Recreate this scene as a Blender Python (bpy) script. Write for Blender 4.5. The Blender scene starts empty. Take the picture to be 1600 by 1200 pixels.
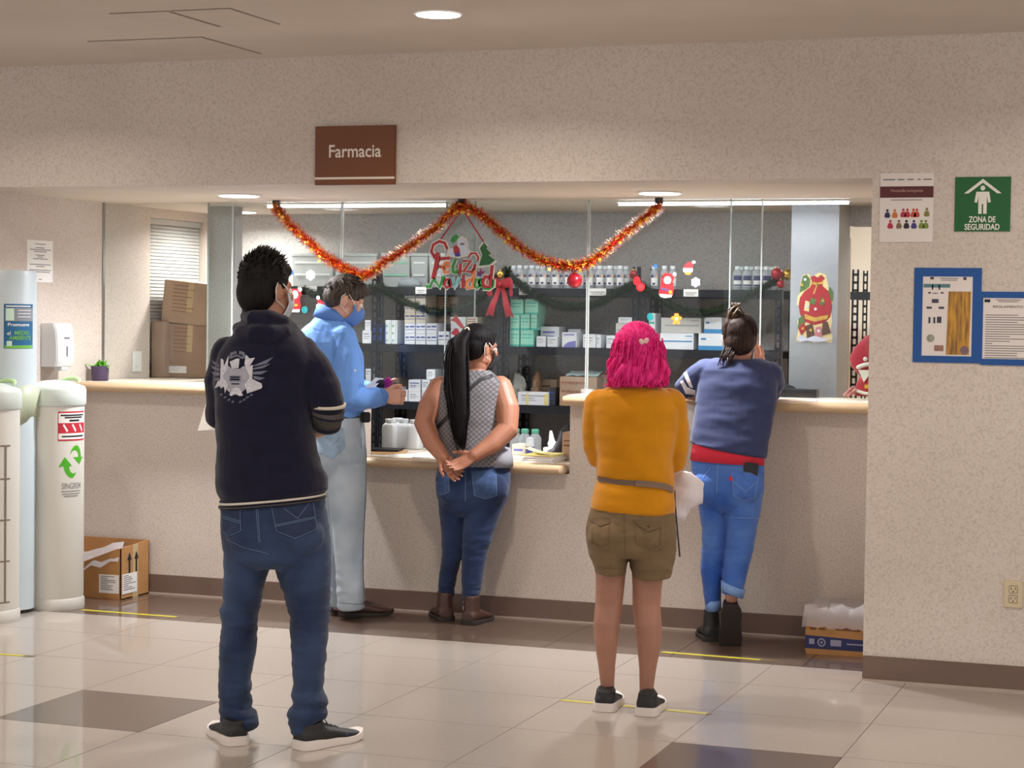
import bpy, bmesh, math, random
import numpy as np
from mathutils import Vector, Matrix, noise
from mathutils.bvhtree import BVHTree
random.seed(7)
S = bpy.context.scene
COL = S.collection
# ---------------------------------------------------------------- camera
F = 3068.93
YAW, PITCH, ROLL = -0.3431389, 0.03570603, -0.01340439
EYE = np.array([0.0, 0.0, 1.53])
_c, _s = math.cos(YAW), math.sin(YAW)
FWD = np.array([_s*math.cos(PITCH), _c*math.cos(PITCH), -math.sin(PITCH)])
_r0 = np.array([_c, -_s, 0.0]); _d0 = np.cross(FWD, _r0)
RGT = math.cos(ROLL)*_r0 + math.sin(ROLL)*_d0
DWN = -math.sin(ROLL)*_r0 + math.cos(ROLL)*_d0
cam = bpy.data.cameras.new('camera'); camo = bpy.data.objects.new('camera', cam); COL.objects.link(camo)
cam.sensor_width = 36.0; cam.lens = F*36.0/1600.0; cam.clip_start = .05; cam.clip_end = 60
camo.matrix_world = Matrix(((RGT[0], -DWN[0], -FWD[0], EYE[0]), (RGT[1], -DWN[1], -FWD[1], EYE[1]), (RGT[2], -DWN[2], -FWD[2], EYE[2]), (0, 0, 0, 1)))
S.camera = camo
# ---------------------------------------------------------------- world, exposure, hall lamps
S.view_settings.view_transform = 'Standard'; S.view_settings.look = 'None'
S.view_settings.exposure = 0.5; S.view_settings.gamma = 1.0; S.view_settings.use_curve_mapping = False
W = bpy.data.worlds.new('world'); S.world = W; W.use_nodes = True
W.node_tree.nodes['Background'].inputs[0].default_value = (1.0, .985, .975, 1)
W.node_tree.nodes['Background'].inputs[1].default_value = .88
def area(name, loc, size, power, col=(1, .9, .78), shape='DISK', size_y=None, spread=180, rot=(0, 0, 0)):
    l = bpy.data.lights.new(name, 'AREA'); l.shape = shape; l.size = size; l.energy = power; l.color = col
    if size_y: l.size_y = size_y
    l.spread = math.radians(spread)
    o = bpy.data.objects.new(name, l); COL.objects.link(o); o.location = loc; o.rotation_euler = rot
    return o
HALL = [(-2.908, 7.22), (-5.3, 7.22), (-.5, 7.22), (-2.908, 4.8), (-5.3, 4.8), (-.5, 4.8), (-2.9, 2.4), (-.5, 2.4), (1.9, 4.8), (1.9, 7.22), (-5.3, 2.4), (-7.7, 4.8)]
for hx, hy in HALL:
    area('ceiling_lamp', (hx, hy, 2.69), .16, 13.0 if (hx, hy) == HALL[0] else 8.0 if hx > -1 else 9.5, (1, .89, .77), spread=150)
SOFF = [(-4.71, 9.0), (-2.51, 9.08)]
for hx, hy in SOFF:
    area('soffit_lamp', (hx, hy, 2.105), .15, 28.0, (.97, .98, 1), spread=150)
TUBES = [(-4.95, -3.87), (-2.93, -1.72)]
for xa, xb in TUBES:
    area('tube_lamp', ((xa+xb)/2, 9.78, 2.07), xb-xa, 4.0, (.93, .96, 1), 'RECTANGLE', .03)
area('pharmacy_fill', (-3.6, 10.2, 2.1), 2.4, 6.0, (.97, .98, 1), 'RECTANGLE', .3)  # added unseen panel that lifts the general light behind the glass
area('added_downlight', (-5.47, 10.5, 2.10), .14, 12.0, (1, .96, .92), spread=160)  # added lamp, kept out of view, brightening the left wall strip and blind
area('back_room_lamp', (-1.2, 12.0, 2.5), .8, 45.0, (1, .95, .89))
# ---------------------------------------------------------------- geometry of the place
def ray(x, y): return RGT*((x-800)/F) + DWN*((y-600)/F) + FWD
def onZ(x, y, z=0.0):
    d = ray(x, y); return Vector(EYE + d*(z-EYE[2])/d[2])
def onY(x, y, Y):
    d = ray(x, y); return Vector(EYE + d*Y/d[1])
def onX(x, y, X):
    d = ray(x, y); return Vector(EYE + d*X/d[0])
def onD(x, y, D): return Vector(EYE + ray(x, y)*D)
def depth(P): return float(FWD @ (np.array(P)-EYE))
# ---------------------------------------------------------------- materials
def lin(c):
    c = c/255.0
    return c/12.92 if c <= .04045 else ((c+.055)/1.055)**2.4
def rgb(c): return (lin(c[0]), lin(c[1]), lin(c[2]), 1)
MATS = {}
def mat(name, col, rough=.6, metal=0, var=.0, vscale=8, bump=0, bscale=60, spec=.5, coat=0, emit=0, stretch=None, col2=None, trans=0, sheen=0):
    if name in MATS: return MATS[name]
    m = bpy.data.materials.new(name); m.use_nodes = True; MATS[name] = m
    nt = m.node_tree; b = nt.nodes['Principled BSDF']; L = nt.links.new
    b.inputs['Base Color'].default_value = rgb(col)
    b.inputs['Roughness'].default_value = rough; b.inputs['Metallic'].default_value = metal
    b.inputs['Specular IOR Level'].default_value = spec
    if coat: b.inputs['Coat Weight'].default_value = coat; b.inputs['Coat Roughness'].default_value = .08
    if trans: b.inputs['Transmission Weight'].default_value = trans
    if sheen: b.inputs['Sheen Weight'].default_value = sheen; b.inputs['Sheen Roughness'].default_value = .5
    if emit:
        b.inputs['Emission Color'].default_value = rgb(col); b.inputs['Emission Strength'].default_value = emit
    tc = nt.nodes.new('ShaderNodeTexCoord'); vec = tc.outputs['Object']
    if stretch:
        mp = nt.nodes.new('ShaderNodeMapping'); mp.inputs['Scale'].default_value = stretch; L(vec, mp.inputs[0]); vec = mp.outputs[0]
    if var or col2:
        n = nt.nodes.new('ShaderNodeTexNoise'); n.inputs['Scale'].default_value = vscale; n.inputs['Detail'].default_value = 4; L(vec, n.inputs['Vector'])
        r = nt.nodes.new('ShaderNodeValToRGB'); L(n.outputs['Fac'], r.inputs[0])
        a = rgb(col); v = max(var, .01)
        z = rgb(col2) if col2 else tuple(min(1, x*(1+v)) for x in a[:3])+(1,)
        r.color_ramp.elements[0].position = .35; r.color_ramp.elements[1].position = .65
        r.color_ramp.elements[0].color = tuple(x*(1-v) for x in a[:3])+(1,) if not col2 else a
        r.color_ramp.elements[1].color = z
        L(r.outputs[0], b.inputs['Base Color'])
    if bump:
        n2 = nt.nodes.new('ShaderNodeTexNoise'); n2.inputs['Scale'].default_value = bscale; n2.inputs['Detail'].default_value = 3; L(vec, n2.inputs['Vector'])
        bp = nt.nodes.new('ShaderNodeBump'); bp.inputs['Strength'].default_value = bump; bp.inputs['Distance'].default_value = .01
        L(n2.outputs['Fac'], bp.inputs['Height']); L(bp.outputs[0], b.inputs['Normal'])
    return m
def stucco(name, base, speck, light):
    m = bpy.data.materials.new(name); m.use_nodes = True; MATS[name] = m
    nt = m.node_tree; b = nt.nodes['Principled BSDF']; L = nt.links.new
    tc = nt.nodes.new('ShaderNodeTexCoord')
    n = nt.nodes.new('ShaderNodeTexNoise'); n.inputs['Scale'].default_value = 105; n.inputs['Detail'].default_value = 3; n.inputs['Roughness'].default_value = .65
    L(tc.outputs['Object'], n.inputs['Vector'])
    r = nt.nodes.new('ShaderNodeValToRGB'); L(n.outputs['Fac'], r.inputs[0]); e = r.color_ramp.elements
    e[0].position = .36; e[0].color = rgb(speck); e[1].position = .47; e[1].color = rgb(base)
    x = e.new(.66); x.color = rgb(light)
    n3 = nt.nodes.new('ShaderNodeTexNoise'); n3.inputs['Scale'].default_value = 1.3; n3.inputs['Detail'].default_value = 4; L(tc.outputs['Object'], n3.inputs['Vector'])
    r3 = nt.nodes.new('ShaderNodeValToRGB'); L(n3.outputs['Fac'], r3.inputs[0])
    r3.color_ramp.elements[0].color = (.9, .89, .88, 1); r3.color_ramp.elements[0].position = .3; r3.color_ramp.elements[1].color = (1, 1, 1, 1); r3.color_ramp.elements[1].position = .6
    mx = nt.nodes.new('ShaderNodeMix'); mx.data_type = 'RGBA'; mx.blend_type = 'MULTIPLY'; mx.inputs['Factor'].default_value = 1
    L(r.outputs[0], mx.inputs['A']); L(r3.outputs[0], mx.inputs['B']); L(mx.outputs['Result'], b.inputs['Base Color'])
    bp = nt.nodes.new('ShaderNodeBump'); bp.inputs['Strength'].default_value = .12; bp.inputs['Distance'].default_value = .004
    L(n.outputs['Fac'], bp.inputs['Height']); L(bp.outputs[0], b.inputs['Normal'])
    b.inputs['Roughness'].default_value = .62; b.inputs['Specular IOR Level'].default_value = .35
    return m
def glass_mat():
    m = bpy.data.materials.new('clear_glass'); m.use_nodes = True; nt = m.node_tree; L = nt.links.new
    for n in list(nt.nodes):
        if n.type != 'OUTPUT_MATERIAL': nt.nodes.remove(n)
    out = [n for n in nt.nodes if n.type == 'OUTPUT_MATERIAL'][0]
    t = nt.nodes.new('ShaderNodeBsdfTransparent'); t.inputs[0].default_value = (.95, .97, .965, 1)
    g = nt.nodes.new('ShaderNodeBsdfGlossy'); g.inputs['Roughness'].default_value = .03
    fr = nt.nodes.new('ShaderNodeFresnel'); fr.inputs[0].default_value = 1.5
    tc = nt.nodes.new('ShaderNodeTexCoord'); n = nt.nodes.new('ShaderNodeTexNoise'); n.inputs['Scale'].default_value = 3; L(tc.outputs['Object'], n.inputs['Vector'])
    mu = nt.nodes.new('ShaderNodeMath'); mu.operation = 'MULTIPLY'; L(fr.outputs[0], mu.inputs[0])
    mr = nt.nodes.new('ShaderNodeMapRange'); L(n.outputs['Fac'], mr.inputs[0]); mr.inputs[3].default_value = .3; mr.inputs[4].default_value = .5
    L(mr.outputs[0], mu.inputs[1])
    mix = nt.nodes.new('ShaderNodeMixShader'); L(mu.outputs[0], mix.inputs[0]); L(t.outputs[0], mix.inputs[1]); L(g.outputs[0], mix.inputs[2]); L(mix.outputs[0], out.inputs[0])
    MATS['clear_glass'] = m
    return m
def film_mat(name, col, alpha, rough=.25):
    m = bpy.data.materials.new(name); m.use_nodes = True; nt = m.node_tree; b = nt.nodes['Principled BSDF']
    b.inputs['Base Color'].default_value = rgb(col); b.inputs['Roughness'].default_value = rough; b.inputs['Alpha'].default_value = alpha
    tc = nt.nodes.new('ShaderNodeTexCoord'); n = nt.nodes.new('ShaderNodeTexNoise'); n.inputs['Scale'].default_value = 25
    nt.links.new(tc.outputs['Object'], n.inputs['Vector']); bp = nt.nodes.new('ShaderNodeBump'); bp.inputs['Strength'].default_value = .4
    nt.links.new(n.outputs['Fac'], bp.inputs['Height']); nt.links.new(bp.outputs[0], b.inputs['Normal'])
    MATS[name] = m
    return m
# ---------------------------------------------------------------- mesh building
ORG = {}
class MB:
    def __init__(s): s.v = []; s.f = []; s.mi = []; s.m = 0
    def add(s, vs, fs):
        k = len(s.v); s.v += [tuple(p) for p in vs]; s.f += [tuple(i+k for i in f) for f in fs]; s.mi += [s.m]*len(fs); return s
    def box(s, c, d, rot=None):
        hx, hy, hz = d[0]/2, d[1]/2, d[2]/2
        P = [Vector((x, y, z)) for x in (-hx, hx) for y in (-hy, hy) for z in (-hz, hz)]
        if rot is not None:
            M = rot if isinstance(rot, Matrix) else Matrix.Rotation(rot, 3, 'Z'); P = [M @ p for p in P]
        c = Vector(c)
        return s.add([p+c for p in P], [(0, 1, 3, 2), (4, 6, 7, 5), (0, 4, 5, 1), (2, 3, 7, 6), (0, 2, 6, 4), (1, 5, 7, 3)])
    def bb(s, x0, x1, y0, y1, z0, z1): return s.box(((x0+x1)/2, (y0+y1)/2, (z0+z1)/2), (x1-x0, y1-y0, z1-z0))
    def rings(s, rs, cap=True, closed=True):
        n = len(rs[0]); k = len(s.v); vs = [p for r in rs for p in r]; fs = []
        for i in range(len(rs)-1):
            for j in range(n if closed else n-1):
                a = i*n+j; b = i*n+(j+1) % n; fs.append((a, b, b+n, a+n))
        if cap and closed:
            fs.append(tuple(range(n-1, -1, -1))); fs.append(tuple((len(rs)-1)*n+j for j in range(n)))
        return s.add(vs, fs)
    def prism(s, poly, o, u, v, t):
        """poly of (a, b) laid out on o + a*u + b*v, thick by vector t"""
        o, u, v, t = Vector(o), Vector(u), Vector(v), Vector(t)
        a = [o+u*p[0]+v*p[1] for p in poly]; n = len(a)
        fs = [tuple(range(n)), tuple(range(2*n-1, n-1, -1))]+[(i, i+n, (i+1) % n+n, (i+1) % n) for i in range(n)]
        return s.add(a+[p+t for p in a], fs)
    def lathe(s, c, prof, n=20, axis=None, squash=(1, 1), ang=None):
        c = Vector(c); M = axis if axis is not None else Matrix.Identity(3)
        rs = [[c+M @ Vector((r*math.cos(2*math.pi*j/n)*squash[0], r*math.sin(2*math.pi*j/n)*squash[1], z)) for j in range(n)] for r, z in prof]
        return s.rings(rs)
    def ell(s, c, r, M=None, n=16, k=9):
        c = Vector(c); M = M if M is not None else Matrix.Identity(3); rs = []
        for i in range(k+1):
            t = math.pi*(i+.02)/(k+.04) - math.pi/2
            rs.append([c+M @ Vector((r[0]*math.cos(t)*math.cos(2*math.pi*j/n), r[1]*math.cos(t)*math.sin(2*math.pi*j/n), r[2]*math.sin(t))) for j in range(n)])
        return s.rings(rs)
    def tube(s, pts, rad, n=10, cap=True, flat=1.0, up=None, round_ends=False):
        pts = [Vector(p) for p in pts]
        if not isinstance(rad, (list, tuple)): rad = [rad]*len(pts)
        if round_ends:
            a, b = pts[0], pts[-1]; da = (a-pts[1]).normalized(); db = (b-pts[-2]).normalized(); ra, rb = rad[0], rad[-1]
            pts = [a+da*ra*.95, a+da*ra*.7, a+da*ra*.3]+pts+[b+db*rb*.3, b+db*rb*.7, b+db*rb*.95]
            rad = [ra*.25, ra*.68, ra*.94]+list(rad)+[rb*.94, rb*.68, rb*.25]
        rs = []; up = Vector(up) if up is not None else Vector((0, 0, 1)); pu = None
        for i, p in enumerate(pts):
            t = (pts[min(i+1, len(pts)-1)]-pts[max(i-1, 0)])
            t = t.normalized() if t.length > 1e-9 else Vector((0, 0, 1))
            if pu is None:
                a = up if abs(t.dot(up)) < .95 else Vector((1, 0, 0))
                pu = (a-t*a.dot(t)).normalized()
            else:
                q = pu-t*pu.dot(t); pu = q.normalized() if q.length > 1e-6 else pu
            w = t.cross(pu); r = rad[i]
            rs.append([p+w*(r*math.cos(2*math.pi*j/n))+pu*(r*flat*math.sin(2*math.pi*j/n)) for j in range(n)])
        return s.rings(rs, cap)
    def obj(s, name, mats, parent=None, smooth=False, org=None, bevel=0, auto=None):
        me = bpy.data.meshes.new(name)
        if org is None: org = ORG.get(parent.name, Vector((0, 0, 0))) if parent else Vector((0, 0, 0))
        org = Vector(org)
        me.from_pydata([(p[0]-org[0], p[1]-org[1], p[2]-org[2]) for p in s.v], [], s.f)
        return finish(me, name, mats, parent, smooth, org, bevel, s.mi, auto)
def finish(me, name, mats, parent=None, smooth=False, org=Vector((0, 0, 0)), bevel=0, mi=None, auto=None):
    if not isinstance(mats, (list, tuple)): mats = [mats]
    for m in mats: me.materials.append(MATS[m] if isinstance(m, str) else m)
    if mi and len(mats) > 1: me.polygons.foreach_set('material_index', mi)
    bm = bmesh.new(); bm.from_mesh(me); bmesh.ops.recalc_face_normals(bm, faces=bm.faces)
    if bevel:
        es = [e for e in bm.edges if e.is_manifold and e.calc_face_angle(0) > .6]
        bmesh.ops.bevel(bm, geom=es, offset=bevel, segments=2, affect='EDGES', clamp_overlap=True)
    bm.to_mesh(me); bm.free()
    if smooth or auto:
        me.polygons.foreach_set('use_smooth', [True]*len(me.polygons))
        if auto: me.set_sharp_from_angle(angle=math.radians(auto))
    o = bpy.data.objects.new(name, me); COL.objects.link(o)
    if name in ('printed_text', 'handwriting', 'pictures', 'foil_stars'): o['kind'] = 'stuff'
    if parent: o.parent = parent
    else: o.location = org
    ORG[o.name] = org
    return o
def tag(o, label=None, cat=None, group=None, kind=None):
    if label: o['label'] = label
    if cat: o['category'] = cat
    if group: o['group'] = group
    if kind: o['kind'] = kind
    return o
def root(name, loc, label, cat, group=None):
    o = bpy.data.objects.new(name, None); COL.objects.link(o); o.location = loc; o.empty_display_size = .05
    ORG[o.name] = Vector(loc)
    return tag(o, label, cat, group)
def copy_tree(o, loc, label=None, group=None):
    r = o.copy(); COL.objects.link(r); r.location = loc; ORG[r.name] = Vector(loc)
    if label: r['label'] = label
    if group: r['group'] = group
    for c in o.children:
        k = c.copy(); COL.objects.link(k); k.parent = r
        for d in c.children:
            q = d.copy(); COL.objects.link(q); q.parent = k
    return r
def text(mb, body, o, u, v, size, t=(0, 0, 0), align='CENTER', width=None, bold=0):
    """flat lettering: built-in font outlines laid on o + a*u + b*v"""
    c = bpy.data.curves.new('t', 'FONT'); c.body = body; c.size = size; c.align_x = align; c.align_y = 'CENTER'; c.resolution_u = 3; c.offset = bold; c.fill_mode = 'FRONT'
    ob = bpy.data.objects.new('t', c); COL.objects.link(ob); dg = bpy.context.evaluated_depsgraph_get()
    me = bpy.data.meshes.new_from_object(ob.evaluated_get(dg))
    vs = [x.co.copy() for x in me.vertices]; fs = [tuple(p.vertices) for p in me.polygons]
    bpy.data.objects.remove(ob); bpy.data.curves.remove(c); bpy.data.meshes.remove(me)
    if not vs: return mb
    k = 1.0
    if width: k = width/max(1e-6, max(p.x for p in vs)-min(p.x for p in vs))
    o, u, v = Vector(o), Vector(u), Vector(v)
    return mb.add([o+u*(p.x*k)+v*p.y for p in vs], fs)
def remesh(mb, voxel=.006, smooth=6, fac=.5):
    me = bpy.data.meshes.new('tmp'); me.from_pydata(mb.v, [], mb.f)
    bm = bmesh.new(); bm.from_mesh(me); bmesh.ops.recalc_face_normals(bm, faces=bm.faces); bm.to_mesh(me); bm.free()
    ob = bpy.data.objects.new('tmp', me); COL.objects.link(ob)
    r = ob.modifiers.new('r', 'REMESH'); r.mode = 'VOXEL'; r.voxel_size = voxel
    if smooth:
        k = ob.modifiers.new('s', 'SMOOTH'); k.factor = fac; k.iterations = smooth
    dg = bpy.context.evaluated_depsgraph_get(); out = bpy.data.meshes.new_from_object(ob.evaluated_get(dg))
    bpy.data.objects.remove(ob); bpy.data.meshes.remove(me)
    return out
def displace(me, fn):
    n = len(me.vertices); co = np.empty(n*3); no = np.empty(n*3)
    me.vertices.foreach_get('co', co); me.vertices.foreach_get('normal', no)
    co = co.reshape(-1, 3); no = no.reshape(-1, 3)
    d = np.array([fn(Vector(co[i])) for i in range(n)])
    co = co+no*d[:, None]; me.vertices.foreach_set('co', co.ravel()); me.update()
def shift(me, org):
    me.transform(Matrix.Translation(-Vector(org)))
# ================================================================ room shell
MW = stucco('stucco_wall', (210, 198, 188), (195, 182, 171), (216, 205, 196))
MWP = stucco('stucco_pharmacy', (172, 168, 165), (158, 153, 150), (180, 176, 173))
MCEIL = mat('ceiling_paint', (205, 193, 180), .8, var=.03, vscale=2)
MBASE = mat('vinyl_baseboard', (112, 90, 80), .45, var=.06, vscale=6)
MNOSE = mat('counter_wood_laminate', (196, 168, 134), .38, var=.05, vscale=30, stretch=(1, 8, 8))
MTOP = mat('counter_top_laminate', (226, 214, 198), .35, var=.02)
MGL = glass_mat()
MWHITE = mat('white_plastic', (236, 236, 234), .35, var=.01)
MPAPER = mat('paper_white', (240, 238, 236), .7, var=.015, vscale=20)
MBLACK = mat('black_ink', (22, 22, 24), .6, var=.05)
MGREY = mat('grey_ink', (120, 116, 118), .7, var=.05)
def tile_mat(name, col, dark, rough):
    m = mat(name, col, rough, var=.035, vscale=55, spec=.5)
    nt = m.node_tree; b = nt.nodes['Principled BSDF']
    b.inputs['Coat Weight'].default_value = .6; b.inputs['Coat Roughness'].default_value = .05; b.inputs['Coat IOR'].default_value = 1.5
    return m
MT1 = tile_mat('cream_tile', (172, 162, 153), 0, .3)
MT2 = tile_mat('brown_tile', (92, 75, 65), 0, .3)
MGROUT = mat('grout', (160, 149, 140), .7, var=.05)
XL, XR, YF, YC, YG, YB, ZS, ZC = -5.87, -1.37, 8.3, 9.275, 9.6, 10.9, 2.12, 2.71
# floor: slab with laid tiles
fl = MB().bb(-12, 4, -3, 14, -.1, -.006).obj('floor', 'grout'); tag(fl, kind='structure')
PX, PY = .6105, .604
X0, Y0 = -4.24, 6.195
def tile(x0, x1, y0, y1, m, cache={}):
    k = (round(x1-x0, 3), round(y1-y0, 3), m)
    if k not in cache:
        o = MB().bb(0, x1-x0, 0, y1-y0, -.012, 0).obj('tile', m, fl, bevel=.0012); cache[k] = o
    else:
        o = cache[k].copy(); COL.objects.link(o); o.parent = fl
    o.location = (x0, y0, 0)
g = .0008
for i in range(-4, 10):
    for j in range(-9, 4):
        xa, ya = X0+i*PX, Y0+j*PY; xb, yb = xa+PX, ya+PY
        brown = (i % 4 == 0) and (j % 4 == 0)
        lim = 8.5 if xa < XR-.3 else YF
        if ya > lim-.02: continue
        if ya < 8.3 < yb or yb > 8.5:
            if xa < XR < xb:
                tile(xa+g, XR-g, ya+g, min(yb, 8.5)-g, 'cream_tile'); tile(XR+g, xb-g, ya+g, YF-g, 'cream_tile'); continue
            yb = min(yb, lim)
        xa = max(xa, -6.6)
        tile(xa+g, xb-g, ya+g, yb-g, 'brown_tile' if brown else 'cream_tile')
x = XL
while x < XR-.02:
    xb = min(x+.6, XR); tile(x+g, xb-g, 8.5+g, YC-.002, 'brown_tile'); x = xb
# ceiling with hatch panels
ce = MB().bb(-12, 4, -3, YF+.2, ZC, ZC+.1).obj('ceiling', 'ceiling_paint'); tag(ce, kind='structure')
MGAP = mat('dark_gap', (128, 116, 104), .9, var=.1)
MHATCH = mat('hatch_paint', (202, 190, 177), .8, var=.02)
def hatch(x0, x1, y0, y1):
    h = MB().bb(x0, x1, y0, y1, ZC-.004, ZC).obj('hatch_panel', 'hatch_paint', ce, bevel=.002)
    b = MB(); w = .006
    b.bb(x0-w, x1+w, y0-w, y0, ZC-.0018, ZC); b.bb(x0-w, x1+w, y1, y1+w, ZC-.0018, ZC); b.bb(x0-w, x0, y0, y1, ZC-.0018, ZC); b.bb(x1, x1+w, y0, y1, ZC-.0018, ZC)
    b.obj('gap', 'dark_gap', h)
    return h
hatch(-4.72, -4.16, 7.59, 8.14); hatch(-4.19, -3.935, 6.9, 7.33); hatch(-3.91, -3.66, 6.9, 7.33)
# front wall: band over the niche, right part, left part
tag(MB().bb(XL-6, XR, YF, YF+.2, ZS, ZC).obj('wall_front', 'stucco_wall'), kind='structure')
tag(MB().bb(XR, 3.5, YF, YG+.15, 0, ZC).obj('wall_right', 'stucco_wall'), kind='structure')
tag(MB().bb(XL-6, XL-.01, YF, YF+.2, 0, ZS).obj('wall_front_left', 'stucco_wall'), kind='structure')
tag(MB().bb(XL, XR+.0, YF+.2, YB+.02, ZS, ZS+.08).obj('soffit', 'ceiling_paint'), kind='structure')
MSOF = 'ceiling_paint'
# left wall of the niche with a window opening at Y 10.12..10.8
w = MB(); w.bb(XL-.2, XL, YF+.2, 10.115, 0, ZS); w.bb(XL-.2, XL, 10.115, YB+.15, 0, .95); w.bb(XL-.2, XL, 10.115, YB+.15, 2.065, ZS); w.bb(XL-.2, XL, 10.79, YB+.15, .95, 2.065)
tag(w.obj('wall_left', 'stucco_wall'), kind='structure')
tag(MB().bb(XL-.012, XL+.004, YG-.012, YG+.012, 1.13, ZS).obj('trim_1', mat('aluminium', (150, 146, 142), .4, .6)), kind='structure')
tag(MB().bb(XL, -2.06, YB, YB+.15, 0, ZS).obj('wall_back', 'stucco_pharmacy'), kind='structure')
# pharmacy floor side: pier and doorway lintel
MPIER = mat('pier_paint', (158, 161, 168), .6, var=.02, vscale=30, bump=.15, bscale=70)
tag(MB().bb(-2.06, -1.815, 10.0, 10.02, 0, ZS).obj('wall_pier', 'pier_paint'), kind='structure')
tag(MB().bb(-2.06, -1.815, 10.02, 10.32, 0, ZS).obj('wall_pier_side', 'stucco_pharmacy'), kind='structure')
xp0, xp1 = onY(323.5, 500, 10.0).x, onY(366, 500, 10.0).x
tag(MB().bb(xp0, xp1, 10.0, 10.09, 0, ZS).obj('wall_partition', 'stucco_pharmacy'), kind='structure')
tag(MB().bb(-1.815, 0.6, 10.32, 10.45, 2.015, ZS).obj('wall_lintel', 'stucco_pharmacy'), kind='structure')
MROOM = mat('back_room_paint', (238, 228, 214), .7, var=.02)
w = MB(); w.bb(-3.2, 1.0, 13.2, 13.3, 0, 2.7); w.bb(.9, 1.0, 9.75, 13.2, 0, 2.7); w.bb(-3.2, -3.1, 11.2, 13.2, 0, 2.7)
tag(w.obj('wall_back_room', 'back_room_paint'), kind='structure')
tag(MB().bb(-3.2, 1.0, 10.45, 13.3, 2.7, 2.78).obj('ceiling_back_room', 'ceiling_paint'), kind='structure')
tag(MB().bb(XR, 1.0, YG+.15, 10.45, ZS, ZS+.08).obj('ceiling_passage', 'ceiling_paint'), kind='structure')
# counter walls
XA = onY(560, 700, YC)[0]; XB = onY(890, 700, YC)[0]
for nm, a_, b_, h_ in (('wall_counter_left', XL, XA, 1.082), ('wall_counter', XA, XB, .737), ('wall_counter_right', XB, XR, 1.082)): tag(MB().bb(a_, b_, YC, YC+.16, 0, h_).obj(nm, 'stucco_wall'), kind='structure')
# baseboards
def base(name, x0, x1, y, h=.105):
    b = MB(); b.bb(x0, x1, y-.012, y, 0, h)
    o = b.obj(name, 'vinyl_baseboard', bevel=.003); tag(o, kind='structure')
    MB().bb(x0, x1, y-.019, y-.012, 0, .008).obj('caulk_line', mat('caulk', (176, 160, 148), .5, var=.05), o)
base('baseboard_counter', XL, XR, YC); base('baseboard_right', XR, 3.5, YF)
b = MB().bb(XL, XL+.012, YF+.2, YC-.02, 0, .105).obj('baseboard_left', 'vinyl_baseboard'); tag(b, kind='structure')
# countertops (bullnosed)
def counter(name, x0, x1, yb, z, label, th=.048, over=.1, cut_left=False, cut_right=False):
    r = root(name, ((x0+x1)/2, YC, z), label, 'counter')
    yf = YC-over; n = 8
    prof = [(yf+th/2-th/2*math.sin(math.pi*k/n), z-th/2+th/2*math.cos(math.pi*k/n)) for k in range(n+1)]
    prof = prof+[(YC+.02, z-th), (YC+.02, z)]
    rs = []
    for i in range(9):       # round off free ends
        t = i/8; xx = x0+(x1-x0)*(0 if i == 0 else (.004 if i == 1 else .012 if i == 2 else t if 2 < i < 6 else .988 if i == 6 else .996 if i == 7 else 1))
        k = 1.0
        if cut_left and i < 3: k = (.35, .75, .95)[i]
        if cut_right and i > 5: k = (.95, .75, .35)[i-6]
        zc = z-th/2
        rs.append([Vector((xx, YC-(YC-p[0])*k-0*(1-k), zc+(p[1]-zc)*k)) for p in prof])
    MB().rings(rs).obj('nosing', 'counter_wood_laminate', r, auto=40)
    MB().bb(x0, x1, YC+.021, yb, z-.03, z).obj('worktop', 'counter_top_laminate', r, bevel=.003)
    return r
counter('countertop', XL+.005, XA, 9.85, 1.13, 'pale laminate countertop with tan rounded edge running to the wall behind the recycling bin', cut_left=False)
counter('countertop', XA+.004, XB-.01, 10.05, .785, 'lower laminate service countertop with white jugs and papers, between the two high counters', cut_right=True)
counter('countertop', XB-.03, XR-.004, 9.85, 1.13, 'high laminate countertop where the woman in the blue top leans', cut_left=True)
# glass sheets
def sheet(p0, p1, off, label):
    x0 = onY(p0, 400, YG)[0]; x1 = onY(p1, 400, YG)[0]
    y = YG+off
    r = root('glass_sheet', ((x0+x1)/2, y, 1.131), label, 'glass')
    MB().bb(x0, x1, y-.003, y+.003, 1.134, ZS-.004).obj('pane', 'clear_glass', r)
    for xx in (x0 if p0 not in (531, 918) else x0+.0095, x1):
        if xx > XL+.1 and xx < XR-.1: MB().bb(xx-.003, xx+.003, y-.0045, y+.0045, 1.134, ZS-.004).obj('polished_edge', mat('glass_edge', (172, 177, 175), .3, var=.02), r)
    return r
sheet(163, 363, 0, 'clear glass sheet beside the potted plant, in front of the stacked cartons')
sheet(323, 531, .016, 'clear glass sheet above the two men, the fluorescent tube over it')
sheet(531, 741, .016, 'clear glass sheet behind the holiday greeting sign')
sheet(697, 918, 0, 'clear glass sheet in front of the red bow and green boxes')
sheet(918, 1190, 0, 'wide clear glass sheet behind the pink-haired woman with seasonal stickers')
sheet(1140, 1362, .016, 'clear glass sheet at the doorway, in front of the white pier')
for px in (918, 535):
    x = onY(px, 600, YG)[0]
    t = MB().bb(x-.03, x+.03, YG-.02, YG+.03, 1.13, 1.15).obj('glass_clamp', mat('clamp_metal', (214, 214, 212), .3, .7), None, org=(x, YG, 1.13), bevel=.003)
    tag(t, 'small metal clamp at the glass foot ' + ('beside the pink-haired woman' if px == 918 else 'behind the man in light blue'), 'clamp')
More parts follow.
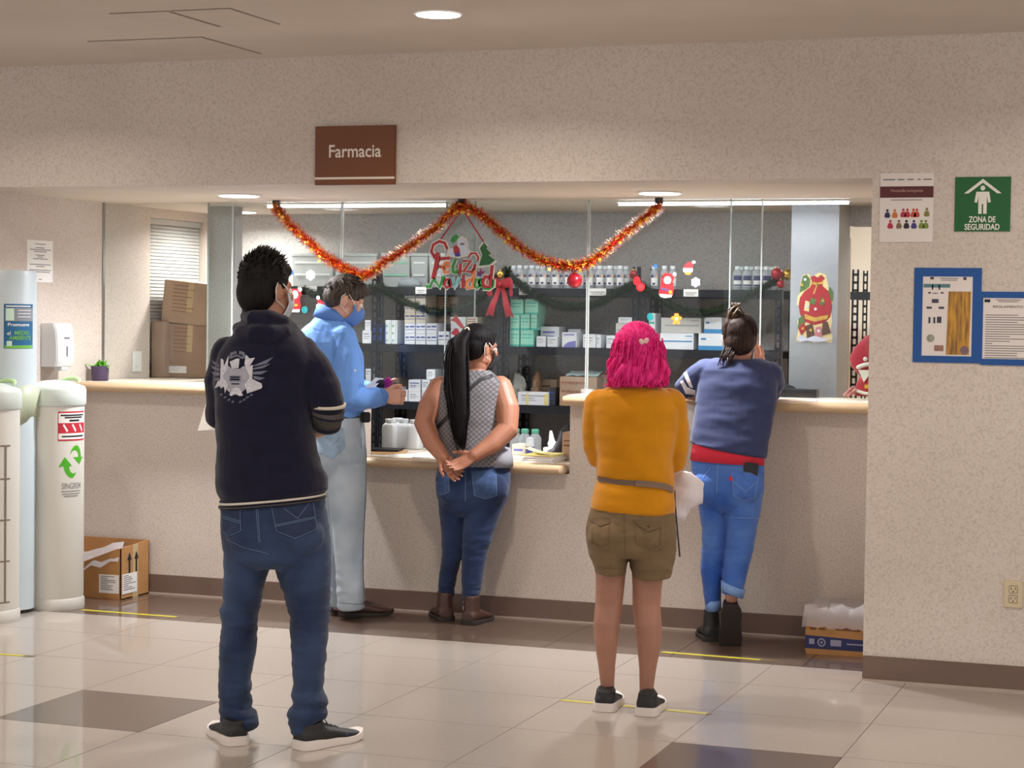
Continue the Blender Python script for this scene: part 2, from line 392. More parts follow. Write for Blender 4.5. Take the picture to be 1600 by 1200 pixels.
# blinds in the left window
wn = MB(); y0, y1, z0, z1 = 10.115, 10.79, .95, 2.065
wn.bb(XL-.14, XL-.13, y0, y1, z0, z1)
wo = wn.obj('window_1', mat('window_pale', (236, 234, 230), .4, var=.02)); tag(wo, kind='structure')  # plain pale pane colour, no emission
f = MB(); f.bb(XL-.13, XL-.09, y0, y0+.03, z0, z1); f.bb(XL-.13, XL-.09, y1-.03, y1, z0, z1); f.bb(XL-.13, XL-.09, y0+.03, y1-.03, z1-.03, z1); f.bb(XL-.13, XL-.09, y0+.03, y1-.03, z0, z0+.03)
f.obj('window_frame', 'aluminium', wo)
bl = root('venetian_blind', (XL-.05, (y0+y1)/2, z1), 'white venetian blind with closed slats behind the leaning brown cartons', 'blind')
MSLAT = mat('blind_slat', (186, 185, 182), .5, var=.01)
MB().bb(XL-.07, XL-.03, y0+.004, y1-.004, z1-.034, z1-.002).obj('headrail', 'blind_slat', bl)
first = None; zz = z1-.045; pitch = .0205
while zz > z0+.02:
    if first is None:
        M = Matrix.Rotation(math.radians(64), 3, 'Y')
        b = MB()
        rs = [[Vector((XL-.05, yy, 0))+M @ Vector((a, 0, .0035*(1-(a/.0125)**2))) for a in (-.0125, -.006, 0, .006, .0125)] for yy in (y0+.008, y1-.008)]
        b.rings(rs, closed=False)
        first = b.obj('slat', 'blind_slat', bl, org=(XL-.05, (y0+y1)/2, 0)); s = first
    else:
        s = first.copy(); COL.objects.link(s); s.parent = bl
    s.location = (0, 0, zz-z1); zz -= pitch
for yy in (y0+.09, y1-.2): MB().bb(XL-.034, XL-.0335, yy-.001, yy+.001, z0+.02, z1-.03).obj('ladder_cord', 'blind_slat', bl)
# ---------------------------------------------------------------- lamps
MLENS = mat('lamp_lens', (255, 250, 240), .4, emit=9, var=.001)
MLENSC = mat('lamp_lens_cool', (246, 250, 255), .4, emit=9, var=.001)
MRIM = mat('lamp_rim', (240, 236, 230), .4, var=.01)
def downlight(x, y, z, r, label, lens):
    o = root('downlight', (x, y, z), label, 'ceiling light')
    MB().lathe((x, y, z), [(r*.98, .0), (r*1.12, -.001), (r*1.12, -.006), (r*1.0, -.009)], 36).obj('trim_ring', 'lamp_rim', o, auto=40)
    MB().lathe((x, y, z), [(r*.99, -.003), (r*.99, -.0105), (r*.9, -.0115)], 36).obj('lens', lens, o, auto=40)
downlight(-2.908, 7.22, ZC, .088, 'round recessed downlight in the high hall ceiling above the pharmacy sign', 'lamp_lens')
downlight(-4.71, 9.0, ZS, .1, 'round downlight in the soffit above the man in the navy hoodie', 'lamp_lens_cool')
downlight(-5.47, 10.5, ZS, .08, 'small added downlight hidden inside the pharmacy above the stacked cartons', 'lamp_lens')  # fixture for the added lamp, hidden behind the partition
downlight(-2.51, 9.08, ZS, .098, 'round downlight in the soffit above the pink-haired woman', 'lamp_lens_cool')
for (xa, xb), lb in zip(TUBES, ('slim lit fluorescent batten above the glass behind the two men', 'slim lit fluorescent batten above the glass at the wide right-hand counter')):
    o = root('tube_light', ((xa+xb)/2, 9.78, ZS), lb, 'tube light')
    MB().bb(xa, xb, 9.755, 9.805, ZS-.008, ZS-.001).obj('batten', 'lamp_rim', o)
    MB().tube([(xa+.01, 9.78, ZS-.0155), (xb-.01, 9.78, ZS-.0155)], .008, 10).obj('tube', 'lamp_lens_cool', o, smooth=True)
# ---------------------------------------------------------------- signs and notices on the front wall
def frame_y(px0, px1, py0, py1, Y):
    a = onY(px0, py0, Y); b = onY(px1, py1, Y); return a.x, b.x, b.z, a.z
UX, UZ = (1, 0, 0), (0, 0, 1)
x0, x1, z0, z1 = -3.943, -3.541, 2.113, 2.384
MBROWN = mat('brown_acrylic', (112, 60, 22), .35, var=.03)
MSILV = mat('sign_letter_pale', (226, 214, 200), .5, var=.01)
s = root('pharmacy_sign', ((x0+x1)/2, YF-.015, z0), 'brown rectangular wall sign reading Farmacia, above the service opening', 'sign')
MB().bb(x0, x1, YF-.018, YF, z0+.0, z1).obj('panel', 'brown_acrylic', s, bevel=.002)
t = MB(); text(t, 'Farmacia', ((x0+x1)/2, YF-.0195, z0+.152), UX, UZ, .082, bold=.0012, width=.262); t.obj('lettering', 'sign_letter_pale', s)
MB().bb(x0, x1, YF-.0195, YF-.0185, z0+.026, z0+.036).obj('stripe', 'sign_letter_pale', s)
# green safety-zone sign
x0, x1, z0, z1 = -1.027, -.802, 1.896, 2.12
MGREEN = mat('sign_green', (12, 92, 40), .45, var=.02); MSW = mat('sign_white', (228, 226, 214), .5, var=.01)
s = root('safety_sign', ((x0+x1)/2, YF-.004, z0), 'green square sign reading ZONA DE SEGURIDAD with a white figure under a roof', 'sign')
MB().bb(x0, x1, YF-.005, YF, z0, z1).obj('plate', 'sign_green', s)
cx = (x0+x1)/2; yy = YF-.0056
b = MB(); P = lambda a, bz: (a, bz)
def poly(b, pts): b.prism(pts, (cx, yy, z0), UX, UZ, (0, .0004, 0))
poly(b, [(-.076, .152), (0, .216), (.076, .152), (.076, .163), (.06, .163)][:0] or [(-.076, .156), (0, .216), (.0, .2), (-.058, .156)]); poly(b, [(0, .216), (.076, .156), (.058, .156), (0, .2)])
poly(b, [(.0+.0095*math.cos(k*math.pi/8), .178+.0105*math.sin(k*math.pi/8)) for k in range(16)])
poly(b, [(-.026, .163), (.026, .163), (.033, .12), (.022, .118), (.017, .145), (.017, .072), (.003, .072), (.003, .112), (-.003, .112), (-.003, .072), (-.017, .072), (-.017, .145), (-.022, .118), (-.033, .12)])
b.obj('pictogram', 'sign_white', s)
t = MB(); text(t, 'ZONA DE', (cx, yy, z0+.048), UX, UZ, .034, bold=.0008, width=.108); text(t, 'SEGURIDAD', (cx, yy, z0+.017), UX, UZ, .034, bold=.0008, width=.142); t.obj('lettering', 'sign_white', s)
# inclusive-service poster
x0, x1, z0, z1 = -1.336, -1.115, 1.852, 2.139
s = root('notice_poster', ((x0+x1)/2, YF-.003, z0), 'white poster with maroon band and two rows of small coloured figures, beside the opening', 'poster')
MB().bb(x0, x1, YF-.004, YF, z0, z1).obj('sheet', mat('poster_sheet', (226, 218, 214), .6, var=.01), s)
MB().bb(x0, x1, YF-.0046, YF-.0041, z0+.185, z0+.232).obj('maroon_band', mat('maroon', (88, 36, 40), .6, var=.02), s)
t = MB(); text(t, 'Ventanilla Incluyente', ((x0+x1)/2, YF-.005, z0+.214), UX, UZ, .018, width=.135); t.obj('lettering', mat('poster_letter', (190, 150, 140), .6), s)
t = MB()
for a, w_ in ((.012, .05), (.072, .028), (.112, .026), (.155, .012), (.178, .034)): t.bb(x0+a, x0+a+w_, YF-.0048, YF-.0042, z0+.258, z0+.263)
t.bb(x0+.045, x0+.175, YF-.0048, YF-.0042, z0+.174, z0+.177)
t.obj('printed_text', 'grey_ink', s)
cols = dict(navy=(48, 44, 92), orange=(206, 110, 52), crimson=(178, 40, 60), red=(190, 72, 52), olive=(128, 124, 60), magenta=(176, 44, 76), khaki=(120, 100, 66), black=(40, 34, 44), violet=(60, 58, 120), lime=(120, 140, 60))
for k, v in cols.items(): mat('ink_'+k, v, .6, var=.02)
figs = [(.032, .118, 'navy'), (.063, .118, 'orange'), (.098, .12, 'crimson'), (.115, .12, 'crimson'), (.14, .12, 'red'), (.154, .12, 'red'), (.195, .123, 'olive'), (.045, .073, 'magenta'), (.081, .073, 'khaki'), (.112, .073, 'black'), (.143, .073, 'violet'), (.174, .073, 'lime'), (.192, .073, 'lime')]
for a, zc, c in figs:
    b = MB(); o_ = (x0+a, YF-.0048, z0+zc)
    b.prism([(.0055*math.cos(k*math.pi/5), .0135+.0062*math.sin(k*math.pi/5)) for k in range(10)], o_, UX, UZ, (0, .0006, 0))
    b.prism([(-.0085, -.017), (.0085, -.017), (.0125, -.009), (.007, .006), (-.007, .006), (-.0125, -.009)], o_, UX, UZ, (0, .0006, 0))
    b.obj('figure_print', 'ink_'+c, s)
# blue taped notices
MBLUE = mat('blue_tape', (16, 78, 150), .5, var=.03)
def notice(x0, x1, z0, z1, bl_, br, bt, bb_, label):
    s = root('notice', ((x0+x1)/2, YF-.003, z0), label, 'notice'); y = YF
    b = MB(); b.bb(x0, x0+bl_, y-.004, y, z0, z1); b.bb(x1-br, x1, y-.004, y, z0, z1); b.bb(x0+bl_, x1-br, y-.004, y, z1-bt, z1); b.bb(x0+bl_, x1-br, y-.004, y, z0, z0+bb_)
    b.obj('blue_border', 'blue_tape', s)
    MB().bb(x0+bl_, x1-br, y-.0025, y, z0+bb_, z1-bt).obj('sheet', 'poster_sheet', s)
    return s, x0+bl_, x1-br, z0+bb_, z1-bt
s, a0, a1, c0, c1 = notice(-1.187, -.911, 1.351, 1.745, .036, .036, .036, .028, 'blue-bordered notice with a golden wavy photo panel')
b = MB().prism([(0, 0), (.094, 0), (.098, .262), (.006, .262)], (a1-.104, YF-.0034, c0+.006), UX, UZ, (0, .0008, 0)); b.obj('photo_panel', mat('golden_photo', (206, 150, 44), .35, var=.0, col2=(120, 84, 36), vscale=9, stretch=(9, 1, .9)), s)
b = MB()
for (u, v_, w_, h) in [(.04, .285, .006, .02), (.068, .285, .006, .02), (.028, .262, .012, .006), (.08, .262, .012, .006), (.052, .26, .02, .003), (.052, .228, .028, .016), (.028, .2, .022, .009), (.078, .2, .022, .009), (.03, .148, .008, .026), (.05, .148, .008, .026), (.07, .15, .018, .026)]: b.bb(a0+u-w_/2, a0+u+w_/2, YF-.0034, YF-.0026, c0+v_-h/2, c0+v_+h/2)
b.bb(a0+.03, a0+.045, YF-.0034, YF-.0026, c1-.012, c1-.002); b.bb(a0+.165, a0+.178, YF-.0034, YF-.0026, c1-.014, c1-.002)
b.obj('pictures', mat('slate_ink', (66, 62, 84), .6, var=.1), s)
b = MB(); b.bb(a0+.003, a0+.112, YF-.0034, YF-.0026, c1-.046, c1-.031); b.obj('heading_bar', mat('teal_bar', (84, 124, 132), .6), s)
b = MB()
b.lathe((a0+.036, YF-.0034, c0+.073), [(.016, 0), (.016, .0008)], 16, axis=Matrix.Rotation(math.radians(90), 3, 'X')); b.obj('wash_icon', mat('icon_grey', (150, 150, 140), .6, var=.2, vscale=60), s)
b = MB().bb(a0+.052, a0+.09, YF-.0034, YF-.0026, c0+.02, c0+.044); b.obj('photo_small', mat('photo_tan', (150, 112, 96), .6, var=.2, vscale=60), s)
b = MB(); b.lathe((a1-.028, YF-.0042, c0+.025), [(.018, 0), (.018, .0008)], 18, axis=Matrix.Rotation(math.radians(90), 3, 'X')); b.obj('stamp', mat('stamp_violet', (120, 96, 104), .6, var=.15, vscale=60), s)
t = MB(); t.bb(a0+.07, a0+.145, YF-.0034, YF-.0026, c1-.009, c1-.006); t.bb(a0+.075, a0+.14, YF-.0034, YF-.0026, c1-.0165, c1-.0135); t.obj('printed_text', 'grey_ink', s)
s, a0, a1, c0, c1 = notice(-.911, -.62, 1.345, 1.648, .008, .03, .026, .026, 'blue-bordered typed rules notice, lower of the two blue notices')
t = MB(); rr = random.Random(3)
for k in range(19):
    zz = c1-.07-k*.0098; ww = rr.choice([.1, .13, .17, .2, .215, .22, .03]); t.bb(a0+.01, a0+.01+ww, YF-.0034, YF-.0026, zz-.0014, zz+.0014)
t.bb(a0+.05, a0+.15, YF-.0034, YF-.0026, c1-.009, c1-.006); t.bb(a0+.06, a0+.14, YF-.0034, YF-.0026, c1-.016, c1-.013)
t.obj('printed_text', 'grey_ink', s)
t = MB(); text(t, 'REGLAMENTO', (a0+.1, YF-.0034, c1-.036), UX, UZ, .0135, width=.12); t.bb(a0+.005, a0+.028, YF-.0034, YF-.0026, c1-.018, c1-.006); t.bb(a0+.17, a0+.186, YF-.0034, YF-.0026, c1-.02, c1-.004); t.obj('heading', 'black_ink', s)
# outlet on the right wall
x0, x1, z0, z1 = -.794, -.718, .346, .458
MIV = mat('ivory_plastic', (206, 190, 158), .4, var=.01)
s = root('wall_outlet', ((x0+x1)/2, YF-.004, z0), 'ivory duplex power outlet low on the wall below the blue notices', 'outlet')
MB().bb(x0, x1, YF-.006, YF, z0, z1).obj('cover_plate', 'ivory_plastic', s, bevel=.002)
for zc in (z0+.036, z1-.036):
    q = MB().bb(x0+.021, x1-.021, YF-.0085, YF-.0055, zc-.0155, zc+.0155).obj('receptacle', 'ivory_plastic', s, bevel=.003)
    b = MB(); xm = (x0+x1)/2; b.bb(xm-.009, xm-.0065, YF-.009, YF-.0084, zc-.002, zc+.008); b.bb(xm+.0065, xm+.009, YF-.009, YF-.0084, zc-.002, zc+.008); b.bb(xm-.0025, xm+.0025, YF-.009, YF-.0084, zc-.011, zc-.006); b.obj('slot', 'black_ink', q)
# paper notice on the left wall
def xframe(px0, py0, px1, py1, X): a = onX(px0, py0, X); b = onX(px1, py1, X); return a.y, b.y, b.z, a.z
y0, y1, z0, z1 = 8.85, 9.09, 1.665, 1.885
s = root('paper_notice', (XL+.002, (y0+y1)/2, z0), 'typed white paper notice taped to the wall above the soap dispenser', 'notice')
MB().bb(XL, XL+.002, y0, y1, z0, z1).obj('sheet', 'paper_white', s)
t = MB()
for k, (a, ww) in enumerate([(0, .1), (2, .08), (3, .2), (4, .12), (6, .08), (7, .05), (8, .14), (11, .2), (12, .08), (14, .2), (15, .18), (19, .03)]): t.bb(XL+.0021, XL+.0027, (y0+y1)/2-ww/2, (y0+y1)/2+ww/2, z1-.02-a*.0098-.002, z1-.02-a*.0098+.002)
t.obj('printed_text', 'grey_ink', s)
# light switch
y0, y1 = 9.915, 10.015
s = root('light_switch', (XL+.004, (y0+y1)/2, 1.165), 'white rocker light switch on the bright wall strip beside the potted plant', 'switch')
MB().bb(XL, XL+.008, y0, y1, 1.165, 1.285).obj('cover_plate', 'white_plastic', s, bevel=.003)
MB().bb(XL+.007, XL+.013, y0+.03, y1-.03, 1.195, 1.255).obj('rocker', 'white_plastic', s, bevel=.002)
# soap dispenser on the left wall
s = root('soap_dispenser', (XL, 9.06, 1.215), 'white wall-mounted soap dispenser beside the tall recycling bin column', 'dispenser')
MD = mat('dispenser_white', (226, 226, 228), .35, var=.01)
b = MB(); pr = []
for k, (dz, ex) in enumerate([(0, .10), (.03, .112), (.11, .112), (.2, .104), (.232, .092)]): pr.append([Vector((XL+a, yy, 1.215+dz)) for a, yy in ((0, 8.98), (ex-.012, 8.98), (ex, 8.992), (ex, 9.128), (ex-.012, 9.14), (0, 9.14))])
b.rings(pr).obj('housing', 'dispenser_white', s, bevel=.004)
MB().bb(XL+.11, XL+.114, 9.055, 9.063, 1.27, 1.325).obj('level_slot', 'black_ink', s)
MB().bb(XL+.106, XL+.1125, 9.04, 9.085, 1.365, 1.374).obj('keyhole_mark', 'grey_ink', s)
MB().bb(XL+.05, XL+.1, 9.03, 9.09, 1.195, 1.216).obj('push_lever', 'dispenser_white', s, bevel=.004)
# yellow floor tapes
MTAPE = mat('yellow_tape', (188, 176, 52), .45, var=.06, vscale=20); MTB = mat('tape_backing', (110, 92, 60), .5, var=.1)
def tape(a, b_, label, wd=.032, brown=.12):
    p, q = onZ(*a), onZ(*b_); d = (q-p); n_ = Vector((-d.y, d.x, 0)).normalized()*wd/2
    r = root('floor_tape', (p+q)/2, label, 'tape')
    e = q-d*brown
    MB().prism([(0, 0), (1, 0), (1, 1), (0, 1)], p-n_+Vector((0, 0, .0005)), e-p, n_*2, (0, 0, .0008)).obj('strip', 'yellow_tape', r)
    MB().prism([(0, 0), (1, 0), (1, 1), (0, 1)], e-n_+Vector((0, 0, .0005)), q-e, n_*2, (0, 0, .0006)).obj('worn_end', 'tape_backing', r)
tape((128, 953), (280, 964.5), 'yellow floor tape on the brown border beside the corner carton', brown=.03)
tape((-60, 1018), (53, 1026), 'short yellow floor tape with dark end in front of the recycling bin', brown=.14)
tape((1034, 1019), (1214, 1033), 'yellow floor tape behind the heels of the woman in blue', brown=.14)
tape((877, 1094), (1112, 1116), 'yellow floor tape under the pink-haired woman', brown=.03)
# ================================================================ helpers for flat decals on curved things
def flat_tris(poly, maxlen):
    bm = bmesh.new(); vs = [bm.verts.new((p[0], p[1], 0)) for p in poly]; bm.faces.new(vs)
    bmesh.ops.triangulate(bm, faces=bm.faces)
    for _ in range(6):
        es = [e for e in bm.edges if e.calc_length() > maxlen]
        if not es: break
        bmesh.ops.subdivide_edges(bm, edges=es, cuts=1); bmesh.ops.triangulate(bm, faces=bm.faces)
    bm.verts.index_update(); r = [(v.co.x, v.co.y) for v in bm.verts], [tuple(v.index for v in f.verts) for f in bm.faces]
    bm.free(); return r
def text_polys(body, size, width=None, bold=0):
    m = MB(); text(m, body, (0, 0, 0), (1, 0, 0), (0, 1, 0), size, width=width, bold=bold); return m
def rect(x0, x1, y0, y1): return [(x0, y0), (x1, y0), (x1, y1), (x0, y1)]
def ngon(cx, cy, rx, ry, n=20, a0=0): return [(cx+rx*math.cos(a0+2*math.pi*k/n), cy+ry*math.sin(a0+2*math.pi*k/n)) for k in range(n)]
# ================================================================ recycling bin
MBIN = mat('bin_plastic', (206, 203, 195), .42, var=.02, vscale=3); MBINL = mat('bin_lid_plastic', (204, 213, 208), .35, var=.01)
MBING = mat('bin_green_plastic', (176, 206, 150), .4, var=.03); MBB = mat('bin_base_grey', (196, 192, 186), .5, var=.03)
bx, by = -5.556, 8.636; lx, ly = -5.616, 8.15; tx, ty = -5.715, 8.42; BR = .146
rb = root('recycling_bin', (-5.62, 8.42, 0), 'tall white two-column medicine recycling bin with green arrows logo, at the corner of the niche', 'recycling bin')
for nm, (cx, cy) in (('column', (bx, by)), ('column', (lx, ly))):
    o = MB().lathe((cx, cy, 0), [(BR*.97, .05), (BR, .07), (BR, 1.035), (BR*.98, 1.05)], 48).obj(nm, 'bin_plastic', rb, auto=40)
    MB().lathe((cx, cy, 0), [(BR+.004, .0), (BR+.006, .01), (BR+.005, .05), (BR-.004, .062)], 48).obj('base_ring', 'bin_base_grey', o, auto=40)
    M = MB(); pr = [(BR+.004, 1.035), (BR+.009, 1.045), (BR+.009, 1.115), (BR+.002, 1.13), (BR*.8, 1.142), (BR*.45, 1.158), (.004, 1.163)]
    lid = M.lathe((cx, cy, 0), pr, 48).obj('lid', 'bin_lid_plastic', rb, auto=50)
    b = MB(); pp = [(cx+.02+.085*math.cos(a), cy+.03+.085*math.sin(a)) for a in np.linspace(.2, 2.6, 14)]
    b.tube([(p[0], p[1], 1.148+.02*math.sin(i/13*math.pi)) for i, p in enumerate(pp)], [.004+.014*math.sin(i/13*math.pi) for i in range(14)], 8, flat=.6).obj('swoosh_rim', 'bin_green_plastic', lid, smooth=True)
MB().lathe((tx, ty, 0), [(.158, .02), (.158, 1.69), (.150, 1.712), (.14, 1.715)], 48).obj('tall_column', mat('bin_column_plastic', (186, 197, 202), .4, var=.015), rb, auto=40)
# body between the columns with its groove
MB().bb(-5.82, -5.58, 8.16, 8.62, .02, 1.06).obj('body', 'bin_plastic', rb, bevel=.02)
b = MB(); rs = []
for i, t in enumerate(np.linspace(0, 1, 9)): rs.append([Vector((-5.56+.03*math.sin(t*3.14)+dx, 8.27+.26*t, 1.10+.06*math.sin(t*3.14)+dz)) for dx, dz in ((-.12, 0), (0, -.02), (-.03, -.2), (-.12, -.2))])
b.rings(rs).obj('saddle', mat('bin_saddle', (176, 184, 158), .4, var=.02), rb, smooth=True)
def cyl_map(cx, cy, r, az0):
    return lambda s, z: Vector((cx+r*math.cos(az0+s/r), cy+r*math.sin(az0+s/r), z))
def wrap(mb, poly, fn):
    v, f = flat_tris(poly, .02); mb.add([fn(*p) for p in v], f)
def wrap_text(mb, body, s, z, size, fn, width=None, bold=0):
    m = text_polys(body, size, width, bold); mb.add([fn(p[0]+s, p[1]+z) for p in m.v], m.f)
AZ = math.radians(-57)
mat('label_red', (190, 36, 56), .5, var=.02); mat('logo_green', (70, 168, 28), .45, var=.02); mat('logo_grey', (140, 136, 132), .5); mat('label_white', (236, 234, 232), .5, var=.01)
f0, f1, f2 = cyl_map(bx, by, BR+.0006, AZ), cyl_map(bx, by, BR+.0012, AZ), cyl_map(bx, by, BR+.0018, AZ)
zt = lambda y: onY(105, y, by-.08).z
L0, L1 = .012, .195
b = MB(); wrap(b, rect(L0, L1, zt(689), zt(643)), f0); lab = b.obj('warning_label', 'label_red', rb)
b = MB(); wrap(b, rect(L0+.004, L1-.004, zt(686.5), zt(645.5)), f1); b.obj('label_field', 'label_white', lab)
b = MB(); wrap(b, rect(L0+.004, L1-.004, zt(677), zt(661)), f2); b.obj('red_band', 'label_red', lab)
b = MB()
for k in range(3):
    c = L0+.04+k*.05; wrap(b, [(c-.016, zt(664)), (c-.008, zt(662.5)), (c+.014, zt(673)), (c+.006, zt(675.5))], cyl_map(bx, by, BR+.0024, AZ))
b.obj('pill_icon', 'label_white', lab)
b = MB()
for a, c, y in ((.014, .165, 649), (.035, .15, 652.5), (.06, .125, 657), (.02, .165, 682)): wrap(b, rect(L0+a, L0+c, zt(y+1.2 if y != 657 else y+1.8), zt(y-1.2)), f2)
b.obj('printed_text', 'black_ink', lab)
# green arrows logo
def arc(cx, cz, r0, r1, a0, a1, n=16):
    A = np.radians(np.linspace(a0, a1, n)); return [(cx+r1*math.cos(a), cz+r1*math.sin(a)) for a in A]+[(cx+r0*math.cos(a), cz+r0*math.sin(a)) for a in A[::-1]]
b = MB(); lz = zt(722); lc = .075
def band(pts0, pts1): wrap(b, pts0+pts1[::-1], f0)
H = .077*1.02
def LP(u, v): return (lc+(u-.5)*.115, lz+(.5-v)*.168)
# lower-left arrow: head + tapering hook
wrap(b, [LP(-.02, .655), LP(.26, .345), LP(.62, .625), LP(.43, .625), LP(.24, .62)], f0)
q0 = [LP(.22, .62), LP(.25, .75), LP(.36, .88), LP(.5, .97), LP(.64, .99), LP(.76, .93), LP(.87, .80)]
q1 = [LP(.47, .62), LP(.49, .72), LP(.55, .8), LP(.64, .845), LP(.72, .85), LP(.8, .83), LP(.88, .795)]
for i in range(6): wrap(b, [q0[i], q0[i+1], q1[i+1], q1[i]], f0)
wrap(b, [LP(1.02, .6), LP(1.3, .29), LP(1.2, .345), LP(1.0, .35)][:0] or [LP(1.05, .6), LP(1.36, .37), LP(.68, .36)], f0)
q0 = [LP(.52, .28), LP(.58, .14), LP(.7, .04), LP(.86, .0), LP(1.02, .05), LP(1.14, .18), LP(1.2, .36)]
q1 = [LP(.53, .275), LP(.6, .2), LP(.7, .155), LP(.8, .15), LP(.9, .19), LP(.97, .26), LP(.98, .36)]
for i in range(6): wrap(b, [q0[i], q0[i+1], q1[i+1], q1[i]], f0)
lg = b.obj('arrows_logo', 'logo_green', rb)
b = MB(); wrap_text(b, 'SINGREM', lc+.018, zt(760), .042, f0, width=.12, bold=.0006); b.obj('logo_lettering', 'logo_grey', lg)
b = MB()
for y, a, c in ((768, .02, .14), (772, .025, .135), (775.5, .035, .12)): wrap(b, rect(a+.01, c+.01, zt(y+.9), zt(y-.9)), f0)
b.obj('printed_text', 'logo_grey', lg)
# poster on the tall column
fp = cyl_map(tx, ty, .1588, math.radians(-57)); fq = cyl_map(tx, ty, .1594, math.radians(-57)); fr_ = cyl_map(tx, ty, .16, math.radians(-57))
zp = lambda y: onY(26, y, ty-.12).z
mat('poster_blue', (28, 96, 140), .45, var=.03); mat('poster_grey', (128, 134, 140), .5, var=.02); mat('poster_lime', (110, 178, 70), .5, var=.02); mat('poster_pale', (196, 222, 206), .5)
P0, P1 = .0, .168
b = MB(); wrap(b, rect(P0, P1, zp(545), zp(475)), fp); ps = b.obj('column_poster', 'poster_blue', rb)
b = MB(); wrap(b, rect(P0+.006, P1, zp(502), zp(481)), fq); b.obj('grey_field', 'poster_grey', ps)
b = MB(); wrap(b, rect(P0+.01, P0+.05, zp(501), zp(482)), fr_); b.obj('pale_badge', 'poster_pale', ps); b = MB(); wrap(b, rect(P0+.014, P0+.04, zp(541), zp(533)), fr_); b.obj('pale_badge', 'poster_pale', ps)
b = MB(); wrap(b, rect(P0+.004, P1-.004, zp(544.5), zp(540)), fq); wrap_text(b, 'MEDIO', .095, zp(520.5), .028, fr_, width=.085, bold=.0004); wrap_text(b, 'AMBIENTE', .088, zp(528.5), .028, fr_, width=.125, bold=.0004); b.obj('green_lettering', 'poster_lime', ps)
b = MB(); wrap_text(b, 'Promueve', .078, zp(507.5), .024, fr_, width=.118, bold=.0003); wrap_text(b, 'el', .025, zp(521), .028, fr_); wrap(b, rect(P0+.01, P1-.02, zp(479.3), zp(477.6)), fr_)
for y in (485, 490, 495): wrap(b, rect(.07, .15, zp(y+.5), zp(y-.5)), fr_)
b.obj('white_lettering', 'label_white', ps)
# vertical level gauge on the left column
az = math.radians(-57); b = MB(); fl_ = cyl_map(lx, ly, BR+.001, az); k = .085
wrap(b, rect(k-.006, k+.006, .1, .86), fl_); 
for z in (.86, .7, .5, .3, .1): wrap(b, rect(k-.028, k+.028, z-.004, z+.004), fl_)
b.obj('level_gauge', mat('gauge_brown', (120, 106, 92), .6, var=.1), rb)
# ================================================================ cartons on the floor
MCARD = mat('cardboard', (176, 128, 78), .75, var=.06, vscale=12, bump=.05, bscale=90); MCARDP = mat('cardboard_pale', (172, 144, 122), .78, var=.05, vscale=10)
MCARDB = mat('cardboard_brown', (156, 128, 108), .78, var=.06, vscale=10); MPTAPE = mat('packing_tape', (190, 166, 126), .3, var=.03)
film = film_mat('bin_liner_film', (220, 216, 220), .42)
def crumple(pts_rows, amp, seed):
    rr = random.Random(seed); return [[Vector(p)+Vector((rr.uniform(-amp, amp), rr.uniform(-amp, amp), rr.uniform(-amp, amp))) for p in r] for r in pts_rows]
x0, x1, y0, y1 = -5.83, -5.365, 8.965, 9.255
c = root('carton', ((x0+x1)/2, (y0+y1)/2, 0), 'open brown carton with two black arrows and white labels, beside the recycling bin', 'carton')
t = .005; b = MB(); b.bb(x0, x1, y0, y1, .001, .008)
b.prism([(0, 0), (x1-x0, 0), (x1-x0, .272), (x1-x0-.02, .272), (x1-x0-.3, .165), (0, .16)], (x0, y0, 0), UX, UZ, (0, t, 0))
b.prism([(0, 0), (y1-y0, 0), (y1-y0, .292), (0, .275)], (x1-t, y0, 0), (0, 1, 0), UZ, (t, 0, 0))
b.bb(x0, x1, y1-t, y1, 0, .29); b.bb(x0, x0+t, y0, y1, 0, .22)
b.obj('body', 'cardboard', c)
b = MB(); rw = []
for i in range(9):
    s_ = i/8; rw.append([(x0+.02+s_*(x1-x0-.03), y0-.006+.04*k, .17+.10*s_**1.5-(.06 if k == 0 else 0)+(.02*(i % 2))+.03*(k == 1)-.05*(k > 3)) for k in range(6)])
b.rings(crumple(rw, .008, 4), closed=False).obj('plastic_liner', 'bin_liner_film', c, smooth=True)
MB().bb(x1, x1+.0008, y0+.12, y0+.175, .0, .284).obj('packing_tape', 'packing_tape', c)
for yy in (y0+.085, y0+.155):
    b = MB(); b.prism([(-.008, 0), (.008, 0), (.008, .115), (.022, .115), (0, .155), (-.022, .115), (-.008, .115)], (x1+.0012, yy, .09), (0, 1, 0), UZ, (.0008, 0, 0)); b.obj('printed_arrow', 'black_ink', c)
def label_card(parent, o, u, v, w_, h, n=8, mats=('label_white', 'grey_ink')):
    o, u, v = Vector(o), Vector(u), Vector(v); nn = u.cross(v)*.0009
    q = MB().prism(rect(0, w_, 0, h), o, u, v, nn).obj('paper_label', mats[0], parent); b = MB(); rr = random.Random(int(w_*9999)+n)
    for k in range(n):
        a = h*(.9-.8*k/n); b.prism(rect(w_*.08, w_*rr.uniform(.4, .92), a-h*.02, a+h*.02), o+nn, u, v, nn*.4)
    b.obj('printed_text', mats[1], q)
label_card(c, (x0+.335, y0-.0012, .035), (1, 0, 0), (0, 0, 1), .12, .098); label_card(c, (x1+.0012, y0+.012, .03), (0, 1, 0), (0, 0, 1), .15, .105)
x0, x1, y0, y1 = -1.725, -1.39, 8.85, 9.2
c = root('carton', ((x0+x1)/2, (y0+y1)/2, 0), 'low brown carton with dark blue printed band and clear liner, against the right wall corner', 'carton')
b = MB(); b.bb(x0, x1, y0, y1, .001, .008); b.bb(x0, x1, y0, y0+t, .0, .15); b.bb(x0, x1, y1-t, y1, 0, .15); b.bb(x0, x0+t, y0, y1, 0, .15); b.bb(x1-t, x1, y0, y1, 0, .15); b.obj('body', 'cardboard', c)
